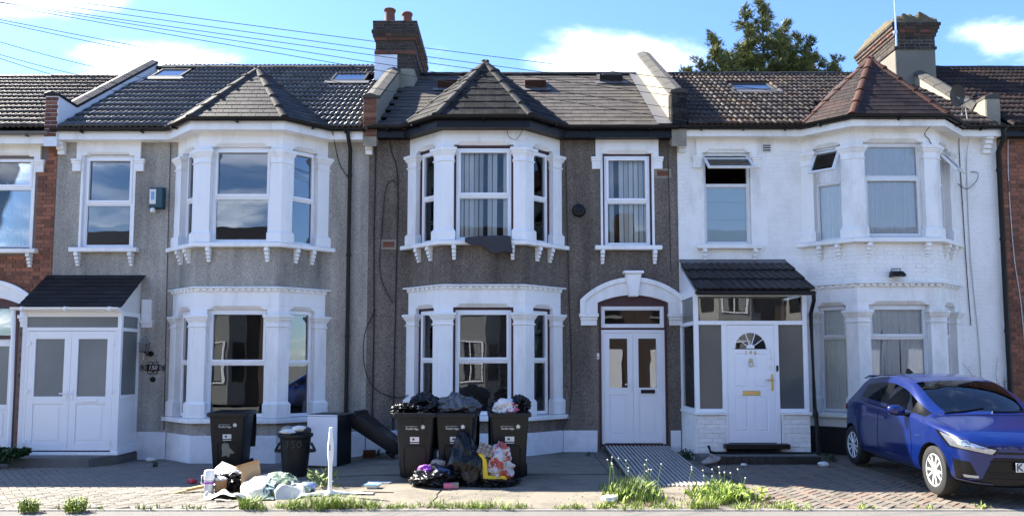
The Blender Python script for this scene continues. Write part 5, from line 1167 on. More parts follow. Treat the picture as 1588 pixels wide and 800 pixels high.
# telephone wires overhead
def wire(a, b_, label, r=.0052, sag=.10, ext=.55):
    a, b_ = Vector(a), Vector(b_); a2 = a + (a - b_) * ext; pts = []
    for k in range(25):
        t = k / 24; p = a2.lerp(b_, t); p.z -= sag * math.sin(math.pi * t); pts.append(p)
    o = MB().tube(pts, r, 5).build('telephone_wire', 'cable_black', None, smooth=True, angle=80, label=label, category='wire', group='telephone wires overhead')
names = ['topmost telephone wire crossing above the middle chimney', 'second telephone wire down, passing the middle chimney', 'third telephone wire down, crossing the middle roof', 'fourth telephone wire down, crossing the middle roof', 'lowest of the wires passing the middle chimney', 'telephone wire meeting the grey roof right of its bay peak', 'telephone wire meeting the grey roof at its bay peak', 'telephone wire reaching the left parapet coping', 'second lowest wire over the left brick house', 'lowest wire over the left brick house']
for (a, b_), nm in zip([((-6.28, -4, 6.66), (5.1, -.9, 6.36)), ((-6.82, -4, 6.66), (5.3, -.9, 6.12)), ((-7.05, -4, 6.62), (5.4, -.85, 6.0)), ((-7.05, -4, 6.61), (4.6, -.4, 6.02)), ((-7.05, -4, 6.58), (3.4, -.4, 6.0)), ((-7.04, -4, 6.37), (-1.9, -.5, 6.5)), ((-7.03, -4, 6.33), (-2.7, -.4, 6.5)), ((-7.8, -2.5, 6.62), (-6.4, -.5, 6.73)), ((-7.8, -2.5, 6.42), (-6.7, -.5, 6.60)), ((-7.8, -2.5, 6.35), (-6.9, -.5, 6.48))], names): wire(a, b_, nm, sag=.07)

# ------------------------------------------------------------------ houses across the street, seen in the window reflections
mat('far_white', (.24, .235, .22), .7)
mat('far_brick', (.06, .042, .034), .9, var=.2, vscale=3)
def far_house():
    h = thing('opposite_house', 'brick house across the street seen in the window glass', 'house', (0, 0, 0), 0, 'houses across the street')
    MB().box(-2.85, 2.85, -7, 0, -.3, 6.0).build('wall', 'far_brick', h)
    MB().prism([(-7.3, 5.9), (.35, 5.9), (-3.5, 8.4)], -2.85, 2.85, 'x').build('roof', 'slate_dark', h)
    MB().box(2.4, 3.3, -4.5, -2.8, 7, 9.2).build('chimney', 'far_brick', h); MB().box(-2.95, -2.7, -3.5, .2, 5.9, 6.7).build('parapet', 'coping_stone', h)
    b = MB().prism([(-2.3, 0), (-1.7, .62), (-.2, .62), (.4, 0)], -.2, 5.85, 'z').build('bay', 'far_white', h)
    for z0, z1 in ((.8, 2.5), (3.8, 5.4)):
        fr_ = MB(); fr_.box(-1.56, -1.48, .60, .66, z0 - .06, z1 + .06); fr_.box(-.42, -.34, .60, .66, z0 - .06, z1 + .06); fr_.box(-1.48, -.42, .60, .66, z1, z1 + .06); fr_.box(-1.48, -.42, .60, .66, z0 - .06, z0); fr_.box(-.98, -.93, .60, .655, z0, z1); fr_.build('window_frame', 'upvc', h); MB().box(-1.45, -1.15, .636, .64, z0 + .05, z1 - .05).build('curtain', 'far_white', h); MB().box(-.72, -.45, .636, .64, z0 + .05, z1 - .05).build('curtain', 'far_white', h)
        MB().box(-1.5, -.4, .60, .635, z0, z1).build('window', 'black_plastic', h); MB().box(-1.5, -.4, .61, .65, (z0 + z1) / 2 - .04, (z0 + z1) / 2 + .04).build('transom', 'upvc', h)
        for x0, y0, x1, y1 in ((-2.2, .08, -1.82, .47), (-.08, .47, .3, .08)):
            MB().loft([[(x0, y0, z0), (x1, y1, z0), (x1, y1, z1), (x0, y0, z1)], [(x0 * 1.0 + (-.04 if x0 < -1 else .04), y0 + .04, z0), (x1 + (-.04 if x0 < -1 else .04), y1 + .04, z0), (x1 + (-.04 if x0 < -1 else .04), y1 + .04, z1), (x0 + (-.04 if x0 < -1 else .04), y0 + .04, z1)]]).build('window', 'black_plastic', h)
    MB().box(1.2, 2.1, -.05, .03, 3.8, 5.4).build('window', 'black_plastic', h); MB().box(1.1, 2.2, .0, .12, 3.7, 3.8).build('sill', 'far_white', h); MB().box(1.15, 2.15, .0, .05, 5.4, 5.7).build('lintel', 'far_white', h)
    MB().box(1.1, 2.2, -.05, .04, .0, 2.2).build('door', 'upvc', h); MB().prism([(-2.6, 5.85), (-1.9, 1.0), (-.1, 1.0), (.6, 5.85)], 0, .01, 'y') if False else None
    MB().loft([[(-2.5, .25, 5.9), (-1.75, .85, 5.9), (-.15, .85, 5.9), (.6, .25, 5.9)], [(-1.0, -.1, 7.25), (-.98, -.08, 7.25), (-.94, -.08, 7.25), (-.92, -.1, 7.25)]]).build('bay_roof', 'slate_dark', h)
    return h
fh = far_house(); fh.location = (-20, -21.6, 0); fh.rotation_euler = (0, 0, 0)
for k in range(1, 8):
    c_ = copy_tree(fh); c_.location = (-20 + 5.72 * k, -21.6, 0)
    if k % 2: c_.scale = (-1, 1, 1)

from mathutils.bvhtree import BVHTree
# ------------------------------------------------------------------ wheelie bins
def rrect(w, d, r, n=4):
    pts = []
    for cx, cy, a0 in ((w / 2 - r, d / 2 - r, 0), (-w / 2 + r, d / 2 - r, 90), (-w / 2 + r, -d / 2 + r, 180), (w / 2 - r, -d / 2 + r, 270)):
        for k in range(n + 1): a = R(a0 + 90 * k / n); pts.append((cx + r * math.cos(a), cy + r * math.sin(a)))
    return pts
LEAF = [(0, -.5), (.08, -.12), (.42, -.28), (.3, -.02), (.55, .16), (.26, .2), (.22, .5), (.02, .3), (-.16, .55), (-.2, .2), (-.5, .22), (-.26, -.02), (-.36, -.3), (-.06, -.12)]
def wheelie_bin(label, loc, rz, group, sticker=True, lid=True, mark=None, tilt=None):
    """Black two-wheeled bin; its front (logo side) looks along -Y, the lid hangs open behind."""
    t = thing('wheelie_bin', label, 'bin', loc, rz, group)
    H = .965
    def shell(z, s=0):
        k = z / H; w = .44 + (.55 - .44) * k - s; d = .50 + (.66 - .50) * k - s; y = -.03 * k
        return [(x, yy + y, z) for x, yy in rrect(w, d, .045)]
    b = MB(); zs = [.045, .07, .30, .60, .86, .90]
    b.loft([shell(zs[0], .03)] + [shell(z) for z in zs[1:]], caps=True)
    b.build('body', 'bin_plastic', t, smooth=True, angle=40)
    q = MB(); q.loft([shell(.90, -.02), shell(.905, -.07), shell(.945, -.075), shell(H, -.06), shell(H, .03), shell(.60, .05)], caps=False); q.loft([shell(.60, .05), shell(.602, .2)], caps=True); q.build('rim', 'bin_plastic', t, smooth=True, angle=35)
    # sunk arch panel on the front
    pts = []
    for x, z in [(-.155, .10), (-.155, .46), (-.13, .50), (.13, .50), (.155, .46), (.155, .10)]: pts.append((x, z))
    fy = lambda z: -(.50 + .16 * z / H) / 2 - .03 * z / H
    ar = [(x, fy(z) - .004, z) for x, z in pts]; MB().tube(ar, .009, 5).build('front_rib', 'bin_plastic', t, smooth=True)
    # lettering and stickers
    up = Vector((0, fy(.9) - fy(.5), .4)).normalized()
    text_obj('Redbridge', .046, 'lettering', 'paper_white', t, face_mtx((-.03, fy(.745) - .004, .745), (1, 0, 0), up), .0006)
    text_obj('LONDON BOROUGH OF', .016, 'lettering', 'paper_white', t, face_mtx((-.045, fy(.778) - .004, .778), (1, 0, 0), up), .0006)
    lf = MB(); lf.v = [(.118 + x * .07, fy(.765 + z * .08) - .005, .765 + z * .08) for x, z in LEAF] + [(.118, fy(.765) - .005, .765)]; n = len(LEAF); lf.f = [(i, (i + 1) % n, n) for i in range(n)]; lf.build('leaf_emblem', 'paper_white', t)
    if sticker:
        sk = MB(); z0, z1 = .56, .63; sk.add([(-.065, fy(z0) - .004, z0), (.065, fy(z0) - .004, z0), (.065, fy(z1) - .004, z1), (-.065, fy(z1) - .004, z1)], [(0, 1, 2, 3)]); sk = sk.build('sticker', 'paper_white', t)
        MB().add([(-.065, fy(.535) - .004, .535), (.065, fy(.535) - .004, .535), (.065, fy(.545) - .004, .545), (-.065, fy(.545) - .004, .545)], [(0, 1, 2, 3)]).build('sticker', 'paper_white', t)
        MB().add([(-.03, fy(.58) - .006, .58), (.0, fy(.58) - .006, .58), (.0, fy(.612) - .006, .612), (-.03, fy(.612) - .006, .612)], [(0, 1, 2, 3)]).build('sticker_print', 'slate', sk)
    if mark:
        m = MB(); g = [(-.02, .16), (.04, .13), (.06, .06), (.12, .0), (.13, -.03), (.07, -.03), (.05, -.09), (.0, -.06), (-.06, -.08), (-.05, -.01), (-.06, .06), (-.05, .12)]; g = [(x - .02, .36 + z) for x, z in g]
        m.v = [(x, fy(z) - .005, z) for x, z in g] + [(-.01, fy(.36) - .005, .36)]; m.f = [(i, (i + 1) % 12, 12) for i in range(12)]; m.build('worn_patch', 'render_cement', t)
    # back: handle, axle, wheels and the hanging lid
    by = lambda z: (.50 + .16 * z / H) / 2 - .03 * z / H
    MB().tube([(-.22, by(.93), .93), (-.22, by(.93) + .06, .95), (.22, by(.93) + .06, .95), (.22, by(.93), .93)], .014, 6).build('handle', 'bin_plastic', t, smooth=True, angle=60)
    MB().tube([(-.27, .235, .10), (.27, .235, .10)], .012, 6).build('axle', 'steel', t)
    for x in (-.285, .235):
        w = MB(); w.lathe([(.02, 0), (.085, .0), (.1, .008), (.1, .042), (.085, .05), (.02, .05)], (x, .235, .10), 18, 'x'); w.build('wheel', 'black_plastic', t, smooth=True, angle=40)
    l = MB(); hp = []
    if not lid:
        t.rotation_euler = tilt; t.scale = (.48, .8, 1.08); return t
    for k in range(11):
        s = k / 10; hp.append((by(.95) + .07 + .05 * math.sin(math.pi * s), .97 - .60 * s))
    l.loft([[(x, y + e, z) for y, z in hp] + [(x, y + e - .02, z) for y, z in reversed(hp)] for x, e in ((-.29, -.02), (-.26, .0), (.26, 0), (.29, -.02))]); l.build('lid', 'bin_plastic', t, smooth=True, angle=40)
    if tilt: t.rotation_euler = tilt
    return t

# ------------------------------------------------------------------ crumpled shapes
ICO = {}
def ico(n):
    if n not in ICO:
        bm = bmesh.new(); bmesh.ops.create_icosphere(bm, subdivisions=n, radius=1); ICO[n] = ([v.co.copy() for v in bm.verts], [tuple(v.index for v in f.verts) for f in bm.faces]); bm.free()
    return ICO[n]
def crumple(size, seed, sharp=.22, freq=2.2, flat=.0, n=5, top=None, fine=1.):
    """Crumpled film or cloth: a sphere pushed in and out along creases, flattened where it rests."""
    vs, fs = ico(n); out_ = []
    for p in vs:
        q = p * freq + Vector((seed * 3.1, seed * 1.7, seed * .9))
        cre = abs(noise.noise(q)) * 1.4 + .6 * abs(noise.noise(q * 2.3)) + .30 * abs(noise.noise(q * 4.7)) + fine * (.22 * abs(noise.noise(q * 9.3)) + .12 * abs(noise.noise(q * 17)))
        big = noise.noise(p * 1.1 + Vector((seed, 0, seed)))
        r = 1 + .28 * big - sharp * (cre - .55)
        v = Vector((p.x * size[0] * r, p.y * size[1] * r, p.z * size[2] * r))
        if top: v.x *= 1 + top * (v.z / size[2]); v.y *= 1 + top * (v.z / size[2])
        lo = -size[2] * (1 - flat)
        if v.z < lo: v.z = lo + (v.z - lo) * .08; v.x *= 1.06; v.y *= 1.06
        out_.append(v)
    zmin = min(v.z for v in out_)
    b = MB(); b.v = [(v.x, v.y, v.z - zmin) for v in out_]; b.f = fs
    return b
def bag(name, label, cat, size, loc, m, seed, rz=0, group=None, extra=None, **k):
    b = crumple(size, seed, **k)
    if extra is None:
        o = b.build(name, m, None, smooth=True, angle=75, label=label, category=cat); o.location = loc; o.rotation_euler = (0, 0, rz)
        if group: o['group'] = group
        return o
    t = thing(name, label, cat, loc, rz, group); b.build('sack', m, t, smooth=True, angle=75); extra(t); return t
def sheet(name, label, cat, w, d, loc, rz, m, seed, amp=.02, freq=6., n=12, th=.002, rx=0, ry=0, group=None, parent=None):
    b = MB()
    for j in range(n + 1):
        for i in range(n + 1):
            x, y = (i / n - .5) * w, (j / n - .5) * d; jg = 1 + .08 * noise.noise(Vector((x * 9, y * 9, seed)))
            b.v.append((x * jg, y * jg, .004 + amp * (.6 + noise.noise(Vector((x * freq, y * freq, seed * 2.3)))) ** 2))
    b.f = [(j * (n + 1) + i, j * (n + 1) + i + 1, (j + 1) * (n + 1) + i + 1, (j + 1) * (n + 1) + i) for j in range(n) for i in range(n)]
    o = b.build(name, m, parent, smooth=True, angle=50)
    if label: o['label'] = label; o['category'] = cat
    if group: o['group'] = group
    o.location = loc; o.rotation_euler = (rx, ry, rz)
    md = o.modifiers.new('thickness', 'SOLIDIFY'); md.thickness = th; md.offset = 1
    return o

G3 = 'wheelie bins in front of the middle house'
bins = [(-1.36, -2.87, 'black wheelie bin topped with a heap of black bags, left of three', R(-4)), (-.80, -2.85, 'black wheelie bin topped with a grey refuse sack, middle of three', R(-3)), (-.05, -2.83, 'black wheelie bin topped with white and pink bag, right of three', R(3))]
for x, y, lb, a in bins: wheelie_bin(lb, (x, y, gh(x, y)), a, G3)
wheelie_bin('open empty black wheelie bin with worn beige patch before the grey bay', (-4.47, -1.80, gh(-4.47, -1.8)), R(6), None, mark=True)
wheelie_bin('black wheelie bin lying tipped over against the wall beside the white appliance', (-1.88, -.80, .10), 0, None, sticker=False, lid=False, tilt=(R(0), R(57), R(170)))
# what is heaped on and before the bins
zt = .965 + gh(-1.3, -2.9)
bag('refuse_bag', 'crumpled black bag heaped on the left bin of three', 'bag', (.24, .22, .17), (-1.28, -2.87, zt - .06), 'bag_black', 3.1, sharp=.5, freq=2.6, flat=.2)
bag('refuse_bag', 'small black bag hanging off the front of the left bin', 'bag', (.20, .16, .10), (-1.52, -2.98, zt - .05), 'bag_black', 5.7, sharp=.55, freq=3, flat=.2)
o = MB().loft([[(-.035, -.01, 0), (.035, -.012, 0), (.035, .0, 0), (-.035, .0, 0)], [(-.04, -.05, -.02), (.03, -.055, -.02), (.03, -.04, -.02), (-.04, -.04, -.02)], [(-.02, -.058, -.12), (.03, -.06, -.13), (.03, -.05, -.13), (-.02, -.05, -.12)], [(-.03, -.05, -.24), (.0, -.05, -.25), (.0, -.045, -.25), (-.03, -.045, -.24)]]).build('bag_strap', 'bag_black', None, smooth=True, label='black strap dangling down the front of the left bin', category='strap'); o.location = (-1.30, -3.19, zt + .02)
bag('refuse_bag', 'bulging grey refuse sack on the middle bin of three', 'bag', (.29, .26, .17), (-.80, -2.86, zt - .05), 'bag_grey', 8.3, sharp=.42, freq=1.5, flat=.25, top=-.25, fine=.25)
bag('refuse_bag', 'glossy black bag on the right bin of three', 'bag', (.15, .19, .155), (.10, -2.84, zt - .04), 'bag_black', 12.4, sharp=.42, freq=2.8, flat=.2)
bag('refuse_bag', 'flat black bag at the left edge of the right bin', 'bag', (.16, .13, .10), (-.17, -2.86, zt - .02), 'bag_black', 14.9, sharp=.5, freq=3, flat=.2)
def splotch(name, base, ink, scale, th):
    m = bpy.data.materials.new(name); m.use_nodes = True; t_ = m.node_tree; bs = t_.nodes['Principled BSDF']; L_ = t_.links.new; bs.inputs['Roughness'].default_value = .35
    tcn = t_.nodes.new('ShaderNodeTexCoord'); n_ = t_.nodes.new('ShaderNodeTexNoise'); n_.inputs['Scale'].default_value = scale; n_.inputs['Detail'].default_value = 4; n_.inputs['Distortion'].default_value = .6; L_(tcn.outputs['Object'], n_.inputs['Vector'])
    rp = t_.nodes.new('ShaderNodeValToRGB'); L_(n_.outputs[0], rp.inputs[0]); cr = rp.color_ramp; cr.elements[0].position = th; cr.elements[0].color = base + (1,); cr.elements[1].position = th + .03; cr.elements[1].color = ink + (1,); L_(rp.outputs[0], bs.inputs['Base Color']); MATS[name] = m
splotch('bag_pink_print', (.70, .68, .65), (.72, .10, .18), 6., .56); splotch('bag_red_print', (.50, .48, .49), (.40, .06, .045), 7., .52)
bag('carrier_bag', 'white carrier bag with pink print on the right bin', 'bag', (.17, .13, .12), (-.09, -2.98, zt - .03), 'bag_pink_print', 17.2, sharp=.42, freq=1.9, flat=.2, fine=.3)
GB = 'rubbish bags before the middle bins'
g0 = gh(-1, -3.4)
def clothes(t):
    for nm, m, sz, lo, sd in (('garment', 'purple', (.11, .08, .07), (-.15, -.02, .14), 41), ('garment', 'blue_cloth', (.13, .09, .07), (.07, -.06, .11), 43), ('garment', 'grey_cloth', (.12, .1, .08), (-.02, .02, .13), 45), ('garment', 'pulp', (.10, .06, .07), (.03, .10, .2), 47), ('garment', 'paper_white', (.07, .05, .04), (-.22, -.08, .08), 49)):
        q = crumple(sz, sd, sharp=.5, freq=2.4, n=3).build(nm, m, t, smooth=True, angle=80); q.location = lo
mat('blue_cloth', (.05, .08, .17), .8, var=.25, vscale=14)
bag('refuse_bag', 'split black bag spilling purple and blue clothes before the left bin', 'bag', (.34, .24, .13), (-1.05, -3.42, g0), 'bag_black', 21.6, sharp=.45, freq=1.8, flat=.25, extra=clothes, fine=.3)
bag('refuse_bag', 'tall slumped black bag before the middle bin', 'bag', (.24, .22, .34), (-.66, -3.30, g0), 'bag_black', 24.4, sharp=.30, freq=1.25, flat=.15, top=-.2, fine=.05)
bag('refuse_bag', 'flattened black bag under the yellow tray', 'bag', (.36, .17, .055), (-.28, -3.42, g0), 'bag_black', 27.1, sharp=.4, freq=2.4, flat=.3)
mat('red_soft', (.42, .10, .08), .5, var=.2, vscale=9)
mat('film_clear', (.55, .54, .56), .25, var=.12, vscale=9)
bag('carrier_bag', 'clear and red food packaging bag leaning before the right bin', 'bag', (.19, .18, .25), (-.17, -3.30, g0 + .03), 'bag_red_print', 33.3, sharp=.40, freq=1.9, flat=.1, fine=.3)
# egg tray
t = thing('egg_tray', 'grey pulp egg tray tilted on top of the food packaging', 'egg tray', (-.33, -3.36, g0 + .47)); t.rotation_euler = (R(52), R(18), R(-8))
MB().box(-.15, .15, -.09, .09, -.006, .0).build('base', 'pulp', t, bevel=.002)
for i in range(5):
    for j in range(3): MB().lathe([(.03, 0), (.024, .02), (.013, .034), (.003, .036)], (-.12 + .06 * i, -.06 + .06 * j, 0), 8).build('cup', 'pulp', t, smooth=True)
# yellow L-shaped tray
t = thing('plastic_tray', 'bright yellow plastic tray leaning upright on the black bag', 'tray', (-.29, -3.42, g0 + .08))
b = MB(); b.loft([[(-.11, -.02, .0), (-.02, -.02, .0), (-.02, .03, .0), (-.11, .03, .0)], [(-.115, -.02, .05), (-.04, -.02, .06), (-.04, .03, .06), (-.115, .03, .05)], [(-.125, -.005, .28), (-.06, -.005, .26), (-.06, .04, .26), (-.125, .04, .28)], [(-.19, .01, .35), (-.12, .01, .35), (-.12, .05, .35), (-.19, .05, .35)]]); b.build('back', 'yellow', t, bevel=.01); MB().box(-.10, .22, -.05, .03, -.02, .055).build('lip', 'yellow', t, bevel=.022, seg=3)
t = thing('carton', 'small pink carton on the ground before the bags', 'carton', (-.83, -3.62, gh(-.83, -3.62)), R(8)); MB().box(-.10, .10, -.05, .05, .0, .07).build('box', 'pink', t, bevel=.006); MB().box(.02, .102, -.052, .052, .02, .072).build('label_panel', 'pulp', t)
# ------------------------------------------------------------------ round dustbin, appliance, pole
t = thing('round_dustbin', 'round black dustbin with 150 scrawled on it, heaped with rubbish', 'dustbin', (-3.34, -2.22, gh(-3.34, -2.22)))
MB().lathe([(.17, 0), (.185, .01), (.215, .42), (.22, .43), (.232, .58), (.245, .595), (.262, .60), (.268, .64), (.26, .65), (.245, .648), (.235, .60), (.20, .2)], (0, 0, 0), 28).build('body', 'bin_plastic', t, smooth=True, angle=40)
for s in (-1, 1): MB().loft([[(s * .22, -.05, .42), (s * .22, .05, .42), (s * .22, .05, .36), (s * .22, -.05, .36)], [(s * .31, -.06, .40), (s * .31, .06, .40), (s * .31, .06, .37), (s * .31, -.06, .37)], [(s * .245, -.045, .52), (s * .245, .045, .52), (s * .235, .045, .50), (s * .235, -.045, .50)]]).build('handle', 'bin_plastic', t, bevel=.006)
mat('chalk', (.045, .046, .048), .8)
text_obj('150', .17, 'scrawl', 'chalk', t, face_mtx((.03, -.247, .50), (1, 0, 0), (0, -.1, 1)), .001, shear=.1)
for nm, m, sz, lo, sd in (('rubbish', 'paper_white', (.11, .07, .045), (.06, -.04, .68), 71), ('rubbish', 'paper_white', (.12, .08, .04), (-.09, -.10, .645), 73), ('rubbish', 'pulp', (.10, .09, .05), (-.14, .06, .66), 75), ('rubbish', 'grey_cloth', (.08, .08, .05), (.16, .0, .65), 77)):
    q = crumple(sz, sd, sharp=.25, n=3).build(nm, m, t, smooth=True, angle=70); q.location = lo
t = thing('kitchen_appliance', 'discarded white under-counter appliance with black side beside the round dustbin', 'appliance', (-3.13, -1.30, gh(-3.1, -1.3)), R(-15))
MB().box(-.28, .26, -.02, .50, .02, .845).build('carcass', 'black_plastic', t, bevel=.01); MB().box(-.285, .265, -.045, -.021, .03, .84).build('front_panel', 'upvc', t, bevel=.008); MB().box(-.29, .27, -.03, .51, .846, .875).build('worktop', 'coping_stone', t, bevel=.006); MB().box(-.287, .267, -.048, -.03, .846, .868).build('top_trim', 'upvc', t, bevel=.004)
MB().tube([(-.20, -.05, .62), (-.20, -.075, .64), (-.15, -.08, .72)], .008, 6).build('handle', 'upvc', t)
for x in (-.25, .23): MB().lathe([(.02, 0), (.02, .03)], (x, .02, 0), 8).build('foot', 'black_plastic', t)
t = thing('pedestal_stand', 'white pole of a broken pedestal fan standing in the yard', 'stand', (-2.36, -4.10, gh(-2.36, -4.1)))
MB().lathe([(.036, .05), (.03, .12), (.032, .48), (.034, .50), (.046, .56), (.052, .66), (.050, .78), (.038, .88), (.034, .96), (.030, .97), (.028, 1.03), (.02, 1.035)], (0, 0, 0), 16).build('pole', 'upvc', t, smooth=True, angle=50)
t.scale = (.82, .82, .84)
for k, a in enumerate((R(195), R(5), R(262), R(95))):
    L_ = .46 if k < 2 else .20; MB().loft([[(0 + .0, -.035, .015), (0, .035, .015), (0, .028, .07), (0, -.028, .07)], [(L_, -.03, .005), (L_, .03, .005), (L_, .022, .03), (L_, -.022, .03)]]).build('base_leg', 'upvc', t, bevel=.006).rotation_euler = (0, 0, a)
for z in (.70, .73, .76): MB().box(-.012, .006, -.056, -.046, z - .009, z + .009).build('button', 'black_plastic', t)
# ------------------------------------------------------------------ fly-tipped heap before the grey house
gy = gh(-3.5, -4)
t = thing('garden_sack', 'torn cream and green printed garden sack lying open on the ground', 'sack', (-3.12, -3.95, gy))
b = MB(); nu, nv = 60, 36
for j in range(nv + 1):
    for i in range(nu + 1):
        s, a = i / nu, math.pi * j / nv; x = -.38 + .86 * s; rr = (.20 + .10 * math.sin(math.pi * min(1, s * 1.15))) * (1 - .55 * max(0, s - .72) / .28)
        y, z = -rr * 1.15 * math.cos(a), rr * 1.18 * math.sin(a) ** .8
        nz = noise.noise(Vector((x * 4, y * 5, z * 5 + 2))) * .06 - abs(noise.noise(Vector((x * 7, y * 7, z * 7)))) * .06 + noise.noise(Vector((x * 16, y * 16, z * 16))) * .018
        b.v.append((x + nz * .5, y * (1 + nz * 2), max(.004, z * (1 + nz * 3))))
b.f = [(j * (nu + 1) + i, j * (nu + 1) + i + 1, (j + 1) * (nu + 1) + i + 1, (j + 1) * (nu + 1) + i) for j in range(nv) for i in range(nu)]
mat('sack_cream', (.62, .60, .52), .55, var=.10, vscale=7)
mat('sack_green', (.055, .10, .085), .5, var=.3, vscale=9)
mat('sack_teal', (.50, .66, .72), .5, var=.3, vscale=9)
def printed_film(name):
    # cream woven film with a worn green and teal garden print on its upper flank
    m = bpy.data.materials.new(name); m.use_nodes = True; t_ = m.node_tree; bs = t_.nodes['Principled BSDF']; L_ = t_.links.new; bs.inputs['Roughness'].default_value = .45
    tcn = t_.nodes.new('ShaderNodeTexCoord'); mpn = t_.nodes.new('ShaderNodeMapping'); mpn.inputs['Scale'].default_value = (13, 2.5, 2.5); L_(tcn.outputs['Object'], mpn.inputs[0])
    n1_ = t_.nodes.new('ShaderNodeTexNoise'); n1_.inputs['Scale'].default_value = 1.6; n1_.inputs['Detail'].default_value = 6; n1_.inputs['Distortion'].default_value = .8; L_(mpn.outputs[0], n1_.inputs['Vector'])
    sx_ = t_.nodes.new('ShaderNodeSeparateXYZ'); L_(tcn.outputs['Object'], sx_.inputs[0])
    mr = t_.nodes.new('ShaderNodeMapRange'); mr.inputs['From Min'].default_value = -.16; mr.inputs['From Max'].default_value = -.02; L_(sx_.outputs[0], mr.inputs[0])
    ad = t_.nodes.new('ShaderNodeMath'); ad.operation = 'MULTIPLY'; L_(n1_.outputs[0], ad.inputs[0]); L_(mr.outputs[0], ad.inputs[1])
    rp = t_.nodes.new('ShaderNodeValToRGB'); L_(ad.outputs[0], rp.inputs[0]); cr = rp.color_ramp; cr.elements[0].position = .33; cr.elements[0].color = (.62, .60, .52, 1); cr.elements[1].position = .62; cr.elements[1].color = (.035, .055, .045, 1)
    for p_, c_ in ((.40, (.55, .53, .42, 1)), (.42, (.11, .19, .18, 1)), (.50, (.06, .11, .10, 1)), (.52, (.24, .30, .15, 1)), (.57, (.10, .16, .13, 1))): e_ = cr.elements.new(p_); e_.color = c_
    L_(rp.outputs[0], bs.inputs['Base Color']); MATS[name] = m
printed_film('sack_print')
for k_, (x_, y_, z_) in enumerate(b.v): b.v[k_] = (x_, y_, z_ * .80 if z_ > .01 else z_)
me_o = b.build('sack_film', 'sack_print', t, smooth=True, angle=60)
up = Vector((0, .55, .83)); mt_ = face_mtx((.045, -.285, .165), (0, .42, .90), (-1, .05, .1))
lt = text_obj('MAT', .16, 'lettering', 'sack_teal', t, mt_, .0)
bv_ = BVHTree.FromPolygons([Vector(p_) for p_ in b.v], b.f)
for v_ in lt.data.vertices:
    h_ = bv_.ray_cast(Vector((v_.co.x, v_.co.y, v_.co.z)) - Vector((0, .8, -.6)) * .6, Vector((0, .8, -.6)))
    if h_[0] is not None: v_.co = h_[0] + Vector((0, -.004, .004))
sheet('sack_flap', None, None, .62, .36, (-.50, -.20, .005), R(14), 'sack_cream', 4.2, amp=.07, freq=5.5, n=40, parent=t); sheet('sack_flap', None, None, .50, .22, (-.12, -.40, .005), R(4), 'sack_print', 6.2, amp=.06, freq=6, n=30, parent=t)
fl = MB().lathe([(.0, 0), (.035, .001), (.036, .003), (.062, .004), (.064, .001)], (0, 0, 0), 18).build('printed_ring', 'paper_white', t); fl.location = (-.03, -.335, .08); fl.rotation_euler = (R(68), 0, 0)
sheet('paper_sheet', 'pale torn paper draped over the right end of the garden sack', 'paper', .40, .34, (-2.86, -4.18, gy + .02), R(25), 'sack_cream', 9.9, amp=.12, freq=4, n=14, rx=R(18))
bx = thing('cardboard_box', 'small open brown cardboard box inside the mouth of the sack', 'box', (-3.50, -3.78, gy), R(20)); MB().box(-.12, .12, -.14, -.13, .0, .30).build('side', 'cardboard', bx); MB().box(-.12, .12, .13, .14, 0, .30).build('side', 'cardboard', bx); MB().box(.11, .12, -.129, .129, 0, .30).build('side', 'cardboard', bx); MB().box(-.12, .11, -.129, .129, 0, .01).build('bottom', 'cardboard', bx); MB().loft([[(-.12, -.14, .30), (.12, -.14, .30), (.12, .14, .30), (-.12, .14, .30)], [(-.20, -.14, .34), (.10, -.13, .42), (.10, .13, .42), (-.20, .14, .34)]], caps=False).build('flap', 'cardboard', bx)
bag('refuse_bag', 'open black bag with white papers beside the brown tub', 'bag', (.26, .22, .13), (-3.78, -3.55, gy), 'bag_black', 81.5, sharp=.42, freq=2.1, flat=.2)
sheet('paper_sheet', 'white paper sheet leaning on the black bag at the open bin', 'paper', .30, .22, (-3.93, -3.52, gy + .25), R(-18), 'paper_white', 2.2, amp=.01, n=8, rx=R(38), ry=R(16))
t = thing('paper_cup', 'white cup with lime green lid lying on the black bag', 'cup', (-3.67, -3.50, gy + .24)); t.rotation_euler = (0, R(86), R(8)); MB().lathe([(.03, -.10), (.036, 0)], (0, 0, 0), 14).build('cup_body', 'paper_white', t, smooth=True, angle=50); MB().lathe([(.041, 0), (.041, .045), (.034, .05)], (0, 0, 0), 14).build('lid', 'lime', t, smooth=True, angle=50)
t = thing('plastic_jug', 'clear plastic jug with white lid and purple band', 'jug', (-3.98, -3.97, gy)); mat('jug_clear', (.55, .56, .58), .15, var=.1, vscale=8); MB().lathe([(.055, 0), (.062, .01), (.062, .17), (.06, .2)], (0, 0, 0), 16).build('body', 'jug_clear', t, smooth=True, angle=50); MB().lathe([(.064, .15), (.064, .175)], (0, 0, 0), 16).build('band', 'purple', t, smooth=True, angle=50); MB().lathe([(.064, .2), (.066, .21), (.066, .30), (.055, .325), (.02, .33)], (0, 0, 0), 16).build('lid', 'upvc', t, smooth=True, angle=50); MB().tube([(-.06, 0, .26), (-.10, 0, .25), (-.10, 0, .15), (-.06, 0, .13)], .009, 6).build('handle', 'upvc', t)
t = thing('plant_pot', 'small brown tub standing beside the clear jug', 'tub', (-3.84, -3.93, gy)); mat('tub_brown', (.23, .13, .07), .6, var=.15); MB().lathe([(.055, 0), (.068, .01), (.075, .17), (.08, .175), (.08, .19), (.07, .188), (.06, .02)], (0, 0, 0), 18).build('pot', 'tub_brown', t, smooth=True, angle=50); q = crumple((.07, .06, .04), 91, sharp=.3, n=3).build('paper_filling', 'paper_white', t, smooth=True); q.location = (0, 0, .15)
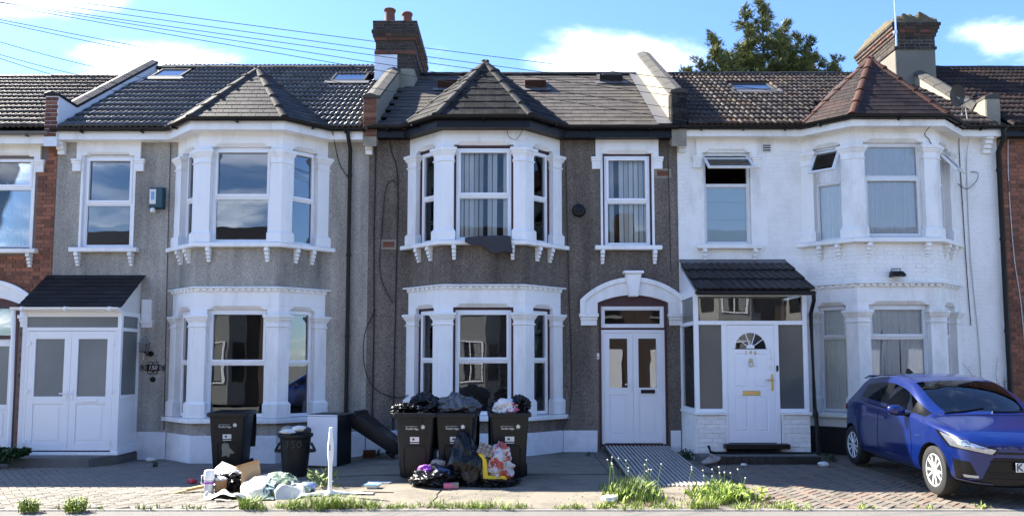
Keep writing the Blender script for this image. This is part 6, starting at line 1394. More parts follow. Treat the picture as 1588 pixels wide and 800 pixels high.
t = thing('timber_offcut', 'broken pale timber board lying by the clear jug', 'board', (-4.28, -3.72, gy + .03)); t.rotation_euler = (0, R(-9), R(24)); mat('timber', (.50, .34, .13), .8, var=.15, vscale=6, stretch=(1, 8, 8)); MB().loft([[(-.30, -.02, 0), (-.10, -.045, 0), (-.10, .04, 0), (-.30, -.01, 0)], [(-.30, -.02, .012), (-.10, -.045, .022), (-.10, .04, .022), (-.30, -.01, .012)]]).build('board', 'timber', t); MB().box(-.095, .24, -.05, .045, .0, .035).build('board', 'timber', t, bevel=.004)
t = crumple((.07, .05, .035), 95, sharp=.3, n=3).build('plastic_scrap', 'red_plastic', None, smooth=True, label='red plastic scrap beside the open wheelie bin', category='litter'); t.location = (-4.62, -2.95, gh(-4.6, -2.95))
mat('blue_foil', (.20, .26, .42), .3, var=.6, vscale=22, metal=.3); t = crumple((.12, .08, .07), 97, sharp=.5, freq=3, n=3).build('crumpled_wrapper', 'blue_foil', None, smooth=True, angle=60, label='crumpled blue and silver wrapper by the white pole', category='litter'); t.location = (-2.70, -3.88, gh(-2.7, -3.88))
t = thing('food_tray', 'blue and white plastic food tray on the sunny concrete', 'tray', (-1.89, -3.62, gh(-1.89, -3.62)), R(-6)); MB().loft([[(-.07, -.05, 0), (.07, -.05, 0), (.07, .05, 0), (-.07, .05, 0)], [(-.10, -.07, .045), (.10, -.07, .045), (.10, .07, .045), (-.10, .07, .045)]]).build('tub', 'paper_white', t, bevel=.006); MB().box(-.105, .105, -.075, .075, .046, .056).build('film_lid', 'blue_tray', t, bevel=.004)
sheet('cardboard_scrap', 'long pale cardboard scrap left of the bins', 'litter', .34, .16, (-1.86, -3.22, gh(-1.86, -3.2)), R(4), 'paper_white', 6.1, amp=.012, n=8)
sheet('paper_scrap', 'large white paper scrap beside the foot of the pole', 'litter', .46, .18, (-2.02, -4.02, gh(-2.0, -4.0)), R(-3), 'paper_white', 7.7, amp=.02, n=10)
sheet('paper_scrap', 'pale paper scrap lying before the garden sack', 'litter', .26, .10, (-2.62, -4.12, gh(-2.6, -4.1)), R(6), 'paper_white', 8.8, amp=.015, n=8)
sheet('cardboard_scrap', 'torn grey card in front of the jug', 'litter', .20, .10, (-3.62, -4.42, gh(-3.6, -4.4)), R(20), 'pulp', 3.8, amp=.02, n=8)
MB().tube([(-2.2, -3.9, gh(-2.2, -3.9) + .012), (-1.55, -4.0, gh(-1.55, -4.0) + .012)], .008, 5).build('stick', 'bark', None, label='thin stick lying on the concrete near the blue tray', category='stick')
def scrap(x, y, s, label, sd, m='paper_white'):
    o = crumple((s, s * .7, s * .45), sd, sharp=.4, freq=2.4, n=3).build('paper_scrap', m, None, smooth=True, angle=60, label=label, category='litter', group='crumpled paper scraps'); o.location = (x, y, gh(x, y))
scrap(-6.40, -.42, .085, 'crumpled tissue at the plinth between porch and grey bay', 101); scrap(1.20, -4.60, .10, 'white paper ball at the edge of the left weed clump', 103); scrap(3.72, -1.70, .05, 'tiny paper scrap before the white porch', 105); scrap(4.98, -1.75, .09, 'crumpled tissue behind the car near the rear wheel', 107); scrap(1.62, -4.35, .07, 'flat pale stone among the left weeds', 109, 'coping_stone')
t = thing('loose_brick', 'red brick lying behind the fallen bin', 'brick', (-2.52, -.50, gh(-2.5, -.5) + .0), R(8)); MB().box(-.11, .11, -.05, .05, 0, .065).build('lower_brick', 'brick_orange', t, bevel=.005); MB().box(-.10, .11, -.045, .055, .067, .13).build('upper_brick', 'brick_orange', t, bevel=.005)
t = thing('sandal', 'worn beige sandal on the step edge left of the white door', 'sandal', (3.20, -1.62, gh(3.2, -1.62)), R(25))
so_ = [(.10 * math.cos(a) * (1.5 if math.cos(a) > 0 else 1.2), .05 * math.sin(a) * (1.15 if math.cos(a) > 0 else .9)) for a in [2 * math.pi * k / 20 for k in range(20)]]; q = MB().prism(so_, 0, .025, 'z').build('sole', 'pulp', t, bevel=.006); q.rotation_euler = (R(30), R(-12), 0); q.location = (0, 0, .05); t.scale = (1.4, 1.4, 1.3); s2 = MB().tube([(.03, -.05, .06), (.04, -.02, .12), (.04, .03, .13), (.03, .05, .09)], .012, 6).build('strap', 'pulp', t, smooth=True)

# ------------------------------------------------------------------ the blue hatchback
from mathutils.bvhtree import BVHTree
def car_paint(name, col):
    m = bpy.data.materials.new(name); m.use_nodes = True; t = m.node_tree; b = t.nodes['Principled BSDF']
    b.inputs['Base Color'].default_value = col + (1,); b.inputs['Metallic'].default_value = .35; b.inputs['Roughness'].default_value = .32
    b.inputs['Coat Weight'].default_value = 1; b.inputs['Coat Roughness'].default_value = .02
    nz = t.nodes.new('ShaderNodeTexNoise'); nz.inputs['Scale'].default_value = 900; geo = t.nodes.new('ShaderNodeNewGeometry'); t.links.new(geo.outputs['Position'], nz.inputs['Vector'])
    hs = t.nodes.new('ShaderNodeHueSaturation'); hs.inputs['Color'].default_value = col + (1,); ma = t.nodes.new('ShaderNodeMath'); ma.operation = 'MULTIPLY_ADD'; ma.inputs[1].default_value = .8; ma.inputs[2].default_value = .6; t.links.new(nz.outputs[0], ma.inputs[0]); t.links.new(ma.outputs[0], hs.inputs['Value']); t.links.new(hs.outputs[0], b.inputs['Base Color'])
    MATS[name] = m
car_paint('car_blue', (.001, .013, .125))
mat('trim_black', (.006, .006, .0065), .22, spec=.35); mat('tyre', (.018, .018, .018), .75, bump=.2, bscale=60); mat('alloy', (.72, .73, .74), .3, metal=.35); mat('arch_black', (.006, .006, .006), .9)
mat('lamp_silver', (.55, .57, .60), .14, metal=.8, var=.35, vscale=22); mat('car_inside', (.03, .03, .033), .8); mat('tail_red', (.20, .008, .01), .2)
glass('car_glass', (.62, .68, .68), 1.7); glass('car_screen', (.55, .64, .66), 1.7)
CAR = thing('parked_car', 'blue hatchback parked nose-out on the paving of the white house', 'car', (6.20, -5.08, gz(-3) - .005), R(2.0))
CAR.rotation_euler = (R(0), 0, R(-2.0)); CAR.location.z = gz(-3.2) - .01; CAR.rotation_euler[0] = math.atan(.022)
SW = [(0.02, .50), (.10, .66), (.30, .79), (.55, .845), (.85, .868), (1.12, .87), (1.45, .87), (1.85, .87), (2.28, .87), (2.38, .87), (2.85, .87), (3.12, .868), (3.42, .86), (3.66, .83), (3.84, .76), (3.93, .62)]
def prof(i):
    s, w = SW[i]
    zb = [.26, .21, .18, .17, .17, .17, .17, .17, .17, .17, .17, .17, .18, .22, .28, .34][i]
    low = [(0, zb), (w * .72, zb), (w * .97, zb + .07), (w, .42), (w * 1.0, .64)]
    fz = [.50, .62, .73, .80, .86, .89, .90, .91, .925, .93, .955, .97, .98, .97, .93, .88][i]
    top = {
        0: [(.48, .58), (.42, .63), (.30, .665), (.16, .68), (0, .685)],
        1: [(.64, .68), (.56, .72), (.42, .745), (.22, .76), (0, .765)],
        2: [(.765, .775), (.69, .81), (.54, .838), (.28, .855), (0, .86)],
        3: [(.815, .845), (.745, .872), (.58, .900), (.30, .918), (0, .922)],
        4: [(.835, .895), (.765, .918), (.62, .945), (.32, .965), (0, .97)],
        5: [(.838, .93), (.765, .955), (.68, .985), (.34, 1.005), (0, 1.01)],
        6: [(.842, .945), (.80, .965), (.715, 1.165), (.625, 1.20), (0, 1.235)],
        7: [(.845, .955), (.805, .975), (.64, 1.345), (.565, 1.405), (0, 1.44)],
        8: [(.845, .97), (.805, .99), (.615, 1.405), (.55, 1.455), (0, 1.488)],
        9: [(.845, .975), (.805, .995), (.613, 1.408), (.55, 1.460), (0, 1.490)],
        10: [(.842, 1.0), (.80, 1.022), (.615, 1.385), (.555, 1.445), (0, 1.482)],
        11: [(.838, 1.03), (.79, 1.06), (.635, 1.315), (.56, 1.425), (0, 1.465)],
        12: [(.825, 1.03), (.775, 1.08), (.66, 1.25), (.56, 1.39), (0, 1.435)],
        13: [(.795, 1.0), (.74, 1.06), (.645, 1.14), (.53, 1.25), (0, 1.30)],
        14: [(.72, .95), (.68, .98), (.60, 1.01), (.48, 1.04), (0, 1.07)],
        15: [(.58, .86), (.52, .88), (.42, .90), (.25, .91), (0, .92)]}[i]
    if i >= 6 and i <= 15: top = top[:4] + [(top[3][0] * .5, top[3][1] * .25 + top[4][1] * .75)] + top[4:]
    else: top = top
    P = low + [(w * .985, fz)] + top if i < 6 else low + [(w * .99, fz)] + top
    # common count: 6 + 6 points
    if i < 6:
        t = P[6:]; t = [t[0], t[1], t[2], ((t[2][0] + t[3][0]) / 2, (t[2][1] + t[3][1]) / 2), t[3], t[4]]; P = P[:6] + t
    pts = []
    for k, (a, z) in enumerate(P):
        y = s
        if i == 0: y += .26 * (a / .5) ** 2.2 * .5 + (.06 if z < .35 else 0) + .12 * max(0, z - .5)
        elif i == 1: y += .16 * (a / .66) ** 3 * .6
        elif i >= 14: y -= .20 * (a / .8) ** 2.5 + (.10 if z > .9 else 0)
        if 5 <= i <= 7 and k >= 8: y -= [.10, .13, .10][i - 5] * (1 - (a / .72) ** 2)
        if i == 13 and k >= 8: y -= .06
        pts.append((a, y, z))
    return pts
cage = [prof(i) for i in range(16)]; NP = len(cage[0])
cv, cf, cm = [], [], []
idx = {}
def vid(i, k, sgn):
    a, y, z = cage[i][k]
    if k in (0, NP - 1): sgn = 0
    key = (i, k, sgn)
    if key not in idx: idx[key] = len(cv); cv.append((a * (sgn if sgn else 0), y, z))
    return idx[key]
for sgn in (-1, 1):
    for i in range(15):
        for k in range(NP - 1):
            q = [vid(i, k, sgn), vid(i + 1, k, sgn), vid(i + 1, k + 1, sgn), vid(i, k + 1, sgn)]
            m = 0
            if k == 7 and i in (6, 7): m = 1
            if k == 7 and i in (9, 10): m = 1
            if (k == 7 and i in (5, 8)): m = 4
            if k >= 9 and i in (5, 6): m = 2
            if k >= 9 and i == 13 - 0 and False: m = 5
            if k >= 9 and i == 12: m = 5
            if k <= 1: m = 4
            cf.append(q if sgn > 0 else q[::-1]); cm.append(m)
    for i in (0, 15):       # close nose and tail
        for j in range((NP - 1) // 2):
            q = [vid(i, j, sgn), vid(i, j + 1, sgn), vid(i, NP - 2 - j, sgn), vid(i, NP - 1 - j, sgn)]
            q2 = []
            for v_ in q:
                if v_ not in q2: q2.append(v_)
            if len(q2) < 3: continue
            if (i == 0) != (sgn > 0): q2 = q2[::-1]
            cf.append(q2); cm.append(0)
me = bpy.data.meshes.new('car_cage'); me.from_pydata(cv, [], cf); me.update()
for p, m in zip(me.polygons, cm): p.material_index = m
bm = bmesh.new(); bm.from_mesh(me); bmesh.ops.recalc_face_normals(bm, faces=bm.faces); bm.to_mesh(me); bm.free()
for n_ in ('car_blue', 'car_glass', 'car_screen', 'arch_black', 'trim_black', 'car_glass'): me.materials.append(MATS[n_])
tmp = bpy.data.objects.new('car_tmp', me); COL.objects.link(tmp)
sb = tmp.modifiers.new('s', 'SUBSURF'); sb.levels = 3; sb.render_levels = 3
cutters = []
AX = ((.80, .348), (3.36, .345))
for s, r_ in AX:
    for sg in (-1, 1):
        c_ = MB(); c_.lathe([(r_, sg * .60), (r_, sg * 1.05)], (0, s, .315), 40, 'x'); cm_ = c_.mesh('cutter'); 
        for n_ in ('car_blue', 'car_glass', 'car_screen', 'arch_black'): cm_.materials.append(MATS[n_])
        for p in cm_.polygons: p.material_index = 3
        co = bpy.data.objects.new('cutter', cm_); COL.objects.link(co); cutters.append(co)
        bo = tmp.modifiers.new('b', 'BOOLEAN'); bo.object = co; bo.operation = 'DIFFERENCE'; bo.solver = 'EXACT'
dg = bpy.context.evaluated_depsgraph_get(); cme = bpy.data.meshes.new_from_object(tmp.evaluated_get(dg))
for o in cutters + [tmp]: bpy.data.objects.remove(o)
CB_V = [v.co.copy() for v in cme.vertices]; CB_F = [tuple(p.vertices) for p in cme.polygons]; CB_M = [p.material_index for p in cme.polygons]
BVH = BVHTree.FromPolygons(CB_V, CB_F)
def face_sub(sel, name, m, parent, smooth=True, solid=0.):
    used = {}; vs = []; fs = []
    for f in sel:
        q = []
        for i in CB_F[f]:
            if i not in used: used[i] = len(vs); vs.append(CB_V[i])
            q.append(used[i])
        fs.append(q)
    b = MB(); b.v = [tuple(v) for v in vs]; b.f = [tuple(q) for q in fs]
    me = bpy.data.meshes.new(name); me.from_pydata(b.v, [], b.f); me.update()
    for p in me.polygons: p.use_smooth = smooth
    if smooth:
        bm = bmesh.new(); bm.from_mesh(me)
        for e in bm.edges:
            if len(e.link_faces) == 2 and e.calc_face_angle(0) > R(38): e.smooth = False
        bm.to_mesh(me); bm.free()
    return link(name, me, m, parent)
def cen(f): p = Vector((0, 0, 0)); [p.__iadd__(CB_V[i]) for i in CB_F[f]]; return p / len(CB_F[f])
byM = {}
for f, m in enumerate(CB_M): byM.setdefault(m, []).append(f)
body = face_sub(byM[0], 'body', 'car_blue', CAR)
face_sub(byM[4], 'underbody_trim', 'trim_black', CAR); [face_sub([f for f in byM[3] if (cen(f).x > 0) == px and (cen(f).y > 2) == py], 'wheel_arch_liner', 'arch_black', CAR) for px in (False, True) for py in (False, True)]
face_sub(byM[2], 'windscreen', 'car_screen', CAR); face_sub(byM[5], 'rear_window', 'car_glass', CAR)
for sg in (-1, 1):
    for lo, hi, nm in ((0, 2.33, 'front_side_window'), (2.33, 4, 'rear_side_window')): face_sub([f for f in byM[1] if cen(f).x * sg > 0 and lo < cen(f).y < hi], nm, 'car_glass', CAR)
def cast(o, d):
    h = BVH.ray_cast(Vector(o), Vector(d).normalized()); return (h[0], h[1]) if h[0] is not None else (None, None)
def onside(s, z, sg=-1, off=.003):
    p, n = cast((sg * 1.6, s, z), (-sg, 0, 0)); return None if p is None else p + Vector((sg, 0, 0)) * off
def seam(pts, name, parent, r=.0045, m='trim_black'):
    P = [p for p in pts if p is not None]
    if len(P) > 1: MB().tube(P, r, 5).build(name, m, parent, smooth=True, angle=80)
def lines(a, b_, n): return [(a[0] + (b_[0] - a[0]) * k / n, a[1] + (b_[1] - a[1]) * k / n) for k in range(n + 1)]
for sg in (-1, 1):
    seam([onside(s, z, sg, .001) for s, z in lines((1.34, .30), (1.30, .60), 6) + lines((1.31, .62), (1.38, .93), 6)], 'door_seam', body)
    seam([onside(s, z, sg, .001) for s, z in lines((2.33, .28), (2.36, .60), 6) + lines((2.36, .62), (2.33, .97), 6)], 'door_seam', body)
    seam([onside(s, z, sg, .001) for s, z in lines((2.88, .32), (2.98, .50), 5) + lines((3.0, .55), (3.16, .80), 6) + lines((3.17, .83), (3.14, 1.04), 4)], 'door_seam', body)
    seam([onside(s, z, sg, .001) for s, z in lines((1.34, .285), (2.88, .285), 14)], 'door_seam', body)
    seam([onside(s, z, sg, .004) for s, z in [(1.42, .985), (1.8, .985), (2.2, .998), (2.6, 1.015), (2.9, 1.035), (3.1, 1.075)]], 'window_trim', body, .008)
    MB().loft([[onside(2.08 + k * .04, .845, sg, -.004) for k in (0, 1, 2, 3, 4)] + [onside(2.24 - k * .04, .875, sg, -.004) for k in (0, 1, 2, 3, 4)], [onside(2.08 + k * .04, .848, sg, .028) for k in (0, 1, 2, 3, 4)] + [onside(2.24 - k * .04, .872, sg, .028) for k in (0, 1, 2, 3, 4)]]).build('door_handle', 'car_blue', body, smooth=True)
    # mirror
    mr = MB(); rings = []
    for k in range(9):
        t = k / 8; r_ = math.sin(math.pi * (.08 + .84 * t)) ** .6; x = sg * (.86 + .22 * t)
        rings.append([(x, 1.50 + .02 * t + .055 * r_ * math.cos(q), 1.005 + .015 * t + .075 * r_ * math.sin(q)) for q in [2 * math.pi * j / 14 for j in range(14)]])
    mr.loft(rings); mo = mr.build('wing_mirror', 'car_blue', CAR, smooth=True, angle=60); MB().loft([[(sg * .80, 1.44, .945), (sg * .80, 1.54, .945), (sg * .92, 1.52, .94), (sg * .92, 1.46, .94)], [(sg * .80, 1.44, .98), (sg * .80, 1.54, .98), (sg * 1.02, 1.53, .965), (sg * 1.02, 1.47, .965)]]).build('mirror_foot', 'trim_black', mo, bevel=.01)
    MB().box(min(sg * .885, sg * 1.055), max(sg * .885, sg * 1.055), 1.552, 1.556, .955, 1.065).build('mirror_glass', 'chrome', mo)
    # tail lamp
    q_ = [onside(s_, z_, sg, 0) for s_, z_ in ((3.52, .91), (3.60, .865), (3.70, .87), (3.70, .955), (3.60, .96))]
    if all(p_ is not None for p_ in q_): MB().loft([[p_ - Vector((sg * .03, 0, 0)) for p_ in q_], [p_ + Vector((sg * .022, .012, 0)) for p_ in q_]]).build('tail_lamp', 'tail_red', CAR, bevel=.006)
def patch(c4, d, n, name, m, parent, off=.004, bulge=0.):
    """Quad patch laid on the body: corners cast along d onto the surface, lifted by off."""
    b = MB(); dv = Vector(d).normalized(); ok = True
    for j in range(n + 1):
        for i in range(n + 1):
            u, v = i / n, j / n; o = (Vector(c4[0]) * (1 - u) + Vector(c4[1]) * u) * (1 - v) + (Vector(c4[3]) * (1 - u) + Vector(c4[2]) * u) * v
            p, nn = cast(o - dv * 1.2, dv)
            if p is None: p, nn = o, -dv
            b.v.append(tuple(p - dv * (off + bulge * 16 * u * (1 - u) * v * (1 - v))))
    b.f = [(j * (n + 1) + i, j * (n + 1) + i + 1, (j + 1) * (n + 1) + i + 1, (j + 1) * (n + 1) + i) for j in range(n) for i in range(n)]
    return b.build(name, m, parent, smooth=True, angle=60)
for sg in (-1, 1):
    d = (-sg * .55, .83, -.05)
    hl = patch([(sg * .87, .70, .845), (sg * .40, .12, .655), (sg * .44, .12, .590), (sg * .84, .42, .655)], d, 10, 'headlamp', 'trim_black', CAR, .004)
    patch([(sg * .845, .62, .822), (sg * .43, .12, .648), (sg * .47, .14, .598), (sg * .815, .42, .672)], d, 10, 'reflector', 'lamp_silver', hl, .009, .01)
    p, n = cast(Vector((sg * .69, .3, .705)) - Vector(d) * 1.2, d)
    if p is not None:
        q = MB(); q.lathe([(.038, 0), (.036, .016), (.024, .03), (.004, .036)], (0, 0, 0), 18); lo = q.build('projector_lens', 'window_glass_clear', hl, smooth=True); lo.matrix_local = Matrix.Translation(p) @ n.to_track_quat('Z', 'Y').to_matrix().to_4x4()
        q = MB(); q.lathe([(.036, .006), (.03, .010), (.003, .012)], (0, 0, 0), 18); lo = q.build('projector', 'slate', hl, smooth=True); lo.matrix_local = Matrix.Translation(p) @ n.to_track_quat('Z', 'Y').to_matrix().to_4x4()
        q = MB(); q.lathe([(.048, .004), (.05, .014), (.044, .016), (.04, .006)], (0, 0, 0), 18); lo = q.build('lamp_bezel', 'chrome', hl, smooth=True); lo.matrix_local = Matrix.Translation(p) @ n.to_track_quat('Z', 'Y').to_matrix().to_4x4()
    iv = patch([(sg * .82, .38, .52), (sg * .70, .2, .50), (sg * .62, .16, .30), (sg * .80, .35, .29)], (-sg * .5, .86, 0), 8, 'air_intake', 'trim_black', CAR, .005)
    patch([(sg * .74, .30, .345), (sg * .65, .12, .34), (sg * .65, .12, .31), (sg * .72, .30, .312)], (-sg * .5, .86, 0), 5, 'fog_lamp', 'lamp_silver', iv, .012)
    bl = patch([(sg * .80, .35, .285), (sg * .50, .10, .25), (sg * .48, .10, .235), (sg * .80, .35, .27)], (-sg * .4, .9, 0), 6, 'bumper_blade', 'car_blue', CAR, .02)
gr = patch([(-.46, 0, .56), (.46, 0, .56), (.58, 0, .27), (-.58, 0, .27)], (0, 1, 0), 12, 'lower_grille', 'trim_black', CAR, .006)
patch([(-.40, 0, .63), (.40, 0, .63), (.42, 0, .605), (-.42, 0, .605)], (0, 1, 0), 10, 'upper_grille', 'trim_black', CAR, .006)
for z in (.31, .345, .38, .515): patch([(-.50, 0, z + .008), (.50, 0, z + .008), (.50, 0, z - .004), (-.50, 0, z - .004)], (0, 1, 0), 10, 'grille_slat', 'slate_dark', gr, .012)
p, n = cast((0, -1, .46), (0, 1, 0)); py = p.y - .03
pl = MB().box(-.26, .26, py - .008, py, .405, .515).build('number_plate', 'paper_white', CAR, bevel=.004)
text_obj('K', .125, 'plate_character', 'trim_black', pl, face_mtx((-.215, py - .0095, .458)), .0008)
MB().lathe([(.062, -.006), (.062, .006), (.05, .010)], (0, p.y - .02, .66), 24, 'y').build('front_badge', 'chrome', CAR, smooth=True)
def ontop(a, s, off=.002):
    p, n = cast((a, s, 2.2), (0, 0, -1)); return None if p is None else p + Vector((0, 0, off))
for sg in (-1, 1):
    seam([ontop(sg * a, s, -.001) for a, s in [(.70, .50), (.715, .70), (.72, .90), (.70, 1.05)]], 'bonnet_seam', body)
    seam([ontop(sg * .50, s, 0) for s in (2.0, 2.3, 2.6, 2.9, 3.2)], 'roof_seam', body, .006)
    w = [ontop(a, s, .012) for a, s in ([(-.55, 1.06), (-.3, 1.05), (-.02, 1.10)] if sg < 0 else [(.05, 1.02), (.3, 1.04), (.56, 1.12)])]; seam(w, 'wiper', CAR, .010)
    bp = onside(1.12, .70, sg, .004)
    if bp is not None: MB().box(min(bp.x, bp.x + sg * .004), max(bp.x, bp.x + sg * .004), 1.06, 1.20, .71, .722).build('side_badge', 'chrome', body)
seam([ontop(a, 1.035 - .10 * (1 - (a / .7) ** 2), -.0) for a in [-.66 + .12 * k for k in range(12)]], 'bonnet_seam', body, .008)
MB().loft([[(-.03, 3.05, 1.46), (.03, 3.05, 1.46), (.03, 3.25, 1.44), (-.03, 3.25, 1.44)], [(-.006, 3.17, 1.535), (.006, 3.17, 1.535), (.006, 3.24, 1.53), (-.006, 3.24, 1.53)]]).build('roof_aerial', 'trim_black', CAR, bevel=.006)
MB().loft([[(-.55, 3.38, 1.40), (.55, 3.38, 1.40), (.50, 3.66, 1.355), (-.50, 3.66, 1.355)], [(-.55, 3.38, 1.425), (.55, 3.38, 1.425), (.50, 3.68, 1.375), (-.50, 3.68, 1.375)]]).build('spoiler', 'car_blue', CAR, bevel=.01)
# wheels
def wheel(s, sg):
    w = MB(); R_ = .312; x0 = sg * .845
    w.lathe([(.205, -.20), (.27, -.205), (.300, -.19), (.312, -.15), (.313, -.05), (.302, -.012), (.275, .0), (.215, -.004), (.205, -.02)], (0, 0, 0), 48, 'x')
    ty = w.build('wheel', 'tyre', CAR, smooth=True, angle=40); ty.location = (x0, s, .312); ty.scale = (sg, 1, 1)
    q = MB(); q.lathe([(.208, -.17), (.208, -.012), (.200, -.006), (.190, -.012), (.188, -.16)], (0, 0, 0), 40, 'x'); q.build('rim', 'alloy', ty, smooth=True, angle=40)
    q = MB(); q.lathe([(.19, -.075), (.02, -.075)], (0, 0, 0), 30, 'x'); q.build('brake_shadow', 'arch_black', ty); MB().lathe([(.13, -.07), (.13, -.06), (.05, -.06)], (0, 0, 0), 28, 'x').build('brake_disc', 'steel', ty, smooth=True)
    MB().lathe([(.045, -.04), (.045, -.014), (.03, -.008), (.003, -.006)], (0, 0, 0), 18, 'x').build('hub_cap', 'alloy', ty, smooth=True, angle=50)
    for k in range(10):
        a = 2 * math.pi * k / 10 + (.05 if k % 2 else -.05); ca, sa = math.cos(a), math.sin(a); P = lambda r_, t, x: (x, r_ * ca - t * sa, r_ * sa + t * ca)
        MB().loft([[P(.035, -.018, -.03), P(.035, .018, -.03), P(.035, .015, -.012), P(.035, -.015, -.012)], [P(.196, -.020, -.04), P(.196, .020, -.04), P(.196, .015, -.012), P(.196, -.015, -.012)]]).build('spoke', 'alloy', ty, bevel=.003)
for s, r_ in AX:
    for sg in (-1, 1): wheel(s, sg)
# cabin
MB().box(-.70, .70, 1.0, 3.4, .30, .34).build('cabin_floor', 'car_inside', CAR)
MB().loft([[(-.70, 1.06, .55), (.70, 1.06, .55), (.70, 1.55, .55), (-.70, 1.55, .55)], [(-.66, 1.06, .93), (.66, 1.06, .93), (.70, 1.50, .93), (-.70, 1.50, .93)]]).build('dashboard', 'car_inside', CAR, bevel=.03)
mat('seat_cloth', (.05, .05, .055), .9)
for x in (-.36, .36):
    for y, nm in ((2.05, 'front_seat'), (2.95, 'rear_seat')):
        q = MB(); q.loft([[(x - .25, y - .45, .42), (x + .25, y - .45, .42), (x + .25, y + .08, .42), (x - .25, y + .08, .42)], [(x - .25, y - .45, .56), (x + .25, y - .45, .56), (x + .25, y + .06, .54), (x - .25, y + .06, .54)]]); q.loft([[(x - .24, y, .5), (x + .24, y, .5), (x + .24, y + .12, .5), (x - .24, y + .12, .5)], [(x - .2, y + .14, 1.08), (x + .2, y + .14, 1.08), (x + .2, y + .22, 1.08), (x - .2, y + .22, 1.08)]]); st = q.build(nm, 'seat_cloth', CAR, bevel=.04, seg=2, smooth=True)
        MB().box(x - .12, x + .12, y + .14, y + .23, 1.10, 1.27).build('head_restraint', 'seat_cloth', st, bevel=.03, seg=2)
MB().tube([(-.36 + .18 * math.cos(a), 1.62 + .06 * math.sin(a), .93 + .16 * math.sin(a)) for a in [2 * math.pi * k / 24 for k in range(25)]], .016, 8).build('steering_wheel', 'trim_black', CAR, smooth=True)
MB().box(-.10, .10, 1.62, 1.64, 1.27, 1.33).build('rear_view_mirror', 'trim_black', CAR, bevel=.01)
mat('headlining', (.30, .30, .29), .9); MB().box(-.48, .48, 2.0, 3.2, 1.40, 1.405).build('headlining', 'headlining', CAR)

# ------------------------------------------------------------------ weeds and grass
def blades(b, x, y, z, n, spread, h, w=.006, lean=.5, hv=.5, rg=rnd):
    for _ in range(n):
        a, r_ = rg.uniform(0, 6.283), spread * math.sqrt(rg.random()); px, py = x + r_ * math.cos(a), y + r_ * math.sin(a)
        hh = h * rg.uniform(1 - hv, 1 + hv * .4); d = rg.uniform(0, 6.283); le = lean * hh * rg.uniform(.2, 1); dx, dy = math.cos(d) * le, math.sin(d) * le; sx, sy = -math.sin(d) * w, math.cos(d) * w
        o = len(b.v); pz = z(px, py) if callable(z) else z
        b.v += [(px - sx, py - sy, pz), (px + sx, py + sy, pz), (px + dx * .35 + sx * .9, py + dy * .35 + sy * .9, pz + hh * .6), (px + dx * .35 - sx * .9, py + dy * .35 - sy * .9, pz + hh * .6), (px + dx, py + dy, pz + hh)]
        b.f += [(o, o + 1, o + 2, o + 3), (o + 3, o + 2, o + 4)]
def leaves(b, c, n, rad, size, rg=rnd, squash=1.):
    for _ in range(n):
        while True:
            p = Vector((rg.uniform(-1, 1), rg.uniform(-1, 1), rg.uniform(-1, 1)))
            if .3 < p.length < 1: break
        q = Vector((c[0] + p.x * rad[0], c[1] + p.y * rad[1], c[2] + p.z * rad[2])); s = size * rg.uniform(.6, 1.3)
        u = Vector((rg.uniform(-1, 1), rg.uniform(-1, 1), rg.uniform(-.6, .6))).normalized(); v = u.cross(Vector((rg.uniform(-.6, .6), rg.uniform(-.6, .6), 1))).normalized(); k = u.cross(v)
        o = len(b.v); b.v += [q - u * s, q - v * s * .45 * squash + k * s * .1, q + u * s, q + v * s * .45 * squash + k * s * .1]; b.f.append((o, o + 1, o + 2, o + 3))
b = MB(); rg = random.Random(77)
for k in range(150):
    x = rg.uniform(-3.3, 3.6); den = .5 + 1.1 * noise.noise(Vector((x * 1.1, 0, 7))) + (.45 if -3.2 < x < -1.6 else .15 if -1 < x < 1.2 else 0)
    if den < .25: continue
    y = YE + .03 + rg.gauss(0, .05); s_ = den * rg.uniform(.5, 1.2)
    blades(b, x, y, gh, int(26 * den) + 5, .07, .11 * s_ + .02, .0035, 1.3, .7, rg=rg); leaves(b, (x, y, gh(x, y) + .03 * s_), int(22 * den), (.09, .05, .035 * s_ + .01), .016, rg)
b.build('grass_verge', 'leaf_lit', None, kind='stuff', label='thin strip of grass along the edge of the pavement', category='grass')
b = MB(); rg = random.Random(78)
for k in range(420):
    x, y = rg.uniform(-3.4, 3.1), rg.choice([rg.uniform(-4.9, -2.2), rg.uniform(-4.9, -4.0)]); s_ = rg.uniform(.003, .012); z = gh(x, y)
    b.loft([[(x + s_ * math.cos(a_ + x), y + s_ * math.sin(a_ + x), z - .002) for a_ in (0, 1.7, 3.0, 4.6)], [(x + .6 * s_ * math.cos(a_ + x), y + .6 * s_ * math.sin(a_ + x), z + s_ * .8) for a_ in (0, 1.7, 3.0, 4.6)]])
b.build('grit', 'kerb_stone', None, kind='stuff', label='loose grit and crumbs scattered on the concrete', category='grit')
b = MB()
for x in (-8.95, -8.6, -8.2, -7.7, -7.35, -6.9, -6.3, -5.7, -5.3, -5.1, -4.85, -4.4, -4.15, -3.95, -3.75, 4.2, 4.9, 5.6, 6.8):
    for _ in range(rnd.randint(3, 9)): blades(b, x + rnd.uniform(-.10, .10), YE - .02 + rnd.uniform(-.05, .09), gh, 3, .025, .06 * rnd.uniform(.6, 1.4), .006, 1.1)
b.build('grass_tufts', 'leaf_lit', None, kind='stuff', label='small weeds sprouting along the pavement edge', category='grass')
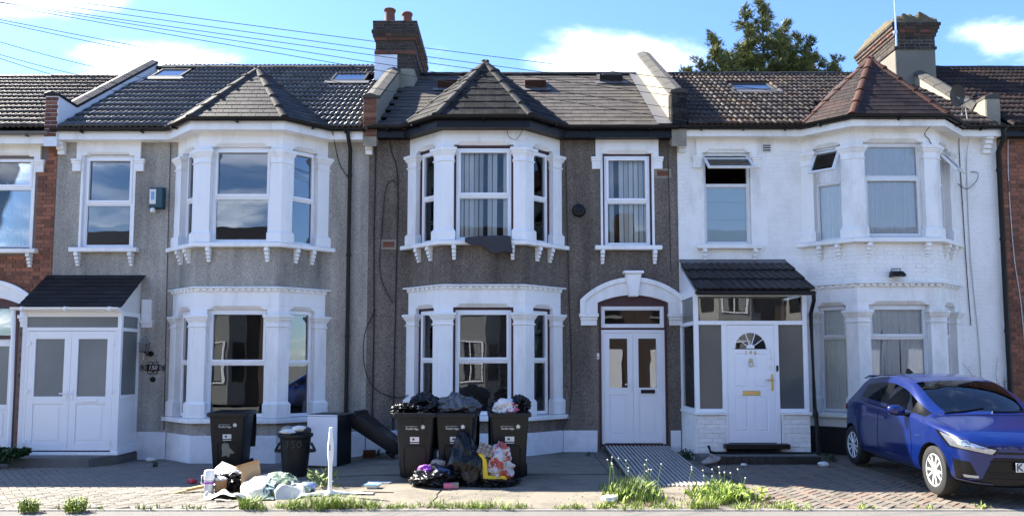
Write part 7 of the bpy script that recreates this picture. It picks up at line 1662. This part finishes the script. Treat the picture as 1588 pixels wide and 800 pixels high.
def weed_clump(label, x0, x1, y0, y1, h, n, seed, flowers, wide=False):
    rg = random.Random(seed); t = thing('weed_clump', label, 'weeds', ((x0 + x1) / 2, (y0 + y1) / 2, 0), 0, 'weed clumps before the ramp'); t.location = (0, 0, 0)
    b = MB(); b2 = MB(); b3 = MB(); cx, cy = (x0 + x1) / 2, (y0 + y1) / 2
    for _ in range(n):
        px, py = rg.gauss(cx, (x1 - x0) / 4), rg.gauss(cy, (y1 - y0) / 4)
        px, py = min(max(px, x0), x1), min(max(py, y0), y1); e = 1 - .75 * abs(px - cx) / (x1 - x0) * 1.4
        if rg.random() < (.55 if wide else .3): blades(b2, px, py, gh, 4, .05, h * e * .8, .014, 1.1, rg=rg)
        else: blades(b, px, py, gh, 6, .06, h * e, .005, .7, rg=rg)
    if wide: 
        for _ in range(26):
            px, py = rg.gauss(cx + .1, (x1 - x0) / 4.5), rg.gauss(cy, (y1 - y0) / 5); leaves(b2, (px, py, gh(px, py) + h * .35), 16, (.09, .09, h * .4), .045, rg)
    b.build('grass_blades', 'leaf', t, kind='stuff'); b2.build('broad_leaves', 'leaf_lit', t, kind='stuff')
    for k in range(flowers):
        px, py = rg.uniform(x0, x1), rg.uniform(cy, y1); hh = h * rg.uniform(1.1, 1.75); dx = rg.uniform(-.08, .08); z = gh(px, py)
        st = MB().tube([(px, py, z), (px + dx * .4, py, z + hh * .6), (px + dx, py, z + hh)], .0035, 4).build('stalk', 'leaf', t)
        MB().lathe([(.002, -.012), (.010, -.005), (.011, .003), (.006, .010), (.001, .012)], (px + dx, py, z + hh), 7).build('seed_head', 'seed_white', st, smooth=True)
weed_clump('tall weeds with white seed heads at the left foot of the ramp', 1.20, 1.92, -4.72, -3.70, .25, 170, 5, 15)
weed_clump('bushy broad-leaved weeds at the right foot of the ramp', 2.28, 3.08, -4.72, -3.80, .19, 250, 9, 12, True)
b = MB(); rg = random.Random(3)
for _ in range(130): blades(b, rg.uniform(1.2, 3.2), rg.uniform(-4.85, -4.3), gh, 4, .05, .05, .004, 1.0, rg=rg)
b.build('grass_patch', 'straw', None, kind='stuff', label='dry flattened grass between the two weed clumps', category='grass')
def small_plant(label, x, y, s, n, m, seed, size=.05, name='weed', grp=None):
    rg = random.Random(seed); t = thing(name, label, 'weed' if name == 'weed' else 'shrub', (0, 0, 0), 0, grp); b = MB(); leaves(b, (x, y, gh(x, y) + s * .55), n, (s, s * .8, s * .55), size, rg); blades(b, x, y, gh, n // 3, s * .7, s, .006, .8, rg=rg)
    b.build('foliage', m, t, kind='stuff')
    for k in range(5): a = rg.uniform(0, 6.28); MB().tube([(x, y, gh(x, y)), (x + s * .5 * math.cos(a), y + s * .5 * math.sin(a), gh(x, y) + s * .8)], .005, 4).build('stem', 'leaf_dark', t)
small_plant('low green weed between the ramp and the white porch wall', 2.98, -.95, .17, 110, 'leaf_dark', 11, .03); small_plant('green weed beside the downpipe of the white porch', 5.32, -1.15, .12, 60, 'leaf_dark', 12, .03); small_plant('little weed by the plinth left of the ramp', 1.35, -.55, .07, 26, 'leaf_dark', 13, .02)
small_plant('left of two low bushy weeds at the bottom left corner', -5.62, -5.13, .15, 240, 'leaf_lit', 17, .02); small_plant('right of two low bushy weeds at the bottom left corner', -5.08, -5.12, .16, 260, 'leaf_lit', 18, .02)
small_plant('tall green weed growing behind the white pole', -2.58, -3.45, .26, 60, 'leaf', 14, .05); small_plant('fallen leafy sprig on the paving before the grey bay', -6.0, -1.1, .07, 22, 'leaf_dark', 15, .025)
small_plant('weed growing at the foot of the fallen bin', -2.35, -.45, .12, 40, 'leaf_dark', 16, .03)
rg = random.Random(21); t = thing('garden_shrub', 'dark leafy shrub spreading over the step at the left edge', 'shrub', (0, 0, 0)); b = MB()
for cx, cy, cz, r_ in ((-8.75, -1.35, .02, .22), (-8.45, -1.38, .10, .20), (-8.9, -1.1, .12, .25), (-8.25, -1.32, .13, .13), (-8.10, -1.28, .15, .09), (-9.1, -1.2, .05, .3)): leaves(b, (cx, cy, cz), 150, (r_, r_ * .7, r_ * .75), .055, rg, 1.3)
b.build('foliage', 'leaf_dark', t, kind='stuff')
for k in range(9): a = rg.uniform(-.2, 2.4); MB().tube([(-8.85, -1.3, -.12), (-8.85 + .35 * math.cos(a), -1.3 + .1 * rg.uniform(-1, 1), .0 + .15 * math.sin(a)), (-8.8 + .75 * math.cos(a), -1.32, -.05 + .32 * math.sin(a))], .007, 5).build('stem', 'leaf_dark', t)
# dry creeper left on the white wall
t = thing('creeper', 'bare dry creeper stems on the white wall right of the car', 'creeper', (0, 0, 0)); rg = random.Random(8)
for k in range(17):
    x, z = rg.uniform(8.35, 9.0), rg.uniform(-.05, .6); pts = [(x, -.02, z)]; d = rg.uniform(-.3, .5)
    for s in range(rg.randint(4, 9)): d += rg.uniform(-.45, .4); x = min(9.03, x + .13 * math.sin(d) + .015); z += .15 * abs(math.cos(d)); pts.append((x, -.02 - rg.uniform(0, .02), z))
    MB().tube(pts, [.006 * (1 - .7 * i / len(pts)) for i in range(len(pts))], 4).build('stem', 'bark', t)
    b = MB()
    for p in pts[1:]:
        for _ in range(3): leaves(b, (p[0], p[1] - .02, p[2]), 1, (.05, .015, .05), .016, rg)
    b.build('dead_leaves', 'bark', t, kind='stuff')

# ------------------------------------------------------------------ trees behind the roofs
def conifer(label, x, y, spires, seed):
    """Multi-stemmed conifer: each leader carries ascending boughs set with flat sprays."""
    rg = random.Random(seed); t = thing('conifer_tree', label, 'tree', (0, 0, 0)); L = MB(), MB()
    MB().tube([(x, y, -.2), (x, y, 4), (x, y, 8.2)], [.4, .34, .25], 8).build('trunk', 'bark', t, smooth=True)
    br = MB()
    for (sx, sy, zt_, w) in spires:
        base = Vector((x + (sx - x) * .25, y + (sy - y) * .25, 7.6)); tip = Vector((sx, sy, zt_)); br.tube([base, base.lerp(tip, .5) + Vector((0, 0, -.2)), tip], [.11, .06, .012], 6)
        n = int(58 * (zt_ - 7.6) / 4.5)
        for k in range(n):
            f = 1 - (k / n) * .85; p0 = base.lerp(tip, f); a = rg.uniform(0, 6.283); ln = (.10 + w * (1 - f) * 1.9) * rg.uniform(.55, 1.25)
            dr = Vector((math.cos(a), math.sin(a), rg.uniform(.35, 1.0))).normalized(); p2 = p0 + dr * ln; p1 = p0.lerp(p2, .5) - Vector((0, 0, ln * .10)); br.tube([p0, p1, p2], [.022, .014, .004], 4)
            for i in range(int(ln * 34) + 9):
                q = rg.uniform(.12, 1.0); c = (p0.lerp(p1, q * 2) if q < .5 else p1.lerp(p2, (q - .5) * 2)) + Vector((rg.gauss(0, .06), rg.gauss(0, .06), rg.gauss(0, .045)))
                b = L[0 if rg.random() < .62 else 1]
                for _ in range(8):
                    d = (dr * 1.1 + Vector((rg.gauss(0, .5), rg.gauss(0, .5), rg.gauss(-.05, .4)))).normalized(); s_ = rg.uniform(.08, .21); u = d.cross(Vector((rg.gauss(0, 1), rg.gauss(0, 1), rg.gauss(0, 1)))).normalized() * s_ * .065
                    o = len(b.v); b.v += [c - u * .3, c + d * s_ * .45 - u, c + d * s_, c + d * s_ * .45 + u]; b.f.append((o, o + 1, o + 2, o + 3))
    br.build('limbs', 'bark', t, kind='stuff')
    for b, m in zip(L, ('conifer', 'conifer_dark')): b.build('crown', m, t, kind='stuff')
    return t
conifer('tall dark green conifer with several spires behind the white house roof', 7.9, 9.2, [(7.85, 9.2, 12.9, .75), (7.2, 9.0, 12.6, .7), (8.6, 9.3, 12.3, .75), (6.35, 9.4, 11.9, .7), (9.3, 9.0, 11.55, .7), (9.75, 9.5, 11.1, .6), (5.75, 9.1, 10.95, .5), (8.2, 8.7, 11.6, .9), (7.0, 8.8, 11.3, .9), (10.2, 9.2, 10.7, .5), (6.6, 8.6, 10.9, .8), (8.9, 8.6, 10.9, .8), (5.45, 9.3, 10.75, .55), (10.0, 8.9, 10.9, .6), (10.45, 9.4, 10.55, .5), (6.1, 8.8, 11.2, .7), (9.1, 9.6, 11.9, .6)], 4)
def broad_tree(label, x, y, z, r_, seed):
    rg = random.Random(seed); t = thing('leafy_tree', label, 'tree', (0, 0, 0)); MB().tube([(x, y, -.3), (x, y, z)], [.25, .08], 8).build('trunk', 'bark', t); b = MB()
    for k in range(26):
        a, e = rg.uniform(0, 6.28), rg.uniform(-.5, 1.5); leaves(b, (x + r_ * math.cos(a) * math.cos(e) * rg.uniform(.4, .8), y + r_ * math.sin(a) * math.cos(e) * .7, z + r_ * math.sin(e) * .7), 60, (r_ * .33, r_ * .33, r_ * .28), .09, rg)
    b.build('crown', 'leaf', t, kind='stuff')
broad_tree('green treetop showing above the roof at the left edge', -19.6, 13, 10.2, 1.35, 33)
